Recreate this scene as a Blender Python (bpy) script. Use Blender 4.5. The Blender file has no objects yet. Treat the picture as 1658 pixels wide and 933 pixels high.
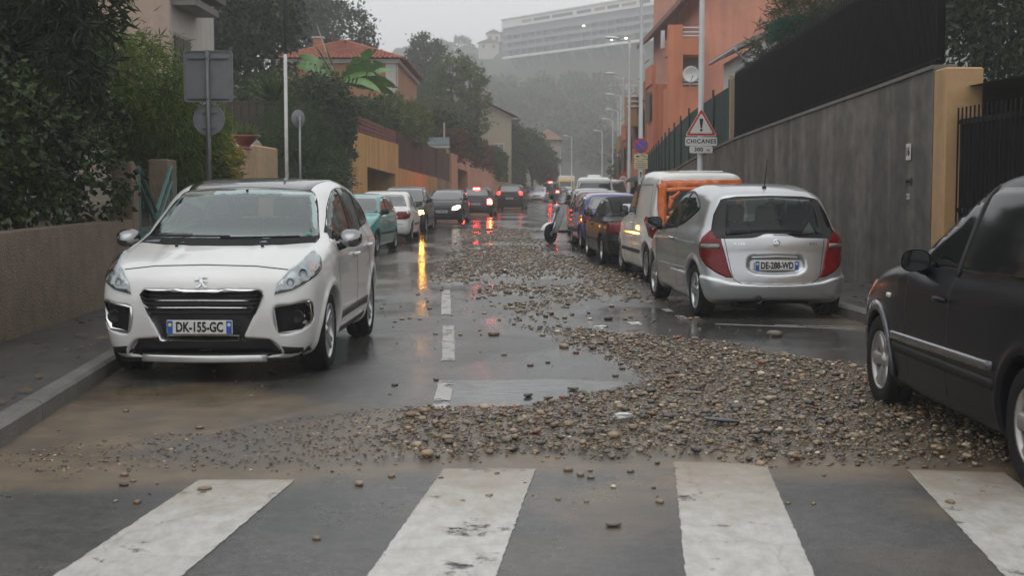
import bpy, math, random
import numpy as np
from mathutils import Vector, Matrix
from mathutils.geometry import delaunay_2d_cdt
R = math.radians
S = bpy.context.scene
COL = S.collection
# ---------------------------------------------------------------- camera
cam = bpy.data.cameras.new('camera'); cam.sensor_width = 36.0; cam.lens = 36.0*2200/1658
cam.clip_start = 0.1; cam.clip_end = 6000
cam.dof.use_dof = True; cam.dof.focus_distance = 15.0; cam.dof.aperture_fstop = 4.0
camo = bpy.data.objects.new('camera', cam); COL.objects.link(camo)
camo.location = (0, 0, 1.57)
camo.rotation_euler = (R(90) - math.atan(166.5/2200), 0, 0)
S.camera = camo
# ---------------------------------------------------------------- world, sun, exposure
SUN_EL, SUN_ROT = 70.0, 195.0
w = bpy.data.worlds.new('World'); S.world = w; w.use_nodes = True
nt = w.node_tree; nt.nodes.clear()
sky = nt.nodes.new('ShaderNodeTexSky'); sky.sky_type = 'NISHITA'; sky.sun_disc = False
sky.sun_elevation = R(SUN_EL); sky.sun_rotation = R(SUN_ROT)
sky.air_density = 1.0; sky.dust_density = 1.6; sky.ozone_density = 0.3
hs = nt.nodes.new('ShaderNodeHueSaturation'); hs.inputs['Saturation'].default_value = 0.10
bg = nt.nodes.new('ShaderNodeBackground'); bg.inputs['Strength'].default_value = 0.12
wo = nt.nodes.new('ShaderNodeOutputWorld')
cl = nt.nodes.new('ShaderNodeMix'); cl.data_type = 'RGBA'; cl.inputs[0].default_value = 0.72; cl.inputs[7].default_value = (6.6, 6.75, 6.9, 1)   # even cloud deck over the clear-sky model
nt.links.new(sky.outputs[0], hs.inputs['Color']); nt.links.new(hs.outputs[0], cl.inputs[6]); nt.links.new(cl.outputs[2], bg.inputs['Color'])
nt.links.new(bg.outputs[0], wo.inputs['Surface'])
sl = bpy.data.lights.new('sun', 'SUN'); sl.energy = 0.5; sl.angle = R(60); sl.color = (1.0, 0.985, 0.96)
so = bpy.data.objects.new('sun', sl); COL.objects.link(so)
so.rotation_euler = (R(90-SUN_EL), 0, R(180-SUN_ROT))
vs = S.view_settings; vs.view_transform = 'Standard'; vs.look = 'None'; vs.gamma = 1.0; vs.use_curve_mapping = False
vs.exposure = 0.40
S.cycles.max_bounces = 8; S.cycles.diffuse_bounces = 3; S.cycles.glossy_bounces = 4
S.cycles.transmission_bounces = 4; S.cycles.transparent_max_bounces = 12; S.cycles.volume_bounces = 3
S.cycles.caustics_reflective = False; S.cycles.caustics_refractive = False
S.cycles.sample_clamp_indirect = 6.0

# ---------------------------------------------------------------- helpers: objects
def link(o, parent=None):
    COL.objects.link(o)
    if parent is not None: o.parent = parent
    return o
def tag(o, label=None, cat=None, group=None, kind=None):
    if label: o['label'] = label
    if cat: o['category'] = cat
    if group: o['group'] = group
    if kind: o['kind'] = kind
    return o
def empty(name, loc=(0,0,0), rz=0.0, parent=None):
    o = bpy.data.objects.new(name, None); o.empty_display_size = 0.2
    o.location = loc; o.rotation_euler = (0, 0, rz)
    return link(o, parent)
def mesh(name, v, f, m=None, parent=None, smooth=False, loc=None):
    me = bpy.data.meshes.new(name)
    me.from_pydata([tuple(map(float, p)) for p in v], [], [tuple(map(int, q)) for q in f])
    if smooth: me.polygons.foreach_set('use_smooth', [True]*len(me.polygons))
    if m is not None: me.materials.append(m)
    me.update()
    o = bpy.data.objects.new(name, me)
    if loc: o.location = loc
    return link(o, parent)
def npmesh(name, V, Q, m=None, parent=None, smooth=False, data_only=False):
    """big mesh from arrays: V (n,3), Q (m,3) or (m,4)"""
    V = np.ascontiguousarray(V, np.float32); Q = np.ascontiguousarray(Q, np.int32)
    me = bpy.data.meshes.new(name); k = Q.shape[1]
    me.vertices.add(len(V)); me.vertices.foreach_set('co', V.ravel())
    me.loops.add(Q.size); me.loops.foreach_set('vertex_index', Q.ravel())
    me.polygons.add(len(Q)); me.polygons.foreach_set('loop_start', np.arange(0, Q.size, k, dtype=np.int32))
    me.polygons.foreach_set('use_smooth', np.full(len(Q), bool(smooth)))
    if m is not None: me.materials.append(m)
    me.update(calc_edges=True); me.validate()
    if data_only: return me
    return link(bpy.data.objects.new(name, me), parent)
class MB:
    """collects boxes, bars, lathes, prisms into ONE mesh"""
    def __init__(s): s.v = []; s.f = []
    def add(s, v, f):
        b = len(s.v); s.v += [tuple(p) for p in v]; s.f += [tuple(i+b for i in q) for q in f]; return s
    def box(s, a, b, M=None):
        (x0,y0,z0),(x1,y1,z1) = a, b
        v = [(x0,y0,z0),(x1,y0,z0),(x1,y1,z0),(x0,y1,z0),(x0,y0,z1),(x1,y0,z1),(x1,y1,z1),(x0,y1,z1)]
        if M is not None: v = [tuple(M @ Vector(p)) for p in v]
        return s.add(v, [(0,3,2,1),(4,5,6,7),(0,1,5,4),(1,2,6,5),(2,3,7,6),(3,0,4,7)])
    def bbox(s, a, b, r=0.02, M=None):
        """box with chamfered vertical and top edges"""
        (x0,y0,z0),(x1,y1,z1) = a, b
        def ring(i, z): return [(x0+i+r,y0+i,z),(x1-i-r,y0+i,z),(x1-i,y0+i+r,z),(x1-i,y1-i-r,z),(x1-i-r,y1-i,z),(x0+i+r,y1-i,z),(x0+i,y1-i-r,z),(x0+i,y0+i+r,z)]
        v = ring(0,z0)+ring(0,z1-r)+ring(r,z1)
        if M is not None: v = [tuple(M @ Vector(p)) for p in v]
        f = [tuple(range(7,-1,-1)), tuple(range(16,24))]
        for k in range(2):
            for i in range(8): f.append((k*8+i, k*8+(i+1)%8, k*8+8+(i+1)%8, k*8+8+i))
        return s.add(v, f)
    def tube(s, pts, r, n=8, cap=True):
        pts = [Vector(p) for p in pts]; rs = r if isinstance(r, (list, tuple)) else [r]*len(pts)
        v = []; up = Vector((0,0,1))
        for i, p in enumerate(pts):
            d = (pts[min(i+1,len(pts)-1)] - pts[max(i-1,0)]).normalized()
            a = d.cross(up)
            if a.length < 1e-3: a = d.cross(Vector((1,0,0)))
            a.normalize(); b = d.cross(a)
            for k in range(n):
                t = 2*math.pi*k/n; v.append(p + (a*math.cos(t)+b*math.sin(t))*rs[i])
        f = []
        for i in range(len(pts)-1):
            for k in range(n): f.append((i*n+k, i*n+(k+1)%n, (i+1)*n+(k+1)%n, (i+1)*n+k))
        if cap: f.append(tuple(range(n-1,-1,-1))); f.append(tuple(range((len(pts)-1)*n, len(pts)*n)))
        return s.add(v, f)
    def lathe(s, prof, n=24, axis='z', c=(0,0,0), close=True):
        v = []; f = []; m = len(prof)
        for k in range(n):
            t = 2*math.pi*k/n
            for (r, h) in prof:
                x, y = r*math.cos(t), r*math.sin(t)
                p = (x,y,h) if axis == 'z' else ((h,x,y) if axis == 'x' else (x,h,y))
                v.append((p[0]+c[0], p[1]+c[1], p[2]+c[2]))
        for k in range(n):
            for i in range(m-1):
                f.append((k*m+i, ((k+1)%n)*m+i, ((k+1)%n)*m+i+1, k*m+i+1))
        return s.add(v, f)
    def prism(s, poly, h0, h1, plane='xz'):
        """extrude a 2D polygon along the third axis"""
        n = len(poly)
        def P(a, b, h): return {'xz': (a,h,b), 'xy': (a,b,h), 'yz': (h,a,b)}[plane]
        v = [P(a,b,h0) for a,b in poly] + [P(a,b,h1) for a,b in poly]
        f = [tuple(range(n)), tuple(range(2*n-1,n-1,-1))] + [(i,i+n,(i+1)%n+n,(i+1)%n) for i in range(n)]
        return s.add(v, f)
    def build(s, name, m=None, parent=None, smooth=False, loc=None):
        o = mesh(name, s.v, s.f, m, parent, smooth, loc)
        return o
def copy_tree(o, parent=None):
    c = o.copy(); link(c, None); c.parent = parent
    for ch in list(o.children): copy_tree(ch, c)
    return c
_TXT = {}
def text_mesh(txt, size, bold=0.0, spacing=1.0, depth=0.002):
    k = (txt, size, bold, spacing)
    if k not in _TXT:
        cu = bpy.data.curves.new('lettering', 'FONT'); cu.body = txt; cu.size = size; cu.align_x = 'CENTER'; cu.align_y = 'CENTER'
        cu.offset = bold; cu.space_character = spacing; cu.extrude = depth; cu.resolution_u = 4
        o = bpy.data.objects.new('lettering', cu); COL.objects.link(o)
        dg = bpy.context.evaluated_depsgraph_get()
        _TXT[k] = bpy.data.meshes.new_from_object(o.evaluated_get(dg))
        bpy.data.objects.remove(o); bpy.data.curves.remove(cu)
    return _TXT[k]
def text(name, txt, size, m, parent, M, bold=0.0, spacing=1.0, sx=1.0, depth=0.002):
    me = text_mesh(txt, size, bold, spacing, depth).copy(); me.materials.clear(); me.materials.append(m)
    me.transform(M @ Matrix.Diagonal((sx,1,1,1)))
    return link(bpy.data.objects.new(name, me), parent)
# ---------------------------------------------------------------- helpers: noise (numpy value noise)
_rng = np.random.RandomState(7); _LAT = _rng.rand(256,256)
def vnoise(x, y):
    xi = np.floor(x).astype(int); yi = np.floor(y).astype(int); fx = x-xi; fy = y-yi
    fx = fx*fx*(3-2*fx); fy = fy*fy*(3-2*fy)
    g = lambda a, b: _LAT[a & 255, b & 255]
    return (g(xi,yi)*(1-fx)+g(xi+1,yi)*fx)*(1-fy) + (g(xi,yi+1)*(1-fx)+g(xi+1,yi+1)*fx)*fy
def fbm(x, y, o=4):
    s = 0; a = .5; t = 0
    for k in range(o): s = s + a*vnoise(x*2**k+17*k, y*2**k+31*k); t += a; a *= .5
    return s/t
def sd_poly(X, Y, poly):
    P = np.asarray(poly, float); sh = np.shape(X); X = np.ravel(X); Y = np.ravel(Y)
    d = np.full(X.shape, 1e9); ins = np.zeros(X.shape, bool); n = len(P)
    for i in range(n):
        ax, ay = P[i]; bx, by = P[(i+1) % n]; ex, ey = bx-ax, by-ay
        L = ex*ex+ey*ey
        if L < 1e-14: continue
        t = np.clip(((X-ax)*ex+(Y-ay)*ey)/L, 0, 1)
        d = np.minimum(d, (X-ax-t*ex)**2+(Y-ay-t*ey)**2)
        if ay != by:
            c = (ay > Y) != (by > Y)
            ins ^= c & (X < (bx-ax)*(Y-ay)/(by-ay)+ax)
    return np.where(ins, -np.sqrt(d), np.sqrt(d)).reshape(sh)
def sstep(a, b, x):
    t = np.clip((x-a)/(b-a), 0, 1); return t*t*(3-2*t)

# ---------------------------------------------------------------- materials
def M_(name):
    m = bpy.data.materials.new(name); m.use_nodes = True
    return m, m.node_tree.nodes, m.node_tree.links, m.node_tree.nodes['Principled BSDF']
def setp(b, **k):
    for a, v in k.items():
        n = a.replace('_', ' ')
        if n in b.inputs: b.inputs[n].default_value = v if not (isinstance(v, tuple) and len(v) == 3) else v+(1,)
_MC = {}
def mat(name, col, rough=0.6, metal=0.0, coat=0.0, var=0.12, scale=6.0, bump=0.0, bscale=40.0, spec=0.5, emit=None, es=0.0, streak=0.0, coords='Object', wear=None):
    """procedural paint/plaster/plastic: base colour with noise variation, optional fine relief and rain streaks"""
    if name in _MC: return _MC[name]
    m, N, L, b = M_(name)
    setp(b, Base_Color=col, Roughness=rough, Metallic=metal, Coat_Weight=coat, Coat_Roughness=0.04, Specular_IOR_Level=spec)
    tc = N.new('ShaderNodeTexCoord')
    src = tc.outputs[coords]
    if var > 0 or streak > 0:
        no = N.new('ShaderNodeTexNoise'); no.inputs['Scale'].default_value = scale; no.inputs['Detail'].default_value = 6; no.inputs['Roughness'].default_value = .65
        L.new(src, no.inputs['Vector'])
        mr = N.new('ShaderNodeMapRange'); mr.inputs[1].default_value = .3; mr.inputs[2].default_value = .7
        mr.inputs[3].default_value = 1-var; mr.inputs[4].default_value = 1+var; L.new(no.outputs[0], mr.inputs[0])
        val = mr.outputs[0]
        if streak > 0:
            mp = N.new('ShaderNodeMapping'); mp.inputs['Scale'].default_value = (1.1, 1.1, .10); L.new(src, mp.inputs[0])
            n2 = N.new('ShaderNodeTexNoise'); n2.inputs['Scale'].default_value = 1.6; n2.inputs['Detail'].default_value = 4; n2.inputs['Roughness'].default_value = .5; n2.inputs['Distortion'].default_value = 1.1; L.new(mp.outputs[0], n2.inputs['Vector'])
            m2 = N.new('ShaderNodeMapRange'); m2.inputs[1].default_value = .35; m2.inputs[2].default_value = .68; m2.inputs[3].default_value = 1-streak; m2.inputs[4].default_value = 1+streak*.45; L.new(n2.outputs[0], m2.inputs[0])
            mm = N.new('ShaderNodeMath'); mm.operation = 'MULTIPLY'; L.new(val, mm.inputs[0]); L.new(m2.outputs[0], mm.inputs[1]); val = mm.outputs[0]
        vm = N.new('ShaderNodeVectorMath'); vm.operation = 'SCALE'; vm.inputs[0].default_value = col; L.new(val, vm.inputs['Scale'])
        L.new(vm.outputs[0], b.inputs['Base Color'])
    if bump > 0:
        nb = N.new('ShaderNodeTexNoise'); nb.inputs['Scale'].default_value = bscale; nb.inputs['Detail'].default_value = 4; L.new(src, nb.inputs['Vector'])
        bp = N.new('ShaderNodeBump'); bp.inputs['Strength'].default_value = bump; bp.inputs['Distance'].default_value = .02; L.new(nb.outputs[0], bp.inputs['Height']); L.new(bp.outputs[0], b.inputs['Normal'])
    if emit: setp(b, Emission_Color=emit, Emission_Strength=es)
    _MC[name] = m; return m
def paint(name, col, metal=0.0, rough=.35, coat=1.0, dirt=.12, spec=.5):
    if name in _MC: return _MC[name]
    m, N, L, b = M_(name)
    setp(b, Base_Color=col, Roughness=rough, Metallic=metal, Coat_Weight=coat, Coat_Roughness=0.05, Specular_IOR_Level=spec)
    tc = N.new('ShaderNodeTexCoord')
    # road film: browner towards no particular place, just blotches of grime plus rain beads in the coat
    no = N.new('ShaderNodeTexNoise'); no.inputs['Scale'].default_value = 3.5; no.inputs['Detail'].default_value = 7; L.new(tc.outputs['Object'], no.inputs['Vector'])
    mr = N.new('ShaderNodeMapRange'); mr.inputs[1].default_value = .45; mr.inputs[2].default_value = .85; mr.inputs[3].default_value = 0; mr.inputs[4].default_value = dirt*2; L.new(no.outputs[0], mr.inputs[0])
    mx = N.new('ShaderNodeMix'); mx.data_type = 'RGBA'; mx.inputs[6].default_value = col+(1,); mx.inputs[7].default_value = (.10,.085,.065,1)
    L.new(mr.outputs[0], mx.inputs[0]); L.new(mx.outputs[2], b.inputs['Base Color'])
    vo = N.new('ShaderNodeTexVoronoi'); vo.inputs['Scale'].default_value = 90; L.new(tc.outputs['Object'], vo.inputs['Vector'])
    m2 = N.new('ShaderNodeMapRange'); m2.inputs[1].default_value = 0; m2.inputs[2].default_value = .28; m2.inputs[3].default_value = 1; m2.inputs[4].default_value = 0; L.new(vo.outputs[0], m2.inputs[0])
    bp = N.new('ShaderNodeBump'); bp.inputs['Strength'].default_value = .12; bp.inputs['Distance'].default_value = .004; L.new(m2.outputs[0], bp.inputs['Height']); L.new(bp.outputs[0], b.inputs['Coat Normal'])
    _MC[name] = m; return m
def glass(name, tint=(.62,.72,.70), refl=(.05,.75), power=2.6, haze=.0, rough=.02):
    """thin pane: see-through, with mirror reflection that grows towards grazing view"""
    if name in _MC: return _MC[name]
    m = bpy.data.materials.new(name); m.use_nodes = True; N = m.node_tree.nodes; L = m.node_tree.links; N.clear()
    out = N.new('ShaderNodeOutputMaterial'); tr = N.new('ShaderNodeBsdfTransparent'); tr.inputs[0].default_value = tint+(1,)
    gl = N.new('ShaderNodeBsdfGlossy'); gl.inputs['Roughness'].default_value = rough; gl.inputs[0].default_value = (.89,.97,.96,1)
    lw = N.new('ShaderNodeLayerWeight'); lw.inputs[0].default_value = .5
    pw = N.new('ShaderNodeMath'); pw.operation = 'POWER'; pw.inputs[1].default_value = power; L.new(lw.outputs['Facing'], pw.inputs[0])
    mr = N.new('ShaderNodeMapRange'); mr.inputs[3].default_value = refl[0]; mr.inputs[4].default_value = refl[1]; L.new(pw.outputs[0], mr.inputs[0])
    mx = N.new('ShaderNodeMixShader'); L.new(mr.outputs[0], mx.inputs[0]); L.new(tr.outputs[0], mx.inputs[1]); L.new(gl.outputs[0], mx.inputs[2])
    res = mx.outputs[0]
    tc = N.new('ShaderNodeTexCoord'); vo = N.new('ShaderNodeTexVoronoi'); vo.inputs['Scale'].default_value = 70; L.new(tc.outputs['Object'], vo.inputs['Vector'])
    m2 = N.new('ShaderNodeMapRange'); m2.inputs[1].default_value = 0; m2.inputs[2].default_value = .3; m2.inputs[3].default_value = 1; m2.inputs[4].default_value = 0; L.new(vo.outputs[0], m2.inputs[0])
    bp = N.new('ShaderNodeBump'); bp.inputs['Strength'].default_value = .15; bp.inputs['Distance'].default_value = .004; L.new(m2.outputs[0], bp.inputs['Height']); L.new(bp.outputs[0], gl.inputs['Normal'])
    if haze > 0:
        df = N.new('ShaderNodeBsdfDiffuse'); df.inputs[0].default_value = (.55,.6,.6,1)
        m3 = N.new('ShaderNodeMixShader'); m3.inputs[0].default_value = haze; L.new(res, m3.inputs[1]); L.new(df.outputs[0], m3.inputs[2]); res = m3.outputs[0]
    L.new(res, out.inputs[0]); _MC[name] = m; return m
def emis(name, col, s, base=None):
    return mat(name, base or col, .15, var=0, emit=col, es=s, coat=1.0)
RUB = mat('rubber', (.013,.013,.014), .8, spec=.2, var=.2, scale=12, bump=.25, bscale=60)
BLK = mat('black_plastic', (.012,.012,.013), .5, var=.15, spec=.22)
DRK = mat('dark_void', (.006,.006,.007), .9, var=0, spec=.1)
CHR = mat('chrome', (.78,.79,.8), .12, 1.0, var=.03)
ALU = mat('wheel_alloy', (.48,.49,.5), .28, .9, var=.08, coat=.4)
GLO = mat('dark_glass', (.012,.016,.017), .03, var=0, spec=.9, coat=1.0)
# ================================================================ CAR BUILDER (signed-distance body, panes and lamps laid on it)
class P2:
    def __init__(s, poly, step=.016, pad=.4):
        P = np.asarray(poly, float); s.st = step
        s.a0, s.b0 = P.min(0)-pad; a1, b1 = P.max(0)+pad
        s.na = int((a1-s.a0)/step)+2; s.nb = int((b1-s.b0)/step)+2
        A, B = np.meshgrid(s.a0+step*np.arange(s.na), s.b0+step*np.arange(s.nb), indexing='ij')
        s.Gf = sd_poly(A, B, P).astype(np.float32).ravel()
    def __call__(s, a, b):
        u = (a-s.a0)/s.st; v = (b-s.b0)/s.st
        uc = np.clip(u, 0, s.na-1.001); vc = np.clip(v, 0, s.nb-1.001)
        i = uc.astype(np.int32); j = vc.astype(np.int32); fu = uc-i; fv = vc-j
        G = s.Gf; k = i*s.nb+j
        r = (G.take(k)*(1-fu)+G.take(k+s.nb)*fu)*(1-fv)+(G.take(k+1)*(1-fu)+G.take(k+s.nb+1)*fu)*fv
        return r + s.st*np.hypot(u-uc, v-vc)
def spl(pts, n=6, closed=True):
    """Catmull-Rom through pts; a point given as (a,b,0) is a sharp corner"""
    k = len(pts); out = []
    P = [np.array(p[:2], float) for p in pts]; sh = [len(p) > 2 for p in pts]
    for i in range(k if closed else k-1):
        p1, p2 = P[i], P[(i+1) % k]
        p0 = P[(i-1) % k] if (closed or i > 0) else p1
        p3 = P[(i+2) % k] if (closed or i < k-2) else p2
        d = np.linalg.norm(p2-p1)+1e-9
        t1 = (p2-p0)/(np.linalg.norm(p1-p0)+d)*d if not sh[i] else (p2-p1)
        t2 = (p3-p1)/(np.linalg.norm(p3-p2)+d)*d if not sh[(i+1) % k] else (p2-p1)
        for j in range(n):
            t = j/n; h = t*t
            out.append((2*h*t-3*h+1)*p1+(h*t-2*h+t)*t1+(-2*h*t+3*h)*p2+(h*t-h)*t2)
    if not closed: out.append(P[-1])
    return np.array(out)
def smax(a, b, k):
    h = np.maximum(k-np.abs(a-b), 0)/k; return np.maximum(a, b)+h*h*k*.25
def smin(a, b, k): return -smax(-a, -b, k)
def surface_nets(F, o, h):
    """F on a grid whose first cell straddles x=0; returns mirrored verts, quads"""
    nx, ny, nz = F.shape; I = F < 0
    cs = I[:-1,:-1,:-1].astype(np.int8)
    acc = np.zeros((nx-1,ny-1,nz-1,3), np.float32); cnt = np.zeros((nx-1,ny-1,nz-1), np.float32)
    for ax in range(3):
        sl0 = [slice(None)]*3; sl1 = [slice(None)]*3; sl0[ax] = slice(0,-1); sl1[ax] = slice(1,None)
        A = F[tuple(sl0)]; B = F[tuple(sl1)]; X = (A < 0) != (B < 0)
        with np.errstate(divide='ignore', invalid='ignore'): T = np.where(X, A/(A-B), 0).astype(np.float32)
        o1, o2 = [a for a in range(3) if a != ax]
        for d1 in (0,1):
            for d2 in (0,1):
                s = [slice(None)]*3
                s[o1] = slice(d1, F.shape[o1]-1+d1); s[o2] = slice(d2, F.shape[o2]-1+d2)
                xm = X[tuple(s)]; tm = T[tuple(s)]
                cnt += xm; acc[...,ax] += tm; acc[...,o1] += d1*xm; acc[...,o2] += d2*xm
    act = cnt > 0; idx = np.full(act.shape, -1, np.int64); ii = np.argwhere(act); idx[act] = np.arange(len(ii))
    V = (ii + acc[act]/cnt[act][:,None])*h + np.array(o)
    Q = []
    for ax in range(3):
        o1, o2 = [(1,2),(2,0),(0,1)][ax]
        sl0 = [slice(None)]*3; sl1 = [slice(None)]*3; sl0[ax] = slice(0,-1); sl1[ax] = slice(1,None)
        A = I[tuple(sl0)]; B = I[tuple(sl1)]; E = np.argwhere(A != B)
        E = E[(E[:,o1] > 0) & (E[:,o2] > 0) & (E[:,o1] < F.shape[o1]-1) & (E[:,o2] < F.shape[o2]-1)]
        if not len(E): continue
        flip = A[E[:,0],E[:,1],E[:,2]]
        def c(d1, d2):
            q = E.copy(); q[:,o1] -= d1; q[:,o2] -= d2; return idx[q[:,0],q[:,1],q[:,2]]
        q = np.stack([c(1,1), c(0,1), c(0,0), c(1,0)], 1)
        q = np.where(flip[:,None], q, q[:,::-1]); Q.append(q)
    Q = np.concatenate(Q)
    on = ii[:,0] == 0; V[on,0] = 0
    # mirror
    n = len(V); mp = np.where(on, np.arange(n), 0); k = np.cumsum(~on)-1; mp = np.where(on, np.arange(n), n+k)
    Vm = V[~on]*np.array([-1,1,1]); V2 = np.concatenate([V, Vm])
    keep = ~np.all(on[Q], 1); Qa = Q[keep]
    Q2 = np.concatenate([Qa, mp[Qa][:,::-1]])
    return V2, Q2
class Car:
    def __init__(s, **k):
        s.__dict__.update(dict(bfl=.12, brl=.10, bfu=.10, bru=.08, pf=.16, pr=.12, kl=.11, ku=.12, kj=.03, Wg=None, tum=.26, zb=.95, y0f=.9, y0r=-.9,
                               res=.025, Ra=None, lip=.012, bulge=.05, zmid=.62, details=[], holes=None, cabin=None, sill=.0, shoulder=0))
        s.__dict__.update(k)
        s.lowp = P2(spl(s.low)); s.upp = P2(spl(s.up))
        s.yf = max(p[0] for p in s.low); s.yr = min(p[0] for p in s.low); s.H = max(p[1] for p in s.up)
        if s.Wg is None: s.Wg = s.W/2-.05
        if s.Ra is None: s.Ra = s.Rw+.045
        s.det = [(v, P2(spl(pl) if not isinstance(pl, np.ndarray) else pl, pad=.12, step=.008), d, wd) for (v, pl, d, wd) in s.details]
        s.hol = None
        s.root = None
    def half(s, y, z):
        h = s.W/2 - s.bulge*((z-s.zmid)/.42)**2 - .5*s.bulge*np.maximum(0, (s.zmid-.2-z)/.3)
        tf = np.clip((y-s.y0f)/(s.yf-s.y0f), 0, 1); tr = np.clip((s.y0r-y)/(s.y0r-s.yr), 0, 1)
        return h - s.pf*tf**2.4 - s.pr*tr**2.4
    def f0(s, x, y, z):
        x = np.abs(x); u2 = (x/(s.W/2))**2
        sc = np.clip(y/s.yf, -1, 1)
        ye = y + np.maximum(sc,0)*s.bfl*u2 - np.maximum(-sc,0)*s.brl*u2
        zc = z + .02*u2
        fl = smax(s.lowp(ye, zc), x-s.half(y, z), s.kl)
        cy = (y-s.ycab)/.8; cc = np.clip(cy, -1, 1)
        yu = y + np.maximum(cc,0)*s.bfu*u2 - np.maximum(-cc,0)*s.bru*u2
        fu = smax(s.upp(yu, z+.045*u2), x-(s.Wg-s.tum*np.maximum(z-s.zb,-.1)-.10*np.maximum(z-s.zb,0)**2-.03*cc*cc), s.ku)
        f = smin(fl, fu, s.kj)
        for (v, P, d, wd) in s.det:
            if v == 'S': m = P(y, z); ok = True
            elif v == 'T': m = P(x, y); ok = z > .6
            else:
                m = P(x, z); ok = (y > 0) if v == 'F' else (y < 0)
            a = 1-np.clip((m/wd+1)*.5, 0, 1); f = f + np.where(ok, d*a*a*(3-2*a), 0)
        for ya in s.axles:
            r = np.hypot(y-ya, z-s.Rw)
            f = f - s.lip*np.exp(-((r-s.Ra-.035)/.03)**2)*(x > s.W/4)
            f = np.maximum(f, -np.maximum(r-s.Ra, s.W/2-.30-x))
        return f
    def f(s, x, y, z):
        f = s.f0(x, y, z)
        if s.cabin:
            y0, y1, z0 = s.cabin
            cav = np.maximum.reduce([f+.055, y0-y, y-y1, z0-z])
            f = np.maximum(f, -cav)
            if s.hol is None: s.hol = [(v, P2(p, pad=.2)) for v, p in s.holes]
            for v, P in s.hol:
                if v == 'S': hcut = np.maximum.reduce([P(y, z), .35-np.abs(x)])
                elif v == 'F': hcut = np.maximum(P(np.abs(x), z), y0+.6-y)
                else: hcut = np.maximum(P(np.abs(x), z), y-y0-.7)
                f = np.maximum(f, -hcut)
        return f
    def grad(s, x, y, z, fn=None, e=.006):
        fn = fn or s.f0
        return np.stack([fn(x+e,y,z)-fn(x-e,y,z), fn(x,y+e,z)-fn(x,y-e,z), fn(x,y,z+e)-fn(x,y,z-e)], -1)/(2*e)
    def body(s, m, name='body'):
        h = s.res; ox = -.5*h; oy = s.yr-.12; oz = .08
        nx = int((s.W/2+.08)/h)+3; ny = int((s.yf+.12-oy)/h)+2; nz = int((s.H+.08-oz)/h)+2
        ax = [(o_+h*np.arange(n_)).astype(np.float32) for o_, n_ in ((ox,nx),(oy,ny),(oz,nz))]
        q = 4; cx = [a[0]+h*(q*np.arange(len(a)//q+1)+1.5) for a in ax]
        X, Y, Z = np.meshgrid(*[c.astype(np.float32) for c in cx], indexing='ij'); Fc = s.f(X, Y, Z)
        F = Fc.repeat(q,0).repeat(q,1).repeat(q,2)[:nx,:ny,:nz].copy()
        near = np.abs(F) < h*q*1.35
        I, J, K = np.nonzero(near)
        F[I,J,K] = s.f(ax[0][I], ax[1][J], ax[2][K])
        V, Q = surface_nets(F, (ox,oy,oz), h)
        for _ in range(2):
            x, y, z = V.T; fv = s.f(x,y,z); g = s.grad(x,y,z,s.f,e=h*.3); gn = (g*g).sum(1)
            st = np.clip(fv/np.maximum(gn,.25), -h*.5, h*.5); V = V-(st[:,None]*g)
        V[np.abs(V[:,0]) < 1e-4, 0] = 0
        o = npmesh(name, V, Q, m, s.root, smooth=True); s.body_o = o
        return o
    # ---- projection on the (uncut) body
    def hit(s, view, a, b):
        a = np.asarray(a, float); b = np.asarray(b, float)
        if view == 'S': o = np.stack([np.full_like(a, s.W/2+.3), a, b], 1); d = np.array([-1.,0,0])
        elif view == 'F': o = np.stack([a, np.full_like(a, s.yf+.3), b], 1); d = np.array([0,-1.,0])
        elif view == 'R': o = np.stack([a, np.full_like(a, s.yr-.3), b], 1); d = np.array([0,1.,0])
        elif view == 'T': o = np.stack([a, b, np.full_like(a, s.H+.3)], 1); d = np.array([0,0,-1.])
        else:
            t = R(view); o = np.stack([a*math.cos(t)+4*math.sin(t), -a*math.sin(t)+4*math.cos(t), b], 1); d = np.array([-math.sin(t), -math.cos(t), 0])
        p = o.copy()
        for _ in range(34):
            fv = s.f0(p[:,0],p[:,1],p[:,2]); p = p + d*(np.clip(fv,-.1,.6)*.85)[:,None]
            if np.abs(fv).max() < 1e-4: break
        ok = np.abs(s.f0(p[:,0],p[:,1],p[:,2])) < .02
        n = s.grad(p[:,0],p[:,1],p[:,2]); n /= np.linalg.norm(n,axis=1)[:,None]+1e-9
        return p, n, ok
    def patch(s, name, view, poly, m, off=.003, skirt=.012, g=.05, parent=None, mirror=False, smooth=True, flipx=False, curve=False):
        poly = spl(poly) if curve else np.array([p[:2] for p in poly], float) if not isinstance(view, (int,float)) else np.array([(p[0]*math.cos(R(view))-p[1]*math.sin(R(view)), p[2]) for p in poly]) if len(poly[0]) == 3 else np.array(poly, float)
        # resample the outline
        B = []
        for i in range(len(poly)):
            p, q = poly[i], poly[(i+1) % len(poly)]; L = np.linalg.norm(q-p); k = max(1, int(L/g+.5))
            for j in range(k): B.append(p+(q-p)*j/k)
        B = np.array(B); nb = len(B)
        lo, hi = B.min(0), B.max(0)
        ga = np.arange(lo[0]+g*.5, hi[0], g); gb = np.arange(lo[1]+g*.5, hi[1], g)
        I = np.zeros((0,2))
        if len(ga) and len(gb):
            A_, B_ = np.meshgrid(ga, gb); I = np.stack([A_.ravel(), B_.ravel()],1); I = I[sd_poly(I[:,0],I[:,1],B) < -g*.35]
        pts = np.concatenate([B, I])
        vs_, es_, fs_, ov, oe, of = delaunay_2d_cdt([Vector(p) for p in pts], [(i,(i+1)%nb) for i in range(nb)], [], 1, 1e-6)
        pts = np.array([tuple(v) for v in vs_]); p, n, ok = s.hit(view, pts[:,0], pts[:,1])
        F = [f for f in fs_ if all(ok[i] for i in f)]
        if not F: return None
        top = p+n*off; bot = p-n*skirt
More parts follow.
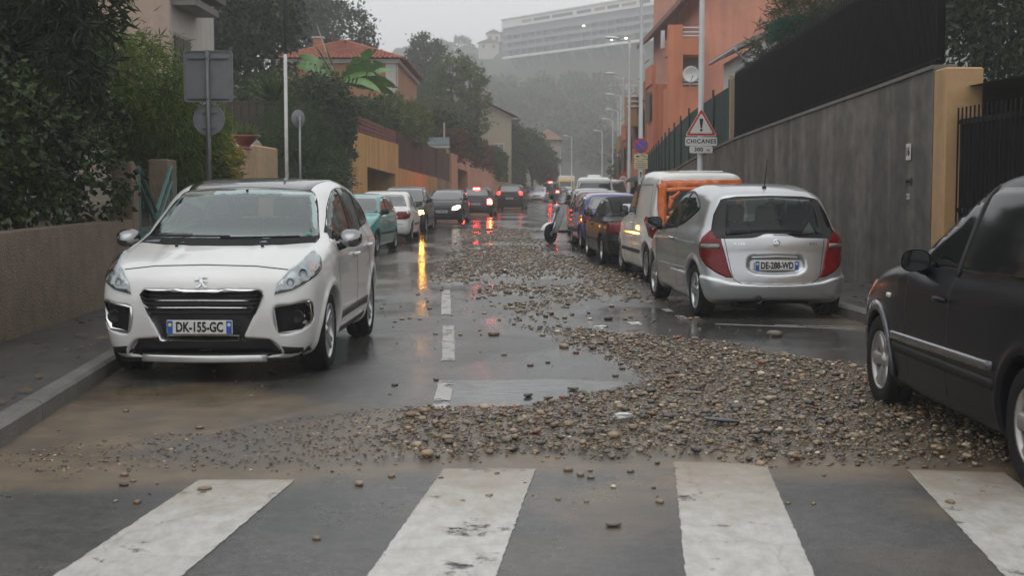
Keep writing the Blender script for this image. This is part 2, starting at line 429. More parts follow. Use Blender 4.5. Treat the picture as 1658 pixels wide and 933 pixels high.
        V = list(top)+list(bot); nn = len(top)
        cnt = {}
        for f in F:
            for i in range(len(f)):
                a, b = f[i], f[(i+1)%len(f)]; cnt[(a,b)] = 1
        # orientation outward
        f = F[0]; nn_ = np.cross(top[f[1]]-top[f[0]], top[f[2]]-top[f[0]]); rev = np.dot(nn_, n[f[0]]) < 0
        FF = [tuple(f[::-1]) if rev else tuple(f) for f in F]
        for (a,b) in cnt:
            if (b,a) not in cnt: FF.append((a,b,b+nn,a+nn) if rev else (b,a,a+nn,b+nn))
        outs = []
        for sg in ((1,-1) if mirror else ((-1,) if flipx else (1,))):
            VV = np.array(V)*np.array([sg,1,1]); Fx = [q[::-1] for q in FF] if sg < 0 else FF
            outs.append(mesh(name, VV, Fx, m, parent or s.root, smooth))
        return outs if mirror else outs[0]
    def strip(s, name, view, pts, wd, m, off=.002, mirror=False, parent=None, g=.05, closed=False, flipx=False):
        P = np.array(pts, float); n = len(P); a = []; b = []
        for i in range(n):
            d = (P[(i+1)%n]-P[i-1]) if closed else (P[min(i+1,n-1)]-P[max(i-1,0)]); d = d/(np.linalg.norm(d)+1e-9); q = np.array([-d[1],d[0]])*wd/2
            a.append(P[i]+q); b.append(P[i]-q)
        if closed:   # a ring: build as quads directly
            k = n; allp = np.array(a+b); p, nr, ok = s.hit(view, allp[:,0], allp[:,1]); top = p+nr*off
            F = [(i,(i+1)%k,k+(i+1)%k,k+i) for i in range(k) if ok[i] and ok[(i+1)%k] and ok[k+i] and ok[k+(i+1)%k]]
            bot = p-nr*.01; nn = len(top); V = np.concatenate([top,bot])
            FF = list(F)
            for i in range(k): FF += [(i,(i+1)%k,nn+(i+1)%k,nn+i),(k+i,k+(i+1)%k,nn+k+(i+1)%k,nn+k+i)]
            outs = []
            for sg in ((1,-1) if mirror else (1,)):
                outs.append(mesh(name, V*np.array([sg,1,1]), FF, m, parent or s.root, True))
            return outs
        return s.patch(name, view, a+b[::-1], m, off=off, skirt=.004, g=g, mirror=mirror, parent=parent, flipx=flipx)
    # ---- wheels
    def wheels(s, style='alloy5', rim=ALU, tw=.21, steer=0.0, n=40, track=None, rimr=.64, cols=None):
        b = MB(); b.bbox((-s.W/2+.20, s.yr+.28, .165), (s.W/2-.20, s.yf-.34, .26), .03); b.build('underbody', DRK, s.root)
        if n > 24:      # dark liners inside the wheel arches
            for ya in s.axles:
                for sg in (-1, 1):
                    V = []; F = []; k = 18; r = s.Ra-.004; x0, x1 = sg*(s.W/2-.10), sg*(s.W/2-.294)
                    for i in range(k+1):
                        a = R(-25+230*i/k); c_, s_ = math.cos(a), math.sin(a); V += [(x0, ya+r*c_, s.Rw+r*s_), (x1, ya+r*c_, s.Rw+r*s_)]
                    V.append((x1, ya, s.Rw))
                    for i in range(k): F += [(2*i,2*i+1,2*i+3,2*i+2), (2*i+1, 2*k+2, 2*i+3)]
                    mesh('arch_liner', V, F, DRK, s.root)
        for ya in s.axles:
            for sg in (-1, 1):
                xo = (track/2 if track else s.W/2-.03)
                e = empty('wheel', (sg*xo, ya, s.Rw), 0, s.root)
                if ya > 0 and steer: e.rotation_euler = (0, 0, steer)
                wheel(e, s.Rw, tw, style, rim, sg, n, rimr)
def wheel(e, Rw, tw, style, rimm, sg, n=40, rimr=.64):
    """parts of one wheel: tyre and rim; outer face towards sg*x"""
    rr = Rw*rimr; b = MB()
    pr = [(rr*.97,-tw+.02),(rr*1.02,-tw+.01),(Rw*.94,-tw),(Rw*.985,-tw+.018),(Rw,-tw+.05),(Rw,-tw/2-.012),(Rw-.008,-tw/2-.006),(Rw-.008,-tw/2+.006),(Rw,-tw/2+.012),(Rw,-.05),(Rw*.985,-.018),(Rw*.93,0),(rr*1.08,-.004),(rr*1.01,-.014),(rr*.97,-.03)]
    b.lathe([(r, h*sg) for r, h in pr], n, 'x')
    t = b.build('tyre', RUB, e, True)
    b = MB()
    b.lathe([(rr*1.0,-.014*sg),(rr*1.0,-.006*sg),(rr*.95,-.012*sg),(rr*.92,-.04*sg),(rr*.9,-tw*.9*sg)], n, 'x')
    if style.startswith('alloy'):
        k = int(style[5:] or 5)
        for i in range(k):
            t0 = 2*math.pi*i/k
            pairs = [(0,)] if k > 5 else [(-.13,), (.13,)]
            for (da,) in pairs:
                pts = []
                wd = .030 if k <= 5 else .042
                for (r, x, q) in ((.03,-.045,1.25),(rr*.5,-.028,1.0),(rr*.96,-.016,.95 if k <= 5 else 1.35)):
                    aa = t0+da*(.4+.8*r/rr); c, s_ = math.cos(aa), math.sin(aa)
                    for dq, dx in ((-wd*q,-.012),(-wd*q*.6,.0),(wd*q*.6,.0),(wd*q,-.012),(wd*q*.8,-.06),(-wd*q*.8,-.06)):
                        pts.append(((x+dx)*sg, r*c-dq*s_, r*s_+dq*c))
                F = []
                for a in range(2):
                    for j in range(6): F.append((a*6+j, a*6+(j+1)%6, a*6+6+(j+1)%6, a*6+6+j))
                b.add(pts, F)
        b.lathe([(.0,-.022*sg),(.03,-.022*sg),(.034,-.03*sg),(.06,-.04*sg),(.07,-.07*sg)], 20, 'x')
        for i in range(5):
            a = 2*math.pi*i/5; b.lathe([(.0,-.034*sg),(.009,-.036*sg),(.010,-.05*sg)], 8, 'x', (0,.05*math.cos(a),.05*math.sin(a)))
    else:  # steel wheel under a trim
        b.lathe([(.0,-.02*sg),(.05,-.022*sg),(.06,-.035*sg),(rr*.6,-.03*sg),(rr*.68,-.02*sg),(rr*.9,-.022*sg),(rr*.97,-.012*sg)], n, 'x')
    o = b.build('rim', rimm, e, True)
    b = MB(); b.lathe([(.0,-.09*sg),(rr*.93,-.09*sg)], n, 'x'); b.build('brake_disc', DRK, e, True)
    if not style.startswith('alloy'):
        b = MB()
        for i in range(8):
            a = 2*math.pi*i/8; b.lathe([(.0,-.017*sg),(.016,-.018*sg),(.019,-.028*sg)], 10, 'x', (0,rr*.78*math.cos(a),rr*.78*math.sin(a)))
        b.build('trim_slot', DRK, e, True)
def number_plate(car, z, txt, front=True, x=0.0, y=None, wd=.52, hh=.11, tilt=0.0, yellow=False, eu=True, out=.012):
    v = 'F' if front else 'R'; p, n, ok = car.hit(v, [x], [z]); p = p[0]; n = n[0]
    sgn = 1 if front else -1
    yy = p[1]+sgn*out if y is None else y
    M = Matrix.Translation((x, yy, z)) @ Matrix.Rotation(R(90), 4, 'X') if not front else Matrix.Translation((x, yy, z)) @ Matrix.Rotation(R(180), 4, 'Z') @ Matrix.Rotation(R(90), 4, 'X')
    W_ = mat('plate_white', (.62,.62,.6), .35, var=.05); B_ = mat('plate_blue', (.02,.09,.42), .35, var=.05); K_ = mat('plate_black', (.015,.015,.015), .5, var=0)
    b = MB(); b.bbox((-wd/2,-hh/2,-.004),(wd/2,hh/2,.004), .003, M); o = b.build('number_plate', W_, car.root)
    if eu:
        for sx in (-1, 1):
            b = MB(); x0 = sx*(wd/2-.026); b.box((x0-.022,-hh/2+.004,.0035),(x0+.022,hh/2-.004,.0052), M); b.build('plate_band', B_, o)
            b = MB(); b.lathe([(0,.0062),(.011,.0062),(.014,.0054)], 12, 'z', (x0,.018 if sx < 0 else .02,0)); b.v = [tuple(M @ Vector(q)) for q in b.v]; b.build('band_emblem', mat('plate_star',(.7,.62,.2) if sx<0 else (.6,.62,.65),.4,var=0) if sx < 0 else W_, o)
    text('lettering', txt, hh*.98, K_, o, M @ Matrix.Translation((0,-.002,.0062)), bold=.0030, sx=.70 if len(txt) > 7 else .8, depth=.0012)
    return o
def mirror(car, y, z, paintm, side, sc=1.0, glassm=GLO, chrome=None):
    p, n, ok = car.hit('S', [y], [z]); x0 = p[0][0]
    e = []
    # housing: a rounded shell, flat at the back where the glass sits
    V = []; F = []; nu, nv = 10, 14
    for i in range(nu+1):
        t = i/nu                     # 0 back (rear) .. 1 front
        r = (1-t**2.2)**.6*.999+.001
        for j in range(nv):
            a = 2*math.pi*j/nv; ca, sa = math.cos(a), math.sin(a)
            ex = math.copysign(abs(ca)**.75, ca); ez = math.copysign(abs(sa)**.75, sa)
            V.append((side*(x0+.105*sc+.105*sc*r*ex), y-.02+.13*sc*t, z+.075*sc+.078*sc*r*ez-(.02*sc*t)))
    for i in range(nu):
        for j in range(nv): F.append((i*nv+j, i*nv+(j+1)%nv, (i+1)*nv+(j+1)%nv, (i+1)*nv+j))
    F.append(tuple(range(nu*nv, nu*nv+nv)))
    if side < 0: F = [q[::-1] for q in F]
    o = mesh('mirror', V, F, paintm, car.root, True)
    ring = V[:nv]; c = np.mean(ring, axis=0)
    V2 = [tuple(np.array(q)*[1,1,1]+(c-np.array(q))*.08-np.array([0,-.006,0])) for q in ring]
    mesh('mirror_glass', V2, [tuple(range(nv))], glassm, o, False)
    b = MB(); b.tube([(side*(x0-.02),y+.03,z-.01),(side*(x0+.05),y+.035,z+.01),(side*(x0+.1),y+.03,z+.04)], [.035*sc,.03*sc,.026*sc], 8)
    b.build('mirror_stalk', BLK, o, True)
    return o
def handle(car, y, z, m, sides=(1,-1), L=.17):
    p, n, ok = car.hit('S', [y-L/2, y, y+L/2], [z, z+.004, z])
    for sd in sides:
        b = MB(); P = [(p[0]+n[0]*.004)*[sd,1,1], (p[0]*.7+p[1]*.3+n[0]*.038)*[sd,1,1], (p[1]+n[1]*.044)*[sd,1,1], (p[2]*.7+p[1]*.3+n[2]*.038)*[sd,1,1], (p[2]+n[2]*.004)*[sd,1,1]]
        b.tube(P, [.014,.016,.017,.016,.014], 8); b.build('door_handle', m, car.root, True)
def wiper(car, view, a, b_, m=BLK, arm=None):
    P = np.linspace(a, b_, 9); p, n, ok = car.hit(view, P[:,0], P[:,1]); q = p+n*.022
    b = MB(); b.tube([tuple(x) for x in q], .009, 6)
    if arm is not None:
        A = np.linspace(arm, P[4], 6); p2, n2, ok2 = car.hit(view, A[:,0], A[:,1]); b.tube([tuple(x) for x in p2+n2*np.linspace(.02,.035,6)[:,None]], .010, 6)
    return b.build('wiper', m, car.root, True)
def inset(poly, d):
    P = np.array([p[:2] for p in poly], float); n = len(P)
    A = 0.5*np.sum(P[:,0]*np.roll(P[:,1],-1)-np.roll(P[:,0],-1)*P[:,1]); sg = 1 if A > 0 else -1
    out = []
    for i in range(n):
        e1 = P[i]-P[i-1]; e2 = P[(i+1)%n]-P[i]; e1 /= np.linalg.norm(e1)+1e-9; e2 /= np.linalg.norm(e2)+1e-9
        n1 = np.array([-e1[1],e1[0]])*sg; n2 = np.array([-e2[1],e2[0]])*sg; m_ = n1+n2; m_ /= max(np.linalg.norm(m_),.3); c = max(np.dot(m_,n1),.45)
        out.append(P[i]+m_*d/c)
    return np.array(out)
def seat(root, x, y, z, m, head=True, rec=R(14)):
    e = MB(); Mx = Matrix.Translation((x,y,z))
    e.bbox((-.25,-.22,0),(.25,.30,.14),.05,Mx)
    Mb = Mx @ Matrix.Translation((0,-.20,.10)) @ Matrix.Rotation(rec,4,'X')
    e.bbox((-.24,-.07,0),(.24,.06,.60),.06,Mb)
    if head: e.bbox((-.12,-.05,.63),(.12,.05,.82),.04,Mb); e.tube([Mb@Vector((-.05,0,.55)),Mb@Vector((-.05,0,.66))],.008,6); e.tube([Mb@Vector((.05,0,.55)),Mb@Vector((.05,0,.66))],.008,6)
    return e.build('seat', m, root)
# ================================================================ THE WHITE CROSSOVER (near left), THE SILVER HATCHBACK (right)
PW = paint('paint_pearl_white', (.68,.68,.665), 0, .3, dirt=.05)
PS = paint('paint_silver', (.50,.51,.525), .7, .33, dirt=.05)
INT = mat('cabin_fabric', (.035,.035,.038), .8, var=.2)
G1 = glass('windscreen_glass', (.62,.72,.70), (.09,.58), 1.9)
G2 = glass('privacy_glass', (.16,.19,.19), (.06,.5), 2.4)
G3 = glass('rear_glass', (.40,.45,.44), (.02,.38), 3.0)
LENS = glass('lamp_lens', (.85,.88,.9), (.10,.7), 2.0)
def place(car, name, x, y, heading, z=0.0):
    """heading: radians, 0 = nose pointing down the street (+Y)"""
    car.root = empty(name, (x, y, z), heading)
    return car.root
def headlamp(car, view, poly, name='headlight', sides=(1,-1), lit=None, lens=None, bowls=()):
    """dark housing, bright reflector bowls and a clear lens, set in the wing"""
    H_ = mat('lamp_housing', (.34,.34,.345), .25, .7, var=.6, scale=16)
    Rf = mat('lamp_reflector', (.72,.73,.74), .4, .6, var=.1)
    for sd in sides:
        o = car.patch(name, view, poly, H_, off=.002, skirt=.02, g=.03, flipx=(sd < 0))
        if o is None: continue
        for (u, z, r) in bowls:
            p, n, ok = car.hit(view, [u], [z]); c = Vector(p[0]); nn = Vector(n[0]); nn.z *= .3; nn.normalize()
            q = nn.to_track_quat('Z','Y').to_matrix().to_4x4(); b = MB()
            b.lathe([(.0,.000),(r*.35,.001),(r*.7,.007),(r,.014),(r*1.08,.012)], 18, 'z')
            Mx = Matrix.Translation(c - nn*.004) @ q; b.v = [tuple(Mx @ Vector(v)) for v in b.v]
            if sd < 0: b.v = [(-v[0],v[1],v[2]) for v in b.v]
            b.build('reflector_bowl', lit if lit else Rf, o, True)
        car.patch('lens', view, poly, lens or LENS, off=.016, skirt=.014, g=.03, flipx=(sd < 0), parent=o)
def crossover():
    wsF = [(-.755,1.085),(.755,1.085),(.735,1.16),(.60,1.50),(.42,1.525),(0,1.535),(-.42,1.525),(-.60,1.50),(-.735,1.16)]
    sw = [(.93,1.105),(.60,1.30),(.28,1.45),(-.02,1.52),(-.45,1.545),(-.98,1.515),(-1.40,1.42),(-1.66,1.28),(-1.60,1.20),(-1.1,1.155),(.2,1.09)]
    fog = [(.575,.60),(.60,.405),(.77,.42),(.83,.49),(.82,.64),(.70,.62)]
    c = Car(W=1.84, ycab=-.3, res=.0165, Rw=.335, Ra=.385, axles=(1.306,-1.306), zb=1.08, Wg=.875, tum=.30, bulge=.045, zmid=.66, bfl=.20, brl=.14, bfu=.16, bru=.1, pf=.13, pr=.10, kl=.15, ku=.14, kj=.07, lip=.022, y0f=1.0,
        low=[(1.90,.20),(2.08,.19),(2.15,.26),(2.18,.40),(2.195,.55),(2.18,.70),(2.13,.84),(2.00,.94),(1.75,1.015),(1.45,1.07),(1.15,1.11),(.8,1.12),(-.5,1.14),(-1.7,1.13),(-1.98,1.06),(-2.08,.90),(-2.13,.68),(-2.14,.48),(-2.08,.30),(-1.85,.22),(-.5,.20)],
        up=[(1.36,1.03),(1.22,1.09),(.78,1.34),(.36,1.545),(.0,1.61),(-.5,1.64),(-1.05,1.625),(-1.5,1.57),(-1.72,1.49),(-1.9,1.25),(-2.0,1.05),(-1.9,.9),(1.2,.9)],
        details=[('F', [(0,.735),(.455,.735),(.475,.70),(.33,.375),(.29,.36),(-.29,.36),(-.33,.375),(-.475,.70),(-.455,.735)], .045, .012),
                 ('F', fog, .05, .012),
                 ('F', [(-.60,.22),(-.52,.345),(.52,.345),(.60,.22)], .06, .012),
                 ('T', [(.30,1.25),(.34,2.0),(.42,2.0),(.44,1.25)], -.006, .05),
                 ('S', [(.75,.33),(.75,.40),(-.75,.40),(-.75,.33)], .012, .02)],
        cabin=(-1.6,1.05,.62), holes=[('F', inset(wsF, .052)), ('S', inset(sw, .055)), ('R', inset([(-.6,1.18),(.6,1.18),(.52,1.5),(-.52,1.5)], .0))])
    r = place(c, 'white_crossover', -2.40, 12.85, R(180-1.5))
    tag(r, 'white crossover with black roof facing the camera beside the near kerb', 'car', 'cars along the street')
    c.body(PW)
    # black glass roof and pillars
    c.patch('roof_panel', 'T', [(.56,.36),(.60,-.2),(.60,-1.2),(.54,-1.55),(-.54,-1.55),(-.60,-1.2),(-.60,-.2),(-.56,.36)], mat('roof_black', (.03,.03,.032), .08, coat=1.0, var=.1, bump=.3, bscale=55), off=.003, skirt=.006, g=.08)
    o = c.patch('windscreen', 'F', wsF, G1, off=.004, skirt=.0, g=.05)
    c.strip('windscreen_border', 'F', [tuple(p) for p in inset(spl(wsF, 4), .030)], .066, BLK, off=.002, closed=True)
    c.patch('side_window', 'S', sw, G2, off=.003, skirt=0, g=.06, mirror=True)
    c.strip('window_border', 'S', [tuple(p) for p in inset(spl(sw, 3), .026)], .062, BLK, off=.0015, closed=True, mirror=True)
    for y0, y1, z1 in ((-.12,-.20,1.53),): c.strip('door_pillar', 'S', [(-.10,1.09),(-.16,1.3),(-.19,1.53)], .07, BLK, off=.006, mirror=True)
    c.strip('door_pillar', 'S', [(-1.02,1.16),(-1.10,1.3),(-1.16,1.49)], .05, BLK, off=.006, mirror=True)
    c.patch('rear_window', 'R', [(-.6,1.18),(.6,1.18),(.52,1.5),(-.52,1.5)], G3, off=.003, skirt=0, g=.06)
    # grille
    gp = [(-.445,.725),(.445,.725),(.465,.70),(.325,.38),(.28,.365),(-.28,.365),(-.325,.38),(-.465,.70)]
    c.patch('grille', 'F', gp, mat('grille_black', (.012,.012,.013), .5, var=.2), off=.004, skirt=.01, g=.05)
    c.strip('grille_frame', 'F', [tuple(p) for p in inset(np.array(gp), -.012)], .022, CHR, off=.035, closed=True)
    c.strip('grille_chrome', 'F', [(-.44,.735),(-.2,.738),(-.12,.732),(.12,.732),(.2,.738),(.44,.735)], .03, CHR, off=.045)
    for z, hw in ((.655,.37),(.60,.355),(.545,.34)):
        if z > .55: c.strip('grille_slat', 'F', [(-hw,z),(0,z+.004),(hw,z)], .010, CHR, off=.026)
    for k in range(5):
        z = .685-.032*k; hw = .42-.012*k; c.strip('grille_bar', 'F', [(-hw,z),(0,z+.003),(hw,z)], .012, BLK, off=.016)
    number_plate(c, .455, 'DK-155-GC', True, y=2.215)
    # lower mouth and skid bar
    for sd in (False, True): c.patch('corner_cladding', 'F', [(.58,.226),(.62,.29),(.80,.265),(.80,.226)], BLK, off=.005, skirt=.01, g=.04, flipx=sd)
    c.patch('lower_intake', 'F', [(-.61,.226),(-.515,.35),(.515,.35),(.61,.226)], mat('grille_black', (0,0,0)), off=.012, skirt=.03, g=.04)
    def lip(x0, x1, z0, z1, th, n=16, yo=0.0):
        V = []; F = []
        for i in range(n+1):
            x = x0+(x1-x0)*i/n; y = 2.165-.26*(x/.92)**2+yo
            V += [(x,y-th,z0),(x,y-.005,z0),(x,y,z0+.012),(x,y,z1-.012),(x,y-.005,z1),(x,y-th,z1)]
        for i in range(n):
            for k in range(6): F.append((i*6+k,i*6+6+k,i*6+6+(k+1)%6,i*6+(k+1)%6))
        return V, F+[(0,1,2,3,4,5),tuple(n*6+k for k in (5,4,3,2,1,0))]
    V, F = lip(-.50,.50,.165,.222,.05); mesh('skid_bar', V, F, mat('skid_silver', (.62,.62,.62), .28, .7, var=.08), c.root, True)
    V, F = lip(-.72,.72,.155,.232,.35,24,-.05); mesh('bumper_cladding', V, F, BLK, c.root)
    # fog lamps
    for sd in (False, True):
        f = c.patch('fog_lamp_housing', 'F', fog, BLK, off=.004, skirt=.01, g=.04, flipx=sd)
        c.strip('housing_rim', 'F', [((-p[0] if sd else p[0]), p[1]) for p in inset(np.array(fog), -.004)], .008, CHR, off=.012, closed=True, parent=f)
        p, n, ok = c.hit('F', [.735], [.52]); q = p[0]; b = MB(); b.lathe([(0,.02),(.035,.022),(.052,.032),(.058,.02)], 18, 'y', (-q[0] if sd else q[0], q[1]+.0, q[2])); b.build('fog_lamp', mat('lamp_reflector', (0,0,0)), f, True)
    # headlights swept over the wing
    hp = [(.57,2.1,.705),(.61,2.1,.795),(.70,2.02,.89),(.84,1.80,.99),(.885,1.68,1.02),(.905,1.66,.96),(.90,1.74,.88),(.87,1.86,.835),(.80,1.97,.79),(.70,2.05,.735)]
    t = R(32); uv = lambda x, y: x*math.cos(t)-y*math.sin(t)
    headlamp(c, 32, hp, bowls=[(uv(.69,2.045),.80,.030),(uv(.775,1.95),.86,.038)])
    for sd in (False, True): c.patch('amber_reflector', 32, [(uv(.83,1.86),.87),(uv(.86,1.78),.87),(uv(.875,1.74),.95),(uv(.845,1.84),.95)], mat('amber_lens', (.42,.16,.06), .2, .3, var=.4, scale=30, coat=.5), off=.006, skirt=.004, g=.03, flipx=sd)
    # bonnet shut line, door seams, mouldings
    SE = mat('seam', (.03,.03,.03), .8, var=0)
    c.strip('bonnet_seam', 'F', [(-.66,.895),(-.4,.925),(0,.935),(.4,.925),(.66,.895)], .007, SE, off=.0015)
    for ys in ([(.86,.40),(.92,.7),(.93,1.0),(.98,1.09)], [(-.14,.36),(-.17,.7),(-.14,1.09)], [(-.98,.60),(-1.10,.82),(-1.12,1.0),(-1.08,1.15)]): c.strip('door_seam', 'S', spl(ys, 4, False), .006, SE, off=.0015, mirror=True)
    c.strip('door_moulding', 'S', [(.82,.42),(0,.425),(-.86,.43)], .075, mat('moulding_grey', (.03,.03,.03), .5), off=.012, mirror=True)
    c.strip('sill', 'S', [(.86,.25),(0,.25),(-.86,.25)], .10, BLK, off=.003, mirror=True)
    handle(c, .02, .93, PW); handle(c, -.98, .97, PW)
    CW = mat('mirror_chrome', (.30,.305,.31), .18, 1.0, var=.05)
    for sd in (1,-1): mirror(c, .80, 1.03, CW, sd, 1.0)
    for x in (-.36,.36):
        p, n, ok = c.hit('T', [x], [1.52]); b = MB(); b.lathe([(0,.018),(.012,.014),(.016,0)], 8, 'z', tuple(p[0])); b.build('washer_jet', BLK, c.root)
    # emblem on the nose: a small standing lion, built as a relief
    p, n, ok = c.hit('F', [0], [.81]); M = Matrix.Translation(Vector(p[0])+Vector(n[0])*.002) @ Matrix.Rotation(R(180),4,'Z') @ Matrix.Rotation(R(90-18),4,'X')
    b = MB()
    for a0, b0, a1, b1, wd in ((-.045,.03,.0,.022,.012),(-.05,.012,-.01,.018,.010),(-.02,.045,.02,.035,.016),(.02,.035,.045,.04,.010),(-.005,.03,.012,-.02,.026),(.008,-.015,-.02,-.048,.013),(.012,-.015,.035,-.046,.013),(-.02,-.048,-.04,-.048,.009),(.035,-.046,.055,-.046,.009),(.012,.01,.05,-.005,.009)):
        dx, dy = a1-a0, b1-b0; L_ = math.hypot(dx, dy); nx_, ny_ = -dy/L_*wd/2, dx/L_*wd/2
        b.prism([(a0+nx_,b0+ny_),(a0-nx_,b0-ny_),(a1-nx_,b1-ny_),(a1+nx_,b1+ny_)], 0, .010, 'xy')
    b.v = [tuple(M @ Vector(q)) for q in b.v]; b.build('emblem', CHR, c.root)
    wiper(c, 'F', (.62,1.115), (-.02,1.115)); wiper(c, 'F', (.05,1.105), (-.60,1.11))
    c.wheels('alloy5', ALU, .225, n=48, rimr=.70)
    # cabin
    b = MB(); b.bbox((-.74,.55,.62),(.74,1.12,1.03),.08); b.build('dashboard', mat('dashboard', (.06,.06,.062), .7), c.root, True)
    seat(c.root, .38, -.05, .50, INT); seat(c.root, -.38, -.05, .50, INT)
    for x in (-.4,0,.4): seat(c.root, x, -.95, .55, INT, True)
    b = MB(); pts = [(.38+.185*math.cos(a), .50-.18*.35*math.sin(a), .99+.18*math.sin(a)) for a in np.linspace(0, 2*math.pi, 25)]; b.tube(pts, .014, 6, False); b.tube([(.38,.5,.99),(.38,.62,.93)], .035, 8); b.tube([(.2,.5,.99),(.56,.5,.99)], .02, 6); b.build('steering_wheel', BLK, c.root, True)
    b = MB(); b.bbox((-.11,.44,1.40),(.11,.48,1.47),.012); b.tube([(0,.46,1.46),(0,.44,1.53)], .012, 6); b.build('cabin_mirror', BLK, c.root)
    b = MB(); b.bbox((-.69,1.02,1.11),(-.63,1.03,1.16),.004); b.build('windscreen_sticker', mat('sticker_green', (.1,.5,.35), .5), c.root)
    return c
def hatch():
    rw = [(-.69,.945),(-.30,.955),(-.22,.965),(-.13,1.005),(.13,1.005),(.22,.965),(.30,.955),(.69,.945),(.735,1.02),(.68,1.22),(.58,1.405),(.40,1.435),(0,1.445),(-.40,1.435),(-.58,1.405),(-.68,1.22),(-.735,1.02)]
    gl = [(-.575,.975),(-.13,1.02),(.13,1.02),(.575,.975),(.56,1.2),(.51,1.39),(0,1.42),(-.51,1.39),(-.56,1.2)]
    sw = [(1.02,1.02),(.72,1.22),(.36,1.40),(.02,1.475),(-.40,1.485),(-.72,1.42),(-.98,1.30),(-.90,1.24),(-.45,1.09),(.2,1.02)]
    ws = [(-.68,1.06),(.68,1.06),(.52,1.46),(-.52,1.46)]
    c = Car(W=1.764, ycab=-.2, res=.0165, Rw=.312, Ra=.365, axles=(1.284,-1.284), zb=1.0, Wg=.845, tum=.30, bulge=.05, zmid=.62, bfl=.18, brl=.17, bfu=.14, bru=.15, pf=.13, pr=.08, kl=.14, ku=.16, kj=.10, lip=.018, y0r=-1.0,
        low=[(1.70,.21),(1.9,.23),(1.97,.36),(1.985,.52),(1.94,.68),(1.84,.80),(1.6,.91),(1.25,.99),(.8,1.01),(-.6,1.03),(-1.5,1.03),(-1.74,.98),(-1.80,.85),(-1.84,.66),(-1.87,.50),(-1.87,.38),(-1.80,.25),(-1.5,.22),(0,.19)],
        up=[(1.40,.92),(1.2,1.02),(.8,1.28),(.40,1.475),(.05,1.555),(-.45,1.593),(-1.0,1.572),(-1.36,1.515),(-1.50,1.455),(-1.62,1.25),(-1.74,1.0),(-1.75,.85),(1.2,.85)],
        details=[('R', [(-.95,.20),(-.95,.49),(-.70,.47),(-.52,.425),(0,.405),(.52,.425),(.70,.47),(.95,.49),(.95,.20)], -.022, .014),
                 ('R', [(-.33,.60),(-.31,.72),(-.2,.735),(.2,.735),(.31,.72),(.33,.60),(.22,.545),(-.22,.545)], .045, .03),
                 ('S', [(1.0,.50),(.3,.52),(-.8,.56),(-.8,.50),(0,.46),(1.0,.45)], .008, .05)],
        cabin=(-1.45,1.05,.62), holes=[('F', inset(ws,.03)), ('S', inset(sw,.03)), ('R', inset(gl,.0))])
    r = place(c, 'silver_hatchback', 2.93, 17.66, R(5.0))
    tag(r, 'silver three-door hatchback parked with its rear to the camera beside the concrete wall', 'car', 'cars along the street')
    c.body(PS)
    o = c.patch('rear_window', 'R', rw, mat('window_black', (.012,.012,.013), .06, coat=1, var=0), off=.001, skirt=.004, g=.04) if False else None
    # black surround as a ring, glass inside it
    ring_o = np.array(rw, float); q = c.patch('rear_window', 'R', gl, G3, off=.009, skirt=0, g=.05)
    n = 72
    def resamp(P, n):
        P = np.array(P, float); L = np.r_[0, np.cumsum(np.linalg.norm(np.diff(np.r_[P, P[:1]], axis=0), axis=1))]; t = np.linspace(0, L[-1], n, endpoint=False)
        Q = np.r_[P, P[:1]]; return np.stack([np.interp(t, L, Q[:,0]), np.interp(t, L, Q[:,1])], 1)
    A_ = resamp(rw, n); Bq = np.array(resamp(gl, 400)); 
    cen = np.array([0,1.2]); Bn = []
    for p in A_:
        d = (p-cen)/np.linalg.norm(p-cen); w_ = (Bq-cen); ang = (w_@d)/np.linalg.norm(w_,axis=1); Bn.append(Bq[np.argmax(ang)])
    Bn = np.array(Bn); allp = np.concatenate([A_+(Bn-A_)*t_ for t_ in np.linspace(0,1,8)]); p, nr, ok = c.hit('R', allp[:,0], allp[:,1]); V = p+nr*.007
    F = [(k*n+i, k*n+(i+1)%n, (k+1)*n+(i+1)%n, (k+1)*n+i) for k in range(7) for i in range(n)]
    mesh('rear_window_surround', V, F, mat('window_black', (.006,.006,.007), .12, spec=.25, var=0), c.root, True)
    c.patch('side_window', 'S', sw, G2, off=.003, skirt=0, g=.06, mirror=True)
    c.strip('window_trim', 'S', [tuple(p) for p in spl(sw, 3)], .020, BLK, off=.004, closed=True, mirror=True)
    c.strip('door_pillar', 'S', [(-.20,1.03),(-.27,1.25),(-.30,1.48)], .06, BLK, off=.005, mirror=True)
    c.patch('windscreen', 'F', ws, G1, off=.003, skirt=0, g=.07)
    # tail lights: tall curved wedges wrapping the corner
    RED = mat('tail_red', (.15,.003,.005), .25, var=.3, scale=14, coat=.25, spec=.3); SMK = mat('tail_smoke', (.10,.085,.08), .15, .2, coat=1.0, var=.3, scale=30)
    tl = [(.50,-1.79,.49),(.545,-1.77,.60),(.60,-1.74,.80),(.645,-1.70,.98),(.675,-1.64,1.07),(.70,-1.58,1.06),(.755,-1.46,.96),(.785,-1.42,.85),(.785,-1.46,.74),(.745,-1.58,.63),(.66,-1.70,.545),(.57,-1.77,.495)]
    tv = 180-30; t = R(tv); uv = [(a*math.cos(t)-b*math.sin(t), z) for a, b, z in tl]
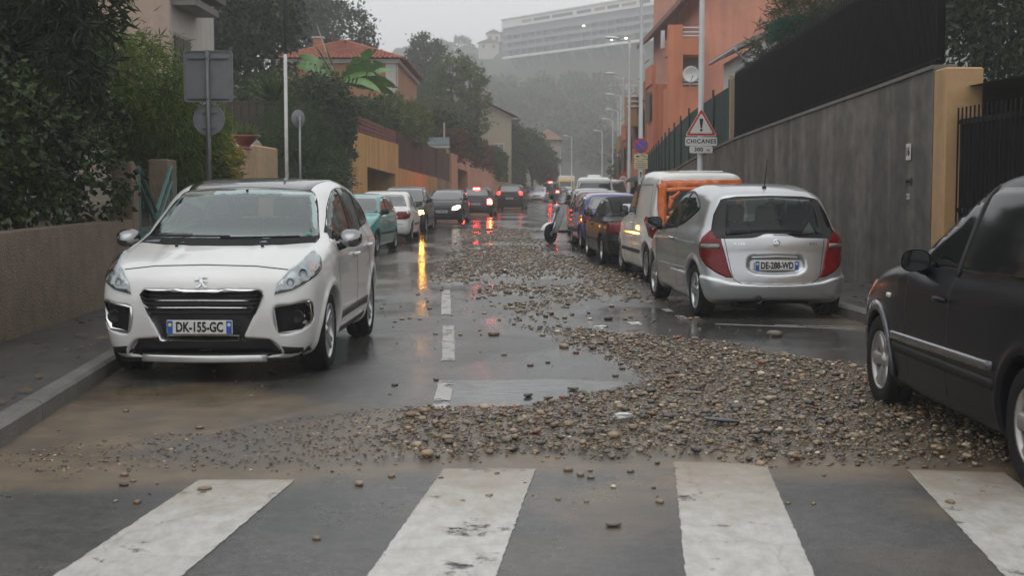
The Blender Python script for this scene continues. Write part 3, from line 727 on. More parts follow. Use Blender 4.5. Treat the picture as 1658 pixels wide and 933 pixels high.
    for sd in (False, True):
        o = c.patch('tail_light', tv, uv, RED, off=.006, skirt=.012, g=.03, flipx=sd)
        for z0, z1 in ((.83,.885),(.69,.74)):
            cl = []
            lo = [q for q in uv]
            us = lambda z: sorted([uv[i][0]+(uv[(i+1)%len(uv)][0]-uv[i][0])*(z-uv[i][1])/(uv[(i+1)%len(uv)][1]-uv[i][1]) for i in range(len(uv)) if (uv[i][1]-z)*(uv[(i+1)%len(uv)][1]-z) < 0])
            a, b = us(z0), us(z1)
            if len(a) >= 2 and len(b) >= 2: c.patch('reversing_lens', tv, [(a[0]+.02,z0),(a[-1]-.03,z0),(b[-1]-.03,z1),(b[0]+.02,z1)], SMK, off=.010, skirt=.006, g=.03, flipx=sd, parent=o)
    SE = mat('seam', (0,0,0))
    for sd in (False, True): c.strip('tailgate_seam', 'R', [(s_*(-1 if sd else 1), z) for s_, z in ((.60,.96),(.565,.75),(.53,.55),(.50,.47),(.42,.425),(.2,.412),(0,.408))], .008, SE, off=.0015)
    number_plate(c, .635, 'DE-288-WD', False, y=-1.845)
    c.strip('plate_handle', 'R', [(-.29,.722),(0,.732),(.29,.722)], .03, PS, off=.012)
    b = MB(); p, n_, ok = c.hit('R', [0], [.90]); M = Matrix.Translation(Vector(p[0])+Vector(n_[0])*.004) @ Matrix.Rotation(R(90-12),4,'X')
    b.lathe([(.040,0),(.040,.008),(.034,.010),(.033,0)], 28)
    for k in range(3):
        a = R(90+120*k); b.prism([(.009*math.cos(a+R(60)),.009*math.sin(a+R(60))),(.009*math.cos(a-R(60)),.009*math.sin(a-R(60))),(.036*math.cos(a),.036*math.sin(a))], 0, .009, 'xy')
    b.v = [tuple(M @ Vector(q)) for q in b.v]; b.build('star_emblem', CHR, c.root)
    for txt, x in (('A180', -.43), ('CDI', .45)):
        p, n_, ok = c.hit('R', [x], [.885]); M = Matrix.Translation(Vector(p[0])+Vector(n_[0])*.004) @ Matrix.Rotation(-math.atan2(n_[0][0],-n_[0][1])*-1,4,'Z') @ Matrix.Rotation(R(90-12),4,'X')
        text('badge', txt, .042, CHR, c.root, M, bold=.0008, spacing=1.25, sx=1.2)
    wiper(c, 'R', (-.02,1.0), (.40,.985))
    p, n_, ok = c.hit('T', [0], [-1.25]); p = p[0]; b = MB(); b.lathe([(0,.03),(.022,.024),(.03,0)], 10, 'z', tuple(p)); b.tube([tuple(p+[0,0,.02]), (p[0],p[1]-.12,p[2]+.34)], [.006,.003], 6); b.build('antenna', BLK, c.root, True)
    b = MB(); b.lathe([(.042,-1.84),(.048,-1.86),(.040,-1.865),(.036,-1.7)], 16, 'y', (-.22,0,.235)); b.build('exhaust_pipe', mat('exhaust', (.06,.05,.045), .5, .8), c.root, True)
    for ys in ([(.86,.36),(.95,.7),(.98,1.0)], [(-.36,.30),(-.42,.6),(-.36,.9),(-.28,1.03)]): c.strip('door_seam', 'S', spl(ys, 4, False), .006, SE, off=.0015, mirror=True)
    c.strip('side_line', 'S', [(.86,.55),(0,.55),(-.85,.56)], .014, PS, off=.006, mirror=True)
    handle(c, -.18, .90, PS)
    for sd in (1,-1): mirror(c, .80, 1.0, PS, sd, 1.0)
    c.wheels('alloy5', ALU, .20, n=48, rimr=.70)
    b = MB(); b.bbox((-.7,.55,.6),(.7,1.1,.98),.08); b.build('dashboard', mat('dashboard', (0,0,0)), c.root, True)
    seat(c.root, .36, .05, .46, INT); seat(c.root, -.36, .05, .46, INT)
    for x in (-.38,0,.38): seat(c.root, x, -.92, .44, INT, True)
    b = MB(); b.bbox((-.62,-1.45,.62),(.62,-1.12,.93),.05); b.build('parcel_shelf', INT, c.root)
    b = MB(); b.prism([(.40,1.0),(.56,1.0),(.48,1.13)], -1.50, -1.495, 'xz'); b.build('window_sticker', mat('sticker_pale', (.5,.55,.5), .5), c.root)
    return c
# ================================================================ THE OTHER VEHICLES
def mirror_pts(P): return [(-a, b) for a, b in P]
def traffic(name, label, x, y, head, col, W=1.65, H=1.42, wb=2.45, foh=.75, roh=.65, Rw=.29, zn=.70, zc=.95, zb=.93, yc=None, yw=None, yrr=None, yrb=None, zd=.95, boot=None,
            res=.035, tum=.30, hl=None, tl=None, plate=None, pz=.42, rpz=.62, lit=(), wheels='steel', rim=None, grille=None, clad=True, sidewin=True, rearwin=None, win=None, cat='car', ex=None, nose=.08, ku=.12, kl=.12, doors=4, metal=0., group='cars along the street', far=False, mir=True, bumper_black=False, my=None):
    ya = wb/2; yf = ya+foh; yr = -ya-roh
    yc = ya-.30 if yc is None else yc; yw = yc-.75 if yw is None else yw
    yrr = yr+.45 if yrr is None else yrr; yrb = yr+.12 if yrb is None else yrb
    low = [(yf-.25,.2),(yf-.05,.22),(yf,.36),(yf-.005,.52),(yf-nose*.6,zn-.08),(yf-nose-.08,zn+.02),((yf+yc)/2,(zn+zc)/2+.05),(yc,zc),(yc-.5,zb+.02),(0,zb+.02)]
    if boot: low += [(yrb+.1,zd),(yr+.12,zd-.02),(yr+.03,zd-.12)]
    else: low += [(yr+.45,zd+.01),(yr+.16,zd-.03),(yr+.06,zd-.16)]
    low += [(yr+.01,.60),(yr,.42),(yr+.06,.25),(yr+.3,.21),(0,.19)]
    ym = (yw+yrr)/2
    up = [(yc+.12,zc-.08),(yc,zc),((yc+yw)/2,(zc+H-.10)/2+.02),(yw,H-.085),(yw-.28,H-.02),(ym,H),(yrr+.1,H-.045),(yrr-.03,H-.10),((yrr+yrb)/2-.02,(H+zd)/2-.06),(yrb,zd),(yrb+.02,zd-.15),(yc,zc-.2)]
    Wg = W/2-.045; hw = lambda z: Wg-tum*(z-zb)-.10*max(z-zb,0)**2
    c = Car(W=W, ycab=(yw+yrr)/2, res=res, Rw=Rw, Ra=Rw+.045, axles=(ya,-ya), zb=zb, Wg=Wg, tum=tum, low=low, up=up, kl=kl, ku=ku, kj=.04, y0f=ya*.6, y0r=-ya*.6, bulge=.045, zmid=.58)
    r = place(c, name, x, y, head); tag(r, label, cat, group)
    P = col if not isinstance(col, tuple) else paint('paint_%s' % name, col, metal, .35, coat=1.0 if max(col) > .12 else .18, dirt=.12 if max(col) > .12 else .04, spec=.5 if max(col) > .12 else .25)
    c.body(P)
    WIN = win or GLO
    zt = H-.075; zw = zc+.03
    ws = [(-(W/2-.13),zw),(W/2-.13,zw),(hw(zt)-.075,zt-.02),(hw(zt)-.14,zt),(-(hw(zt)-.14),zt),(-(hw(zt)-.075),zt-.02)]
    g = .10 if far else .07
    c.patch('windscreen', 'F', ws, WIN, off=.004, skirt=.006, g=g)
    if rearwin is not False:
        z0 = zd+.05; rw = rearwin or [(-(hw(z0)-.10),z0),(hw(z0)-.10,z0),(hw(zt)-.10,zt-.06),(hw(zt)-.16,zt-.035),(-(hw(zt)-.16),zt-.035),(-(hw(zt)-.10),zt-.06)]
        c.patch('rear_window', 'R', rw, WIN, off=.004, skirt=.006, g=g)
    if sidewin:
        zs = zb+.05
        if sidewin is True: sidewin = [(yc-.22,zs),(yw-.02,H-.15),(yw-.3,H-.105),(ym,H-.10),(yrr+.22,H-.145),(max(yrb+.35,yrr+.02),zs+.12),(yrb+.55,zs+.01)]
        c.patch('side_window', 'S', sidewin, WIN, off=.004, skirt=.006, g=g, mirror=True)
        c.strip('door_pillar', 'S', [(-.10,zs-.03),(-.16,H-.09)], .08, BLK if not far else P, off=.007, mirror=True)
    if not far:
        SE = mat('seam', (.03,.03,.03), .8, var=0)
        c.strip('door_seam', 'S', [(yc-.35,.32),(yc-.30,.7),(yc-.25,zb)], .008, SE, off=.002, mirror=True)
        c.strip('door_seam', 'S', [(-.12,.30),(-.15,.6),(-.10,zb)], .008, SE, off=.002, mirror=True)
        c.strip('door_moulding', 'S', [(ya-Rw-.1,.48),(0,.48),(-ya+Rw+.1,.48)], .06, BLK, off=.010, mirror=True)
        handle(c, -.02, zb-.13, P)
    if mir:
        for sd in (1,-1): mirror(c, yc-.28 if my is None else my, zb+.02, P if not clad else BLK, sd, .92)
    hl = hl if hl is not None else [(.42,zn-.14),(.44,zn-.02),(W/2-.12,zn+.01),(W/2-.08,zn-.10),(W/2-.16,zn-.15)]
    HL = mat('headlamp_clear', (.55,.56,.57), .12, .35, coat=1.0, var=.35, scale=22); 
    for sd in (False, True):
        if 'head' in lit: m = emis('headlamp_lit', (1.0,.86,.66), 2, (.8,.8,.75))
        else: m = HL
        if hl: c.patch('headlight', 'F', hl, m if not (('headL' in lit and sd) or ('headR' in lit and not sd)) else emis('headlamp_lit', (1.0,.86,.66), 2, (.8,.8,.75)), off=.008, skirt=.012, g=.05, flipx=sd)
    RED = mat('tail_red', (0,0,0))
    tl = tl if tl is not None else [(W/2-.34,zd-.30),(W/2-.32,zd-.14),(W/2-.10,zd-.12),(W/2-.06,zd-.28)]
    for sd in (False, True):
        m = RED
        if 'brake' in lit: m = emis('brake_lamp_lit', (1.0,.03,.02), 75, (.5,.02,.02))
        if 'tail' in lit: m = emis('tail_lamp_lit', (1.0,.04,.03), 3.5, (.5,.02,.02))
        if tl: c.patch('tail_light', 'R', tl, m, off=.008, skirt=.012, g=.05, flipx=sd)
    gp = grille or [(-.36,zn-.14),(.36,zn-.14),(.38,zn-.03),(-.38,zn-.03)]
    c.patch('grille', 'F', gp, BLK, off=.004, skirt=.01, g=.06)
    c.patch('lower_intake', 'F', [(-.5,.25),(.5,.25),(.45,.36),(-.45,.36)], BLK, off=.004, skirt=.01, g=.07)
    if bumper_black:
        for v in ('F','R'): c.patch('bumper', v, [(-W/2+.06,.22),(W/2-.06,.22),(W/2-.04,.46),(-W/2+.04,.46)], BLK, off=.012, skirt=.02, g=.07)
    if plate: number_plate(c, pz, plate[0], True); number_plate(c, rpz, plate[-1], False)
    if 'high' in lit:
        c.strip('high_brake_lamp', 'R', [(-.16,zt+.0),(.16,zt+.0)], .05, emis('brake_lamp_lit', (1.0,.03,.02), 75, (.5,.02,.02)), off=.02)
    if 'indR' in lit: c.patch('indicator', 'F', [(W/2-.28,zn-.12),(W/2-.28,zn-.01),(W/2-.10,zn-.0),(W/2-.08,zn-.10)], emis('indicator_lit', (1.0,.40,.05), 85, (.8,.4,.05)), off=.014, skirt=.012, g=.04, flipx=True)
    if 'indRr' in lit: c.patch('indicator', 'R', [(W/2-.16,zd-.36),(W/2-.16,zd-.30),(W/2-.07,zd-.30),(W/2-.07,zd-.36)], emis('indicator_lit', (1.0,.40,.05), 85, (.8,.4,.05)), off=.014, skirt=.012, g=.04)
    c.wheels(wheels, rim or ALU, .18, n=20 if far else 32)
    if ex: ex(c)
    return c
def traffic_all():
    GLT = mat('glass_reflecting', (.05,.062,.062), .04, var=.25, scale=2.5, spec=1.0, coat=1.0)
    # left, from near to far
    def ex1(c):
        wiper(c, 'F', (-.05,1.24), (.28,1.0)); p,n,ok = c.hit('T',[.0],[.28]); b = MB(); b.lathe([(0,.03),(.02,.02),(.02,0)],8,'z',tuple(p[0])); b.build('aerial_base', BLK, c.root)
    traffic('teal_hatchback', 'small teal hatchback facing the camera, parked just behind the white crossover', -3.70, 32.0, R(174.8), (.035,.30,.27), W=1.6, H=1.375, wb=2.38, foh=.72, roh=.55, Rw=.275, zn=.69, zc=.91, zb=.88, zd=.90, tum=.24, ku=.07, kl=.08, res=.03, win=GLT, yc=.82, yw=.22, bumper_black=True, plate=('4271 XN','4271 XN'), ex=ex1)
    def ex2(c):
        c.patch('boot_line', 'R', [(-.62,.50),(.62,.50),(.62,.512),(-.62,.512)], mat('seam',(0,0,0)), off=.003, skirt=.003, g=.1)
    traffic('white_saloon', 'white hatchback with red oval tail lights, rear to camera, behind the teal car', -3.58, 39.2, R(-.5), (.74,.74,.71), W=1.68, H=1.415, wb=2.54, foh=.8, roh=.72, Rw=.285, zd=.94, boot=True, yrb=-1.62, yrr=-1.0, res=.03, win=GLT, tl=[(.42,.70),(.42,.80),(.47,.85),(.74,.85),(.79,.78),(.77,.68),(.70,.64),(.48,.64)], ex=ex2)
    traffic('dark_people_carrier', 'dark people carrier facing the camera with an amber indicator lit, behind the white hatchback', -3.62, 46.2, R(178), (.035,.028,.028), W=1.74, H=1.53, wb=2.6, foh=.82, roh=.7, Rw=.30, zn=.74, zc=1.0, zb=.98, zd=1.0, res=.04, win=GLT, lit=('indR',), metal=.3, plate=('BX-418-QL','BX-418-QL'))
    def ex4(c):
        p,n,ok = c.hit('F',[0],[.64]); b = MB(); b.prism([(0,.05),(.035,0),(0,-.05),(-.035,0)], 0, .012, 'xy'); M = Matrix.Translation(Vector(p[0])+Vector((0,.006,0))) @ Matrix.Rotation(R(180),4,'Z') @ Matrix.Rotation(R(90),4,'X'); b.v = [tuple(M@Vector(q)) for q in b.v]; b.build('lozenge_emblem', CHR, c.root)
    traffic('black_supermini', 'black supermini facing the camera with one pale headlamp, before the pink wall', -2.72, 57.3, R(176), (.018,.018,.02), W=1.64, H=1.40, wb=2.47, foh=.75, roh=.58, res=.045, win=GLT, lit=('headL',), metal=.2, hl=[(.40,.56),(.42,.68),(.60,.76),(.72,.76),(.74,.66),(.62,.56)], plate=('AC-907-KD','AC-907-KD'), pz=.5, ex=ex4)
    traffic('braking_hatchback', 'dark grey hatchback driving away with red brake lights lit', -1.70, 70.6, R(-4), (.06,.055,.065), W=1.7, H=1.47, wb=2.55, foh=.8, roh=.62, res=.045, lit=('brake','high','indRr'), metal=.4, zd=.98, tl=[(.58,.62),(.58,.86),(.72,.90),(.80,.82),(.78,.62)], plate=('BN-214-EF','BN-214-EF'))
    traffic('black_crossover', 'black crossover driving away with tall red tail lights, ahead of the braking hatchback', .02, 88.6, R(-5), (.012,.013,.014), W=1.84, H=1.63, wb=2.65, foh=.85, roh=.75, Rw=.33, zc=1.08, zb=1.06, zd=1.08, zn=.8, res=.05, lit=('tail',), tl=[(.60,.98),(.58,1.16),(.72,1.20),(.82,1.12),(.82,.96),(.74,.92)], plate=('CP-660-TS','CP-660-TS'), rpz=.74, far=True)
    traffic('silver_far_hatchback', 'small silver car facing the camera far down the street by the left wall', 2.45, 127, R(174), (.55,.56,.57), W=1.75, H=1.45, res=.06, far=True, metal=.6, win=GLT)
    traffic('dark_van_far', 'dark tall van with a red brake light behind the far silver car', 3.95, 137, R(-4), (.03,.03,.035), W=1.8, H=1.95, wb=2.8, zc=1.15, zb=1.15, zd=1.15, res=.06, yrr=-1.95, yrb=-2.0, lit=('brake','high'), far=True, cat='van', tum=.12)
    traffic('grey_car_far', 'dark grey car queueing beyond the dark tall van', 5.6, 158, R(-4), (.05,.05,.055), res=.07, far=True, lit=('tail',))
    traffic('pale_car_far', 'pale silver car in the far queue before the yellow truck', 6.9, 172, R(176), (.45,.46,.47), res=.07, far=True, metal=.4, win=GLT)
    traffic('black_car_far', 'black car in the far queue next to the pale silver car', 5.2, 148, R(-4), (.015,.015,.016), res=.07, far=True)
    # right, from near to far
    PWV = paint('paint_van_white', (.72,.72,.70), 0, .4, dirt=.10)
    OR = mat('orange_tape', (.62,.14,.025), .3, var=.3, scale=7, bump=.12, bscale=22, spec=.6); BF = mat('black_film', (.01,.01,.011), .3, var=.3, bump=.8, bscale=9)
    def exv(c):
        for sd in (False, True): c.patch('tail_light', 'R', [(.70,.72),(.69,1.02),(.73,1.06),(.80,1.06),(.815,.98),(.80,.76),(.75,.70)], mat('tail_red',(0,0,0)), off=.010, skirt=.02, g=.04, flipx=sd)
        rnd = random.Random(4)
        w0 = [(-.60,1.06),(.60,1.06),(.58,1.56),(-.58,1.56)]
        c.patch('film_over_window', 'R', w0, BF, off=.006, skirt=.006, g=.06)
        def tape(pts, nm='tape'):
            c.patch(nm, 'R', pts, OR, off=rnd.uniform(.008,.0105), skirt=.004, g=.05)
        def rag(a, b, w_):   # torn strip between two points
            A = np.array(a); B = np.array(b); d = (B-A)/np.linalg.norm(B-A); n = np.array([-d[1],d[0]]); L = np.linalg.norm(B-A); k = max(3,int(L/.09)); up = []; dn = []
            for i in range(k+1):
                p = A+d*L*i/k; up.append(p+n*(w_/2+rnd.uniform(-.006,.006))); dn.append(p-n*(w_/2+rnd.uniform(-.012,.012)))
            return [tuple(q) for q in up+dn[::-1]]
        tape(rag((-.645,.92),(-.625,1.60),.13)); tape(rag((-.64,1.585),(.66,1.60),.125)); tape(rag((-.58,1.50),(.60,1.52),.07)); tape(rag((.62,1.0),(.60,1.55),.12)); tape(rag((-.62,1.03),(.62,1.03),.12))
        tape(rag((-.52,1.20),(-.49,1.40),.07)); tape(rag((-.50,1.36),(-.36,1.46),.06)); tape(rag((-.53,1.12),(-.42,1.17),.05))
        c.strip('door_split', 'R', [(.16,.5),(.16,1.0)], .01, mat('seam',(0,0,0)), off=.003)
        for y0, y1 in ((-.15,.0),): pass
        c.strip('panel_crease', 'S', [(.30,1.04),(.28,1.5),(-.15,1.58)], .012, mat('seam',(0,0,0)), off=.002, mirror=True)
        c.strip('panel_crease', 'S', [(-.30,1.02),(-.30,1.58),(-1.35,1.58),(-1.50,1.05)], .012, mat('seam',(0,0,0)), off=.002, mirror=True)
        b = MB(); b.tube([(-.35,-1.72,1.79),(.35,-1.72,1.79)], .012, 6); b.build('roof_seam', PWV, c.root)
    traffic('white_panel_van', 'white panel van with its rear window taped over in orange, ahead of the silver hatchback', 2.88, 23.35, R(4), PWV, W=1.70, H=1.82, wb=2.70, foh=.78, roh=.62, Rw=.305, zn=.80, zc=1.08, zb=1.06, zd=1.0, yc=1.05, yw=.40, yrr=-1.80, yrb=-1.90, tum=.12, ku=.16, kl=.12, res=.025, tl=[], rearwin=False, sidewin=[(.86,1.10),(.42,1.58),(.05,1.62),(-.10,1.60),(-.08,1.10)], clad=True, cat='van', bumper_black=False, plate=('CD-331-PH','CD-331-PH'), rpz=.60, ex=exv)
    HOOD = mat('soft_top', (.014,.014,.015), .9, var=.3, bump=.5, bscale=80)
    def exc(c):
        c.patch('soft_top', 'T', [(-.56,.30),(.56,.30),(.62,-.5),(.60,-1.12),(.5,-1.28),(-.5,-1.28),(-.60,-1.12),(-.62,-.5)], HOOD, off=.006, skirt=.006, g=.08)
        c.patch('soft_top_side', 'S', [(-.50,.93),(-.52,1.27),(-.95,1.22),(-1.40,.96)], HOOD, off=.006, skirt=.006, g=.06, mirror=True)
        c.patch('rear_panel', 'R', [(-.60,.96),(.60,.96),(.56,1.24),(-.56,1.24)], HOOD, off=.006, skirt=.006, g=.06)
        c.patch('rear_window', 'R', [(-.38,1.02),(.38,1.02),(.36,1.17),(.33,1.19),(-.33,1.19),(-.36,1.17)], mat('glass_pale', (.28,.33,.33), .05, coat=1.0, var=.1), off=.012, skirt=.006, g=.06)
        c.strip('bumper_strip', 'R', [(-.76,.50),(0,.50),(.76,.50)], .03, BLK, off=.02)
        p,n,ok = c.hit('R',[0],[.86]); b = MB(); b.lathe([(0,-.01),(.028,-.01),(.03,0)], 12, 'y', tuple(p[0])); b.build('badge', CHR, c.root)
    traffic('black_convertible', 'black soft-top convertible parked ahead of the white panel van', 2.52, 28.5, R(3.5), (.012,.012,.013), W=1.69, H=1.34, wb=2.5, foh=.75, roh=.78, Rw=.29, zd=.93, zb=.90, zc=.92, boot=True, yrb=-1.45, yrr=-.95, res=.03, rearwin=False, tl=[(.44,.62),(.44,.84),(.74,.84),(.80,.76),(.79,.64)], plate=('BG-745-VA','BG-745-VA'), rpz=.5, ex=exc, wheels='alloy5')
    traffic('purple_hatchback', 'rounded violet-blue hatchback parked ahead of the black convertible', 2.42, 34.6, R(2.5), (.035,.03,.20), W=1.67, H=1.40, wb=2.42, foh=.72, roh=.6, zd=.93, zn=.7, tum=.34, ku=.18, kl=.16, res=.03, metal=.2, tl=[(.56,.64),(.52,.80),(.62,.88),(.76,.80),(.78,.66)], win=GLT, plate=('AV-102-RM','AV-102-RM'))
    traffic('dark_red_hatchback', 'dark red hatchback mostly hidden ahead of the violet-blue hatchback', 2.62, 42.5, R(1), (.14,.012,.012), W=1.68, H=1.43, zd=.96, res=.05, far=True, win=GLT)
    traffic('grey_hatchback', 'light grey hatchback between dark red hatchback and white minibus', 2.85, 49.2, R(-1), (.30,.31,.32), W=1.70, H=1.47, zd=.98, res=.05, far=True, metal=.6, win=GLT)
    def exb(c):
        b = MB(); b.bbox((-.30,-1.2,1.93),(.30,-.4,2.02),.05); b.build('roof_box', PWV, c.root, False)
    traffic('white_minibus', 'white minibus with a wide rear window parked behind the scooter', 3.62, 60.2, R(-3), PWV, W=1.85, H=1.95, wb=2.9, foh=.85, roh=.9, Rw=.32, zc=1.18, zb=1.15, zd=1.12, zn=.9, yrr=-2.20, yrb=-2.30, tum=.14, ku=.16, res=.05, win=GLT, cat='van', ex=exb, far=True, rearwin=[(-.72,1.18),(.72,1.18),(.68,1.70),(.62,1.76),(-.62,1.76),(-.68,1.70)])
    traffic('white_van_far', 'second white van half hidden right of the white minibus', 5.45, 74, R(-4), PWV, W=1.8, H=1.9, zc=1.15, zb=1.12, zd=1.1, yrr=-1.75, yrb=-1.8, tum=.14, res=.06, far=True, cat='van', win=GLT)
    # near right: dark blue people carrier, cropped by the frame
    c = None
    def exm(c):
        DK = mat('moulding_gloss', (.05,.05,.06), .25, coat=1.0)
        c.strip('side_moulding', 'S', [(.94,.56),(0,.57),(-.9,.58)], .05, DK, off=.022, mirror=True)
        for sd in (False, True): c.patch('side_repeater', 'S', [(1.12,.80),(1.12,.83),(1.05,.83),(1.05,.80)], mat('repeater', (.7,.7,.68), .2, coat=1.0), off=.012, skirt=.008, g=.03, flipx=sd)
        Ra = c.Ra; P = [(c.axles[0]+(Ra+.03)*math.cos(a), c.Rw+(Ra+.03)*math.sin(a)) for a in np.linspace(R(-8), R(188), 26)]
        c.strip('arch_trim', 'S', P, .055, DK, off=.016, mirror=True)
        for sd in (False, True): c.patch('corner_lamp', 40, [(.70,1.9,.74),(.72,1.85,.86),(.82,1.65,.88),(.83,1.62,.80),(.80,1.75,.74)], mat('indicator_amber', (.5,.14,.03), .15, coat=1.0, var=.2), off=.01, skirt=.01, g=.04, flipx=sd)
        seat(c.root, .36, .0, .5, INT); seat(c.root, -.36, .0, .5, INT)
        b = MB(); pts = [(-.38+.185*math.cos(a), .50-.06*math.sin(a), 1.0+.18*math.sin(a)) for a in np.linspace(0, 2*math.pi, 25)]; b.tube(pts, .014, 6, False); b.build('steering_wheel', BLK, c.root, True)
    NV = paint('paint_navy', (.003,.004,.008), .0, .28, coat=.08, dirt=.015, spec=.2)
    traffic('navy_people_carrier', 'dark navy people carrier at the frame edge with six-spoke wheel standing in gravel', 3.49, 8.30, R(1.0), NV, W=1.76, H=1.66, wb=2.70, foh=.82, roh=.78, Rw=.325, zn=.78, zc=1.06, zb=1.0, zd=1.05, yc=.98, yw=.02, my=.42, yrr=-1.75, yrb=-1.95, res=.018, tum=.30, wheels='alloy6', rim=mat('wheel_grey', (.42,.40,.39), .35, .7, var=.15), plate=('CK-593-BY','CK-593-BY'), win=mat('glass_black', (.004,.005,.006), .08, var=0, spec=.3), ex=exm, group='cars along the street', clad=False)
def far_truck():
    r = empty('service_truck', (7.6, 190, 0), R(178)); tag(r, 'yellow and white service truck in the road at the far end of the street', 'truck')
    Y = mat('truck_yellow', (.62,.38,.05), .5); Wt = mat('truck_white', (.7,.7,.68), .5)
    b = MB(); b.bbox((-1.05,1.2,.5),(1.05,2.9,2.3),.12); b.build('cab', Y, r)
    b = MB(); b.bbox((-1.1,-3,.9),(1.1,1.1,2.9),.06); b.build('box_body', Wt, r)
    b = MB(); b.bbox((-.9,2.88,1.35),(.9,2.93,2.1),.01); b.build('windscreen', GLO, r)
    b = MB(); b.bbox((-.7,1.6,2.3),(.7,1.85,2.42),.03); b.build('light_bar', mat('beacon_amber', (.7,.3,.03), .3), r)
    for sx in (-1,1):
        b = MB(); b.bbox((sx*.75-.15,2.88,.7),(sx*.75+.15,2.93,.9),.01); b.build('headlight', mat('headlamp_clear', (.5,.5,.5), .1), r)
        for yy in (2.2,-2):
            e = empty('wheel', (sx*1.05, yy, .45), 0, r); wheel(e, .45, .28, 'steel', ALU, sx, 20)
    b = MB(); b.box((-.4,-3,.5),(.4,2.5,.8)); b.build('chassis', BLK, r)
def scooter(x, y, rz):
    r = empty('motor_scooter', (x, y, 0), rz); tag(r, 'silver and black motor scooter parked by the violet-blue hatchback with its front wheel turned out', 'scooter')
    SV = mat('scooter_silver', (.16,.165,.17), .3, .5, coat=.5); WHT = mat('scooter_white', (.7,.7,.7), .3, coat=1.0)
    for yy, nm in ((.66,1),(-.66,-1)):
        e = empty('wheel', (.06, yy, .26), R(20) if nm > 0 else 0, r); wheel(e, .26, .12, 'alloy5', ALU, 1, 28, .68)
    b = MB(); 
    V = []; F = []; prof = [(.52,.30,.10,.62),(.46,.50,.17,.60),(.36,.78,.19,.34),(.30,.98,.12,.20)]
    for (yy, z, hw, _) in prof:
        for a in np.linspace(-1,1,9): V.append((hw*a, yy+.09*(1-a*a), z))
    for i in range(3):
        for j in range(8): F.append((i*9+j,i*9+j+1,(i+1)*9+j+1,(i+1)*9+j))
    n = len(V); V += [(v[0]*.92, v[1]-.05, v[2]) for v in V]; F += [tuple(q+n for q in f[::-1]) for f in F]
    mesh('leg_shield', V, F, SV, r, True)
    b = MB(); b.lathe([(.0,.0),(.075,.0),(.09,-.05),(.07,-.09)], 18, 'y', (0,.50,.98)); b.build('headlight', mat('headlamp_clear', (.5,.5,.5), .1), r, True)
    b = MB(); b.tube([(-.34,.24,1.08),(-.2,.30,1.10),(0,.33,1.08),(.2,.30,1.10),(.34,.24,1.08)], .018, 8); b.build('handlebar', BLK, r, True)
    for sx in (-1,1):
        b = MB(); b.lathe([(0,.0),(.055,.0),(.07,.02),(.06,.05),(.0,.06)], 14, 'y', (sx*.36,.28,1.25)); b.tube([(sx*.24,.28,1.10),(sx*.34,.30,1.22)], .009, 6); b.build('mirror', BLK, r, True)
    V = []; F = []
    for i, z in enumerate((1.08,1.22,1.38)):
        for a in np.linspace(-1,1,7): V.append(((.20-.05*i)*a, .40-.06*i-.10*a*a, z))
    for i in range(2):
        for j in range(6): F.append((i*7+j,i*7+j+1,(i+1)*7+j+1,(i+1)*7+j))
    mesh('windshield', V, F, LENS, r, True)
    b = MB(); b.bbox((-.16,-.30,.28),(.16,.34,.36),.04); b.build('footboard', BLK, r)
    b = MB()
    for i in range(1): pass
    V = []; F = []
    st = [(-.18,.38,.10,.70),(-.35,.36,.17,.74),(-.62,.48,.17,.78),(-.85,.60,.12,.80),(-.98,.70,.05,.80)]
    for (yy, z0, hw, z1) in st:
        for k in range(10):
            a = 2*math.pi*k/10; V.append((hw*math.copysign(abs(math.cos(a))**.7,math.cos(a)), yy, (z0+z1)/2+(z1-z0)/2*math.copysign(abs(math.sin(a))**.7,math.sin(a))))
    for i in range(4):
        for k in range(10): F.append((i*10+k,i*10+(k+1)%10,(i+1)*10+(k+1)%10,(i+1)*10+k))
    F.append(tuple(range(9,-1,-1))); F.append(tuple(range(40,50))); mesh('rear_body', V, F, SV, r, True)
    b = MB(); b.bbox((-.15,-.85,.78),(.15,-.12,.88),.05); b.build('saddle', BLK, r, True)
    V = []; F = []
    for i in range(9):
        a = R(20+16*i)
        for w_, k in ((-.07,.0),(0,.02),(.07,.0)): V.append((w_, .66+(.30+k)*math.cos(a), .26+(.30+k)*math.sin(a)))
    for i in range(8):
        for j in range(2): F.append((i*3+j,i*3+j+1,(i+1)*3+j+1,(i+1)*3+j))
    n = len(V); V += [(v[0]*.95,.66+(v[1]-.66)*.96,.26+(v[2]-.26)*.96) for v in V]; F += [tuple(q+n for q in f[::-1]) for f in F]
    mesh('mudguard', V, F, WHT, r, True)
    b = MB(); b.tube([(.05,.66,.26),(.06,.52,.60),(.04,.36,1.05)], .022, 8); b.tube([(-.07,.66,.26),(-.06,.52,.60)], .022, 8); b.build('fork', ALU, r, True)
    b = MB(); b.tube([(.12,-.25,.10),(.14,-.1,0.0)], .012, 6); b.tube([(-.12,-.25,.10),(-.14,-.1,0.0)], .012, 6); b.tube([(0,-.25,.2),(0,-.25,.09)], .05, 6); b.build('stand', BLK, r)
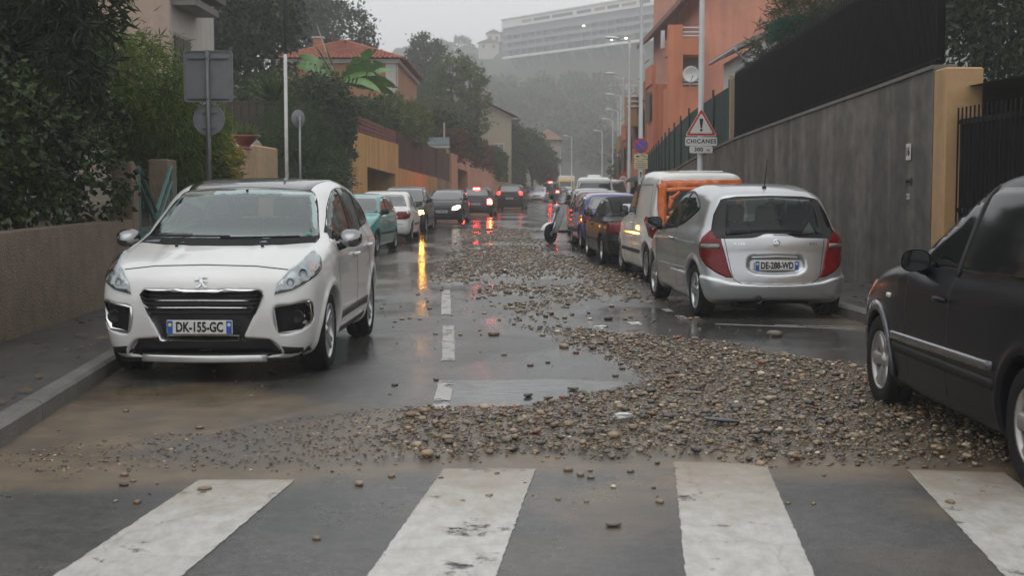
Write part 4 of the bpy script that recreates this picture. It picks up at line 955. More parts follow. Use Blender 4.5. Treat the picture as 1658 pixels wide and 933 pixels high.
STONES_MID = [(-0.07, 12.47, 0.03), (0.5, 13.08, 0.05), (0.32, 11.95, 0.03), (0.16, 11.75, 0.03), (0.6, 12.64, 0.03), (0.94, 11.53, 0.03), (0.85, 11.09, 0.03), (0.12, 10.0, 0.05), (0.27, 9.91, 0.04), (0.52, 10.13, 0.04), (-0.61, 10.87, 0.03), (-0.92, 10.57, 0.03), (-0.26, 17.59, 0.03), (-0.0, 17.21, 0.045), (-0.34, 16.54, 0.03), (-0.35, 14.61, 0.03), (-1.34, 15.5, 0.03), (-1.29, 15.82, 0.03), (-1.2, 15.9, 0.03), (-1.08, 15.84, 0.03), (-1.66, 17.27, 0.03), (-1.05, 20.24, 0.03), (-1.05, 17.21, 0.03), (1.29, 17.53, 0.055), (1.43, 17.11, 0.03), (1.12, 15.84, 0.05), (1.33, 15.84, 0.03), (1.41, 16.09, 0.03), (0.94, 16.6, 0.03), (0.73, 16.4, 0.03), (0.62, 15.98, 0.03), (0.65, 17.37, 0.03), (1.05, 15.01, 0.03), (0.91, 15.82, 0.03), (1.38, 14.28, 0.03), (0.32, 14.11, 0.03), (-0.54, 14.17, 0.03), (-1.14, 18.31, 0.03), (-1.35, 19.41, 0.03), (0.47, 10.33, 0.05)]
STONES_NEAR = [(0.47, 6.16, 0.04), (0.73, 6.63, 0.022), (0.53, 6.97, 0.02), (0.65, 7.35, 0.022), (0.31, 7.38, 0.028), (0.42, 7.19, 0.022), (0.37, 7.26, 0.024), (0.82, 7.57, 0.024), (-1.58, 6.9, 0.04), (-0.87, 5.93, 0.02), (-0.8, 7.03, 0.032), (-0.65, 7.23, 0.022), (-0.38, 7.18, 0.016), (-2.03, 7.0, 0.026), (-2.1, 7.26, 0.026), (-0.97, 8.97, 0.035)]
# ================================================================ ROAD, KERBS, PAVEMENTS, MARKINGS, GRAVEL
KR = np.array([(-6,5.6),(3,5.0),(6,4.75),(10,4.42),(16,3.94),(22,3.64),(28,3.55),(36,3.62),(46,3.92),(62,4.8),(81,6.1),(100,7.5),(120,8.8),(137,9.6),(166,10.6),(200,11.2),(260,11.6)])
KL = np.array([(-6,-2.3),(3,-2.7),(9.8,-3.16),(12,-3.42),(16,-3.75),(24,-4.2),(32,-4.55),(46,-4.5),(60,-4.0),(80,-2.4),(100,-.6),(130,2.0),(170,4.3),(200,5.3),(260,6.2)])
WL = np.array([(-6,-4.4),(8,-4.55),(14,-4.72),(16,-4.80),(18.5,-4.95),(26,-5.3),(34,-5.6),(44,-5.72),(48,-5.66),(60,-5.2),(70,-4.45),(80,-3.62),(100,-1.8),(130,.9),(170,3.0),(200,4.0),(260,4.8)])
WR = np.array([(-6,7.1),(10,5.95),(17.5,5.40),(24,4.95),(29,4.70),(33,4.55),(38,4.55),(46,4.95),(62,5.95),(81,7.3),(100,8.7),(137,10.8),(166,11.8),(200,12.4),(260,12.8)])
def smooth_tab(T):
    y = np.linspace(T[0,0], T[-1,0], 1200); x = np.interp(y, T[:,0], T[:,1]); k = np.ones(41)/41
    xs = np.convolve(np.pad(x, 20, mode='reflect', reflect_type='odd'), k, 'valid'); return y, xs
_kr, _kl, _wl, _wr = map(smooth_tab, (KR, KL, WL, WR))
xKR = lambda y: np.interp(y, *_kr); xKL = lambda y: np.interp(y, *_kl); xWL = lambda y: np.interp(y, *_wl); xWR = lambda y: np.interp(y, *_wr)
GR_A = [(-.35,9.45),(.1,9.5),(.79,10.1),(1.12,10.57),(.98,11.8),(.66,13.1),(.36,14.66),(.86,14.4),(1.69,13.65),(2.44,12.7),(2.95,11.5),(3.3,10.3),(4.2,9.6),(4.6,7.2),(3.3,7.55),(2.48,7.62),(1.66,7.6),(1.15,7.75),(.53,7.66),(.08,7.95),(-.24,7.75)]
GR_B = [(-2.5,8.2),(-1.61,8.85),(-.98,9.34),(-.25,9.45),(-.15,7.7),(-1.11,7.38),(-1.79,7.36),(-2.4,7.3),(-3.0,7.4),(-3.0,7.8)]
GR_C = [(-1.9,49),(.6,49),(.55,40),(.62,34.6),(1.45,27.5),(2.0,22.4),(2.05,18.4),(1.43,18.5),(.95,19.3),(.62,17.4),(.25,15.9),(-.15,17.6),(-.75,20.4),(-1.35,23),(-1.15,28.8),(-1.2,34),(-1.3,40)]
GR_D = [(-.2,18.2),(.5,17.6),(.55,15.4),(.95,14.6),(.3,14.5),(-.05,15.6)]
def gravel_density(x, y):
    n = fbm(x*1.1+3, y*.9+5, 4); n2 = fbm(x*.55+13, y*.30+9, 3)
    A = sstep(.22, -.12, sd_poly(x, y, GR_A)+(n-.5)*.55)
    B = sstep(.18, -.15, sd_poly(x, y, GR_B)+(n-.5)*.5)*(.45+.6*sstep(-1.9,-.5,x))*sstep(.26,.55,n+.12)
    C = sstep(.45, -.25, sd_poly(x, y*1.0, GR_C)+(n2-.5)*1.5)*sstep(.36,.60,n2*.6+n*.4+.06)
    D = .35*sstep(.3, -.2, sd_poly(x, y, GR_D)+(n-.5)*.6)
    E = .8*sstep(.30,.05, np.hypot((x-2.12),(y-15.75)*.7)+(n-.5)*.3)
    K = .55*sstep(.35,.0, np.abs(x-(xKR(y)-2.05+.0*y))+(n-.5)*.6)*(y > 19)*(y < 31)
    return np.maximum.reduce([A, B, C, D, E, K])
SILT1 = [(-3.2,10.4),(-2.95,8.9),(-2.6,7.7),(-2.4,7.9),(-1.55,9.2),(-1.2,9.55),(-1.7,10.2),(-2.5,10.7)]
SILT2 = [(-3.4,7.9),(-2.4,7.75),(-1.2,7.6),(-.3,7.75),(.08,8.0),(.6,7.72),(1.2,7.8),(2.4,7.66),(3.2,7.5),(3.2,7.0),(2.2,7.15),(1.1,7.35),(.3,7.35),(-.5,7.3),(-1.6,7.15),(-2.6,7.0),(-3.4,7.1)]
def silt_at(x, y):
    n = fbm(x*1.6+40, y*1.3+2, 4)
    a = sstep(.25,-.25, sd_poly(x,y,SILT1)+(n-.5)*.6)*.8
    rim = np.exp(-((sd_poly(x,y,SILT1)-.03)/.07)**2)*sstep(9.9,9.0,y)*.9
    b = sstep(.20,-.15, sd_poly(x,y,SILT2)+(n-.5)*.5)*.85
    g = gravel_density(x, y)*.65
    lk = .8*sstep(.55,.0, x-xKL(y)+(n-.5)*.3)*sstep(12.5,9,y)
    rk = .5*sstep(.7,.0, xKR(y)-x+(n-.5)*.4)
    nr = .6*sstep(.48,.64, fbm(x*1.3+61,y*1.1+23,5))*sstep(4.5,7.2,y)*sstep(8.2,7.6,y)
    far = .45*sstep(.52,.68, fbm(x*.5+9,y*.12+3,3))*sstep(16,24,y)
    return np.clip(np.maximum.reduce([a, rim, b, g, lk, rk, far, nr]), 0, 1)
PUD = [(-.56,10.85),(.3,10.95),(1.0,10.75),(1.15,10.5),(.75,10.0),(.1,9.45),(-.5,9.3)]
def puddle_at(x, y):
    n = fbm(x*.8+71, y*.45+11, 4)
    p = sstep(.12,-.06, sd_poly(x,y,PUD)+(n-.5)*.15)
    q = sstep(.46,.56, n)*sstep(9.5,13,y)
    r = sstep(16,26,y)*(.55+.45*sstep(.40,.55,n))
    clear = .9*sstep(.3,-.2, sd_poly(x,y,[(.7,14.7),(1.6,14.0),(2.9,13.0),(3.6,13.2),(3.4,15.0),(2.2,17.2),(1.2,17.6),(.8,16.4)])+(n-.5)*.4)
    nearp = .28*sstep(.46,.60, fbm(x*.6+91, y*.5+17, 4))*sstep(7.9,7.2,y)
    lft = .8*sstep(.25,.5,n)*sstep(-.3,-1.0,x)*sstep(9.3,10.2,y)
    return np.clip(np.maximum.reduce([p,q*.8,r,clear,lft,nearp])*(1-.55*gravel_density(x,y)), 0, 1)
def asphalt():
    m, N, L, b = M_('wet_asphalt')
    tc = N.new('ShaderNodeTexCoord'); at = N.new('ShaderNodeAttribute'); at.attribute_name = 'wear'; at.attribute_type = 'GEOMETRY'
    sp = N.new('ShaderNodeSeparateColor'); L.new(at.outputs['Color'], sp.inputs[0])
    def noise(sc, det=5, ro=.6, mp=None):
        n = N.new('ShaderNodeTexNoise'); n.inputs['Scale'].default_value = sc; n.inputs['Detail'].default_value = det; n.inputs['Roughness'].default_value = ro
        if mp:
            q = N.new('ShaderNodeMapping'); q.inputs['Scale'].default_value = mp; L.new(tc.outputs['Object'], q.inputs[0]); L.new(q.outputs[0], n.inputs['Vector'])
        else: L.new(tc.outputs['Object'], n.inputs['Vector'])
        return n
    def mr(src, a, b_, c, d):
        r = N.new('ShaderNodeMapRange'); r.inputs[1].default_value = a; r.inputs[2].default_value = b_; r.inputs[3].default_value = c; r.inputs[4].default_value = d; L.new(src, r.inputs[0]); return r.outputs[0]
    big = noise(.7, 5); fine = noise(90, 3, .7); agg = N.new('ShaderNodeTexVoronoi'); agg.inputs['Scale'].default_value = 110; L.new(tc.outputs['Object'], agg.inputs['Vector'])
    r1 = N.new('ShaderNodeMix'); r1.data_type = 'RGBA'; r1.inputs[6].default_value = (.040,.039,.038,1); r1.inputs[7].default_value = (.072,.070,.067,1); L.new(mr(big.outputs[0],.35,.65,0,1), r1.inputs[0])
    sc = N.new('ShaderNodeVectorMath'); sc.operation = 'SCALE'; L.new(r1.outputs[2], sc.inputs[0]); mid = noise(9, 8, .75); mm = N.new('ShaderNodeMath'); mm.operation = 'MULTIPLY'; L.new(mr(agg.outputs['Color'],0,1,.55,1.55), mm.inputs[0]); L.new(mr(mid.outputs[0],.3,.7,.55,1.5), mm.inputs[1]); L.new(mm.outputs[0], sc.inputs['Scale'])
    sil = N.new('ShaderNodeMix'); sil.data_type = 'RGBA'; sil.inputs[6].default_value = (.20,.145,.085,1); sil.inputs[7].default_value = (.11,.08,.053,1); L.new(mr(noise(3.0).outputs[0],.35,.65,0,1), sil.inputs[0])
    mx = N.new('ShaderNodeMix'); mx.data_type = 'RGBA'; L.new(sp.outputs[0], mx.inputs[0]); L.new(sc.outputs[0], mx.inputs[6]); L.new(sil.outputs[2], mx.inputs[7]); L.new(mx.outputs[2], b.inputs['Base Color'])
    # roughness: standing water is a mirror, wet asphalt is satin
    wn = noise(2.2, 5, .6, (1,.55,1)); wet = N.new('ShaderNodeMath'); wet.operation = 'MULTIPLY'; L.new(sp.outputs[1], wet.inputs[0]); L.new(mr(wn.outputs[0],.3,.6,.75,1.15), wet.inputs[1]); wet.use_clamp = True
    L.new(mr(wet.outputs[0],0,1,.36,.07), b.inputs['Roughness']); b.inputs['Specular IOR Level'].default_value = .5
    # relief: aggregate fades under water, ripples appear
    rip = noise(5.5, 3, .5, (1,2.6,1)); h1 = N.new('ShaderNodeMath'); h1.operation = 'MULTIPLY'; L.new(fine.outputs[0], h1.inputs[0]); L.new(mr(wet.outputs[0],0,1,1.0,.10), h1.inputs[1])
    bp = N.new('ShaderNodeBump'); bp.inputs['Strength'].default_value = .55; bp.inputs['Distance'].default_value = .006; L.new(h1.outputs[0], bp.inputs['Height'])
    b2 = N.new('ShaderNodeBump'); b2.inputs['Strength'].default_value = .22; b2.inputs['Distance'].default_value = .012; L.new(rip.outputs[0], b2.inputs['Height']); L.new(bp.outputs[0], b2.inputs['Normal']); L.new(b2.outputs[0], b.inputs['Normal'])
    return m
def vattr(me, name, cols):
    a = me.color_attributes.new(name, 'FLOAT_COLOR', 'POINT'); c = np.ones((len(me.vertices),4), np.float32); c[:,:3] = cols; a.data.foreach_set('color', c.ravel())
def road():
    ys = np.concatenate([np.arange(-4,3,.25), np.arange(3,24,.07), np.arange(24,50,.18), np.arange(50,140,.8), np.arange(140,261,4.)])
    us = np.linspace(0,1,118); Y, U = np.meshgrid(ys, us, indexing='ij'); X = xKL(Y)-.05+(xKR(Y)-xKL(Y)+.1)*U
    g = gravel_density(X, Y); Z = .018*g*sstep(.2,.9,g)+.0*X
    V = np.stack([X.ravel(),Y.ravel(),Z.ravel()],1); n = len(us); i = np.arange(len(ys)-1)[:,None]*n+np.arange(n-1)[None,:]
    Q = np.stack([i,i+1,i+n+1,i+n],-1).reshape(-1,4)
    o = npmesh('road', V, Q, asphalt(), smooth=True); tag(o, kind='structure')
    vattr(o.data, 'wear', np.stack([silt_at(X,Y).ravel(), puddle_at(X,Y).ravel(), g.ravel()],1))
    return o
def pavement(side, name):
    ys = np.concatenate([np.arange(-4,40,.3), np.arange(40,261,3.)])
    k = xKR(ys)+.14 if side > 0 else xKL(ys)-.14; w_ = xWR(ys)+.15 if side > 0 else xWL(ys)-.15
    us = np.linspace(0,1,9); X = k[:,None]+(w_-k)[:,None]*us; Y = np.repeat(ys[:,None],9,1); Z = .13+.012*(fbm(X*2,Y*2)-.5)
    n = 9; i = np.arange(len(ys)-1)[:,None]*n+np.arange(n-1)[None,:]; Q = np.stack([i,i+1,i+n+1,i+n],-1).reshape(-1,4)
    if side < 0: Q = Q[:,::-1]
    o = npmesh(name, np.stack([X.ravel(),Y.ravel(),Z.ravel()],1), Q, mat('pavement_tarmac', (.045,.042,.040), .38, var=.45, scale=1.5, bump=.6, bscale=70), smooth=True); tag(o, kind='structure')
    # kerb: separate stones near, one strip beyond
    KM = mat('kerb_stone', (.13,.125,.115), .4, var=.3, scale=3, bump=.4, bscale=50)
    ke = empty('kerb'); tag(ke, kind='structure')
    y = -4.0; f = xKR if side > 0 else xKL
    while y < 44:
        y1 = y+1.0; a, b_ = f(y+.006), f(y1-.006); s = side; B = MB(); 
        P = [(a,y+.006),(b_,y1-.006)]
        v = []
        for (xx, yy) in P: v += [(xx,yy,-.05),(xx,yy,.11),(xx+s*.025,yy,.137),(xx+s*.14,yy,.137),(xx+s*.14,yy,-.05)]
        F = [(0,1,2,3,4)[::-1],(5,6,7,8,9)]+[(i,(i+1)%5,5+(i+1)%5,5+i) for i in range(5)]
        if s < 0: F = [q[::-1] for q in F]
        mesh('kerb_stone', v, F, KM, ke); y = y1
    yy = np.arange(44,261,4.); v = []; F = []
    for j, q in enumerate(yy):
        xx = float(f(q)); v += [(xx,q,-.05),(xx,q,.135),(xx+side*.16,q,.135)]
        if j: F += [(3*j-3,3*j-2,3*j+1,3*j),(3*j-2,3*j-1,3*j+2,3*j+1)]
    mesh('far_kerb', v, F, KM, ke)
def paint_mat(name, col, wear, silt=.8):
    m, N, L, b = M_(name); setp(b, Base_Color=col, Roughness=.38)
    tc = N.new('ShaderNodeTexCoord'); n1 = N.new('ShaderNodeTexNoise'); n1.inputs['Scale'].default_value = 3.2; n1.inputs['Detail'].default_value = 9; n1.inputs['Roughness'].default_value = .72; L.new(tc.outputs['Object'], n1.inputs['Vector'])
    mp = N.new('ShaderNodeMapping'); mp.inputs['Scale'].default_value = (5,2.2,1); L.new(tc.outputs['Object'], mp.inputs[0]); n2 = N.new('ShaderNodeTexNoise'); n2.inputs['Scale'].default_value = 2.5; n2.inputs['Detail'].default_value = 10; n2.inputs['Roughness'].default_value = .7; L.new(mp.outputs[0], n2.inputs['Vector'])
    r = N.new('ShaderNodeMapRange'); r.inputs[1].default_value = .30; r.inputs[2].default_value = .62; L.new(n2.outputs[0], r.inputs[0])
    mx = N.new('ShaderNodeMix'); mx.data_type = 'RGBA'; mx.inputs[6].default_value = (col[0]*.66,col[1]*.62,col[2]*.56,1); mx.inputs[7].default_value = col+(1,); L.new(r.outputs[0], mx.inputs[0]); L.new(mx.outputs[2], b.inputs['Base Color'])
    # washed-on silt towards the gravel bank, tyre scuffs and hairline cracks
    sx = N.new('ShaderNodeSeparateXYZ'); L.new(tc.outputs['Object'], sx.inputs[0])
    n3 = N.new('ShaderNodeTexNoise'); n3.inputs['Scale'].default_value = 4.5; n3.inputs['Detail'].default_value = 7; L.new(tc.outputs['Object'], n3.inputs['Vector'])
    ma = N.new('ShaderNodeMath'); ma.operation = 'MULTIPLY_ADD'; ma.inputs[1].default_value = 1.6; L.new(n3.outputs[0], ma.inputs[0]); L.new(sx.outputs[1], ma.inputs[2])
    rs = N.new('ShaderNodeMapRange'); rs.inputs[1].default_value = 6.9; rs.inputs[2].default_value = 8.3; rs.inputs[3].default_value = 0; rs.inputs[4].default_value = silt; L.new(ma.outputs[0], rs.inputs[0])
    m4 = N.new('ShaderNodeMix'); m4.data_type = 'RGBA'; m4.inputs[7].default_value = (.22,.165,.105,1); L.new(rs.outputs[0], m4.inputs[0]); L.new(mx.outputs[2], m4.inputs[6])
    vo = N.new('ShaderNodeTexVoronoi'); vo.feature = 'DISTANCE_TO_EDGE'; vo.inputs['Scale'].default_value = 1.15; nw = N.new('ShaderNodeMixRGB'); nw.inputs[0].default_value = .12; L.new(tc.outputs['Object'], nw.inputs[1]); L.new(n3.outputs['Color'], nw.inputs[2]); L.new(nw.outputs[0], vo.inputs['Vector'])
    rc = N.new('ShaderNodeMapRange'); rc.inputs[1].default_value = .003; rc.inputs[2].default_value = .008; rc.inputs[3].default_value = .22; rc.inputs[4].default_value = 0; L.new(vo.outputs[0], rc.inputs[0])
    m5 = N.new('ShaderNodeMix'); m5.data_type = 'RGBA'; m5.inputs[7].default_value = (.10,.09,.08,1); L.new(rc.outputs[0], m5.inputs[0]); L.new(m4.outputs[2], m5.inputs[6]); L.new(m5.outputs[2], b.inputs['Base Color'])
    out = N['Material Output']; tr = N.new('ShaderNodeBsdfTransparent'); ms = N.new('ShaderNodeMixShader'); a = N.new('ShaderNodeMapRange'); a.inputs[1].default_value = wear; a.inputs[2].default_value = wear+.06; L.new(n1.outputs[0], a.inputs[0])
    L.new(a.outputs[0], ms.inputs[0]); L.new(tr.outputs[0], ms.inputs[1]); L.new(b.outputs[0], ms.inputs[2]); L.new(ms.outputs[0], out.inputs['Surface'])
    return m
def stripe_sheet(name, quad, m, z=.004, parent=None, n=24, jag=.008):
    """painted quad a,b,c,d with slightly uneven edges"""
    a, b, c, d = [np.array(q, float) for q in quad]; rnd = random.Random(hash(name) % 97+int(a[0]*100)); V = []; F = []
    for i in range(n+1):
        t = i/n; l = a+(d-a)*t; r = b+(c-b)*t
        for k, u in enumerate((0,.02,.25,.5,.75,.98,1)):
            p = l+(r-l)*u; j = rnd.uniform(-jag,jag) if k in (0,6) else 0; p = p+(r-l)/np.linalg.norm(r-l)*j; V.append((p[0],p[1],z))
    for i in range(n):
        for k in range(6): F.append((i*7+k,i*7+k+1,i*7+k+8,i*7+k+7))
    return mesh(name, V, F, m, parent)
def markings():
    PM = paint_mat('road_paint', (.52,.512,.49), .345); PM2 = paint_mat('road_paint_worn', (.42,.42,.41), .40, .12)
    sl = .098
    rt = empty('crosswalk_marking'); tag(rt, kind='structure')
    for x0, yt in ((-4.40+.10,7.0),(-3.12+.0,7.0),(-1.84,7.14),(-.58,7.42),(.70,7.62),(1.98,7.40),(3.26,7.3)):
        if x0 < -3: continue
        y0 = 3.0; xa = x0+sl*(y0-5.37); xb = x0+sl*(yt-5.37)
        stripe_sheet('stripe', [(xa,y0),(xa+.52,y0),(xb+.51,yt-.08 if x0 > 0 else yt),(xb,yt)], PM, parent=rt, n=150, jag=.004)
    rt = empty('lane_marking'); tag(rt, kind='structure')
    for (x0,y0,x1,y1) in ((-.50,9.25,-.53,10.81),(-.57,12.07,-.71,15.12),(-.80,16.42,-.99,20.32),(-1.08,21.8,-1.24,25.2)):
        stripe_sheet('dash', [(x0-.06,y0),(x0+.06,y0),(x1+.06,y1),(x1-.06,y1)], PM2, z=.0045, parent=rt, jag=.005)
    rt = empty('parking_marking'); tag(rt, kind='structure')
    for (x0,y0,x1,y1,w_) in ((2.30,15.30,3.75,14.75,.08),(2.95,15.18,3.80,14.98,.06)):
        d = np.array([x1-x0,y1-y0]); q = np.array([-d[1],d[0]])/np.linalg.norm(d)*w_/2
        stripe_sheet('bay_line', [(x0+q[0],y0+q[1]),(x0-q[0],y0-q[1]),(x1-q[0],y1-q[1]),(x1+q[0],y1+q[1])], PM2, z=.0045, parent=rt)
    for yy in (16.1,17.0,18.3,19.2):
        xx = 2.0-.07*(yy-16.4)
        stripe_sheet('bay_dash', [(xx-.05,yy-.2),(xx+.05,yy-.2),(xx+.05-.014,yy+.2),(xx-.05-.014,yy+.2)], PM2, z=.0045, parent=rt)
_ico = None
def stone_proto(rnd, sub):
    import bmesh
    bm = bmesh.new(); bmesh.ops.create_icosphere(bm, subdivisions=sub, radius=1)
    V = np.array([v.co for v in bm.verts]); F = np.array([[v.index for v in f.verts] for f in bm.faces]); bm.free()
    ax = np.array([1, rnd.uniform(.55,.95), rnd.uniform(.28,.52)])
    d = rnd.randn(6,3); d /= np.linalg.norm(d,axis=1)[:,None]
    for k in range(6): V = V*(1+.16*np.clip(V@d[k],0,1)[:,None]*(rnd.uniform(-1,1)))
    V = np.sign(V)*np.abs(V)**.88
    return V*ax, F
def stone_mat():
    m, N, L, b = M_('river_stone'); setp(b, Roughness=.30, Coat_Weight=.35, Coat_Roughness=.12)
    g = N.new('ShaderNodeNewGeometry'); oi = N.new('ShaderNodeObjectInfo'); ad = N.new('ShaderNodeMath'); ad.operation = 'ADD'; L.new(g.outputs['Random Per Island'], ad.inputs[0]); L.new(oi.outputs['Random'], ad.inputs[1]); fr = N.new('ShaderNodeMath'); fr.operation = 'FRACT'; L.new(ad.outputs[0], fr.inputs[0])
    cr = N.new('ShaderNodeValToRGB'); e = cr.color_ramp; e.interpolation = 'CONSTANT'
    cols = [(0,(.032,.03,.028)),(.14,(.13,.10,.068)),(.27,(.075,.068,.058)),(.40,(.17,.135,.088)),(.52,(.10,.062,.038)),(.60,(.026,.026,.028)),(.70,(.135,.12,.098)),(.80,(.085,.07,.05)),(.88,(.22,.19,.145)),(.94,(.12,.05,.026)),(.975,(.40,.38,.34))]
    while len(e.elements) < len(cols): e.elements.new(.5)
    for i, (p, c) in enumerate(cols): e.elements[i].position = p; e.elements[i].color = (c[0]*1.12,c[1]*1.0,c[2]*.84,1)
    L.new(fr.outputs[0], cr.inputs[0])
    tc = N.new('ShaderNodeTexCoord'); n = N.new('ShaderNodeTexNoise'); n.inputs['Scale'].default_value = 38; n.inputs['Detail'].default_value = 4; L.new(tc.outputs['Object'], n.inputs['Vector'])
    r = N.new('ShaderNodeMapRange'); r.inputs[1].default_value = .3; r.inputs[2].default_value = .7; r.inputs[3].default_value = 1.0; r.inputs[4].default_value = 1.75; L.new(n.outputs[0], r.inputs[0])
    s = N.new('ShaderNodeVectorMath'); s.operation = 'SCALE'; L.new(cr.outputs[0], s.inputs[0]); L.new(r.outputs[0], s.inputs['Scale']); L.new(s.outputs[0], b.inputs['Base Color'])
    bp = N.new('ShaderNodeBump'); bp.inputs['Strength'].default_value = .3; bp.inputs['Distance'].default_value = .004; L.new(n.outputs[0], bp.inputs['Height']); L.new(bp.outputs[0], b.inputs['Normal'])
    return m
def scatter_mesh(name, protos, P, S_, RZ, TX, m, kind='stuff', smooth=True):
    """merge many transformed copies of the prototypes into one mesh"""
    Vs = []; Fs = []; b = 0; k = len(protos); ids = np.arange(len(P)) % k
    for i, (V, F) in enumerate(protos):
        s = ids == i; n = s.sum()
        if not n: continue
        c, q = np.cos(RZ[s]), np.sin(RZ[s]); ct, st = np.cos(TX[s]), np.sin(TX[s])
        W = V[None]*S_[s][:,None,None]
        y = W[...,1]*ct[:,None]-W[...,2]*st[:,None]; z = W[...,1]*st[:,None]+W[...,2]*ct[:,None]; x = W[...,0]
        W = np.stack([x*c[:,None]-y*q[:,None], x*q[:,None]+y*c[:,None], z],-1)+P[s][:,None,:]
        Vs.append(W.reshape(-1,3)); Fs.append((F[None]+(np.arange(n)*len(V))[:,None,None]+b).reshape(-1,F.shape[1])); b += n*len(V)
    o = npmesh(name, np.concatenate(Vs), np.concatenate(Fs), m, smooth=smooth); tag(o, kind=kind); return o
def gravel():
    rnd = np.random.RandomState(11); SM = stone_mat()
    hi = [stone_proto(rnd,2) for _ in range(8)]; lo = [stone_proto(rnd,1) for _ in range(10)]
    def samp(n, x0, x1, y0, y1, sz, zmax, thr=.04):
        x = rnd.uniform(x0,x1,n); y = rnd.uniform(y0,y1,n); d = gravel_density(x,y); k = (rnd.rand(n) < d**1.2) & (d > thr) & (x > xKL(y)+.02) & (x < xKR(y)-.03)
        x, y, d = x[k], y[k], d[k]; s = sz(len(x)); z = s*.22+.016*sstep(.2,.9,d)+rnd.rand(len(x))*zmax*d
        return np.stack([x,y,z],1), s
    a = [samp(34000, -3.0,4.4, 7.0,15.0, lambda n: np.clip(rnd.lognormal(math.log(.0115),.50,n),.005,.040), .026)]
    P = np.concatenate([q[0] for q in a]); s = np.concatenate([q[1] for q in a]); lf = P[:,0] < -.75+.5*(fbm(P[:,0]*2,P[:,1]*2)-.5); s = np.where(lf, np.minimum(s*.62,.020), s); P[:,2] = np.where(lf, s*.10+.002, P[:,2]); big = s > .020
    n = len(P); rz = rnd.uniform(0,6.3,n); tx = rnd.uniform(-.35,.35,n)
    o = scatter_mesh('gravel', hi, P[big], s[big], rz[big], tx[big], SM); tag(o, 'mixed river gravel washed across the road by the crossing', 'gravel', kind='stuff')
    o = scatter_mesh('gravel', lo, P[~big], s[~big], rz[~big], tx[~big], SM); tag(o, 'small pebbles between the larger gravel near the crossing', 'gravel', kind='stuff')
    # fine grit filling the bed
    p2, s2 = samp(30000, -3.0,4.4, 7.0,15.0, lambda n: rnd.uniform(.006,.013,n), .008)
    o = scatter_mesh('gravel', lo, p2, s2, rnd.uniform(0,6.3,len(p2)), rnd.uniform(-.3,.3,len(p2)), SM); tag(o, 'fine grit filling the gravel bed by the crossing', 'gravel', kind='stuff')
    p3, s3 = samp(32000, -2.4,3.9, 14.6,50, lambda n: np.clip(rnd.lognormal(math.log(.021),.42,n),.010,.055), .018)
    o = scatter_mesh('gravel', lo, p3, s3, rnd.uniform(0,6.3,len(p3)), rnd.uniform(-.3,.3,len(p3)), SM); tag(o, 'gravel washed down the middle of the street beyond the puddle', 'gravel', kind='stuff')
    # thinly strewn pebbles on the clear asphalt
    n = 1500; x = rnd.uniform(-2.9,3.8,n); y = 6.6+rnd.rand(n)**1.6*34; d = gravel_density(x,y); near = fbm(x*.9+5,y*.5+8,3); k = (d < .25) & (rnd.rand(n) < sstep(.42,.66,near)*.8+.03); x, y = x[k], y[k]; s = np.clip(rnd.lognormal(math.log(.012),.5,len(x)),.005,.036)
    o = scatter_mesh('gravel', lo, np.stack([x,y,s*.25],1), s, rnd.uniform(0,6.3,len(x)), rnd.uniform(-.2,.2,len(x)), SM); tag(o, 'pebbles strewn thinly over the open wet asphalt', 'gravel', kind='stuff')
    # loose stones one can pick out
    me = []
    for V, F in hi: me.append(npmesh('loose_stone', V, F, SM, smooth=True, data_only=True))
    DK = [(.049,.047,.045)]
    def stone(x, y, s, label, i, flat=1.0, g='loose stones scattered on the wet road'):
        o = bpy.data.objects.new('loose_stone', me[i % len(me)]); link(o); o.location = (x,y,s*.30*flat); o.scale = (s,s,s*flat); o.rotation_euler = (0,0,i*2.4); tag(o, label, 'stone', g)
    GN = lambda px, py: None
    far_ = [(.10,12.4),(.27,16.9),(-.46,18.2)]
    road_st = STONES_MID
    for i, (x, y, s) in enumerate(road_st): stone(x, y, s, 'small stone lying loose on wet asphalt beyond the gravel bank', i)
    for i, (x, y, s) in enumerate(STONES_NEAR): stone(x, y, s, 'small stone lying loose on or beside the zebra crossing', i, g='loose stones by the zebra crossing')
    stone(-.19,14.15,.062,'largest dark stone alone on the clear asphalt right of the centre line', 3, g='')
    stone(2.72,14.05,.085,'pale rounded stone on the asphalt behind the silver hatchback', 5, g='')
    o = bpy.data.objects.new('flat_slab', me[2]); link(o); o.location = (1.37,8.72,.05); o.scale = (.13,.07,.035); o.rotation_euler = (0,.1,.15); tag(o, 'long flat dark slab of stone lying on the gravel bank', 'stone'); o.data = me[2].copy(); o.data.materials.clear(); o.data.materials.append(mat('slate_dark', (.04,.042,.045), .3, var=.3, coat=.3))
    WH = mat('litter_white', (.62,.62,.6), .5, var=.1)
    for (x,y,lb) in ((.94,14.5,'crumpled white litter on the gravel edge nearer the centre line'),(1.34,14.9,'crumpled white litter on the gravel edge nearer the silver hatchback'),(.74,8.9,'flat white scrap lying in the near gravel')):
        r2 = np.random.RandomState(int(x*100)); V, F = stone_proto(r2,2); V = V*(1+.35*r2.randn(len(V),1)*.5); o = npmesh('litter', V*[.075,.05,.045], F, WH); o.location = (x,y,.05); tag(o, lb, 'litter')
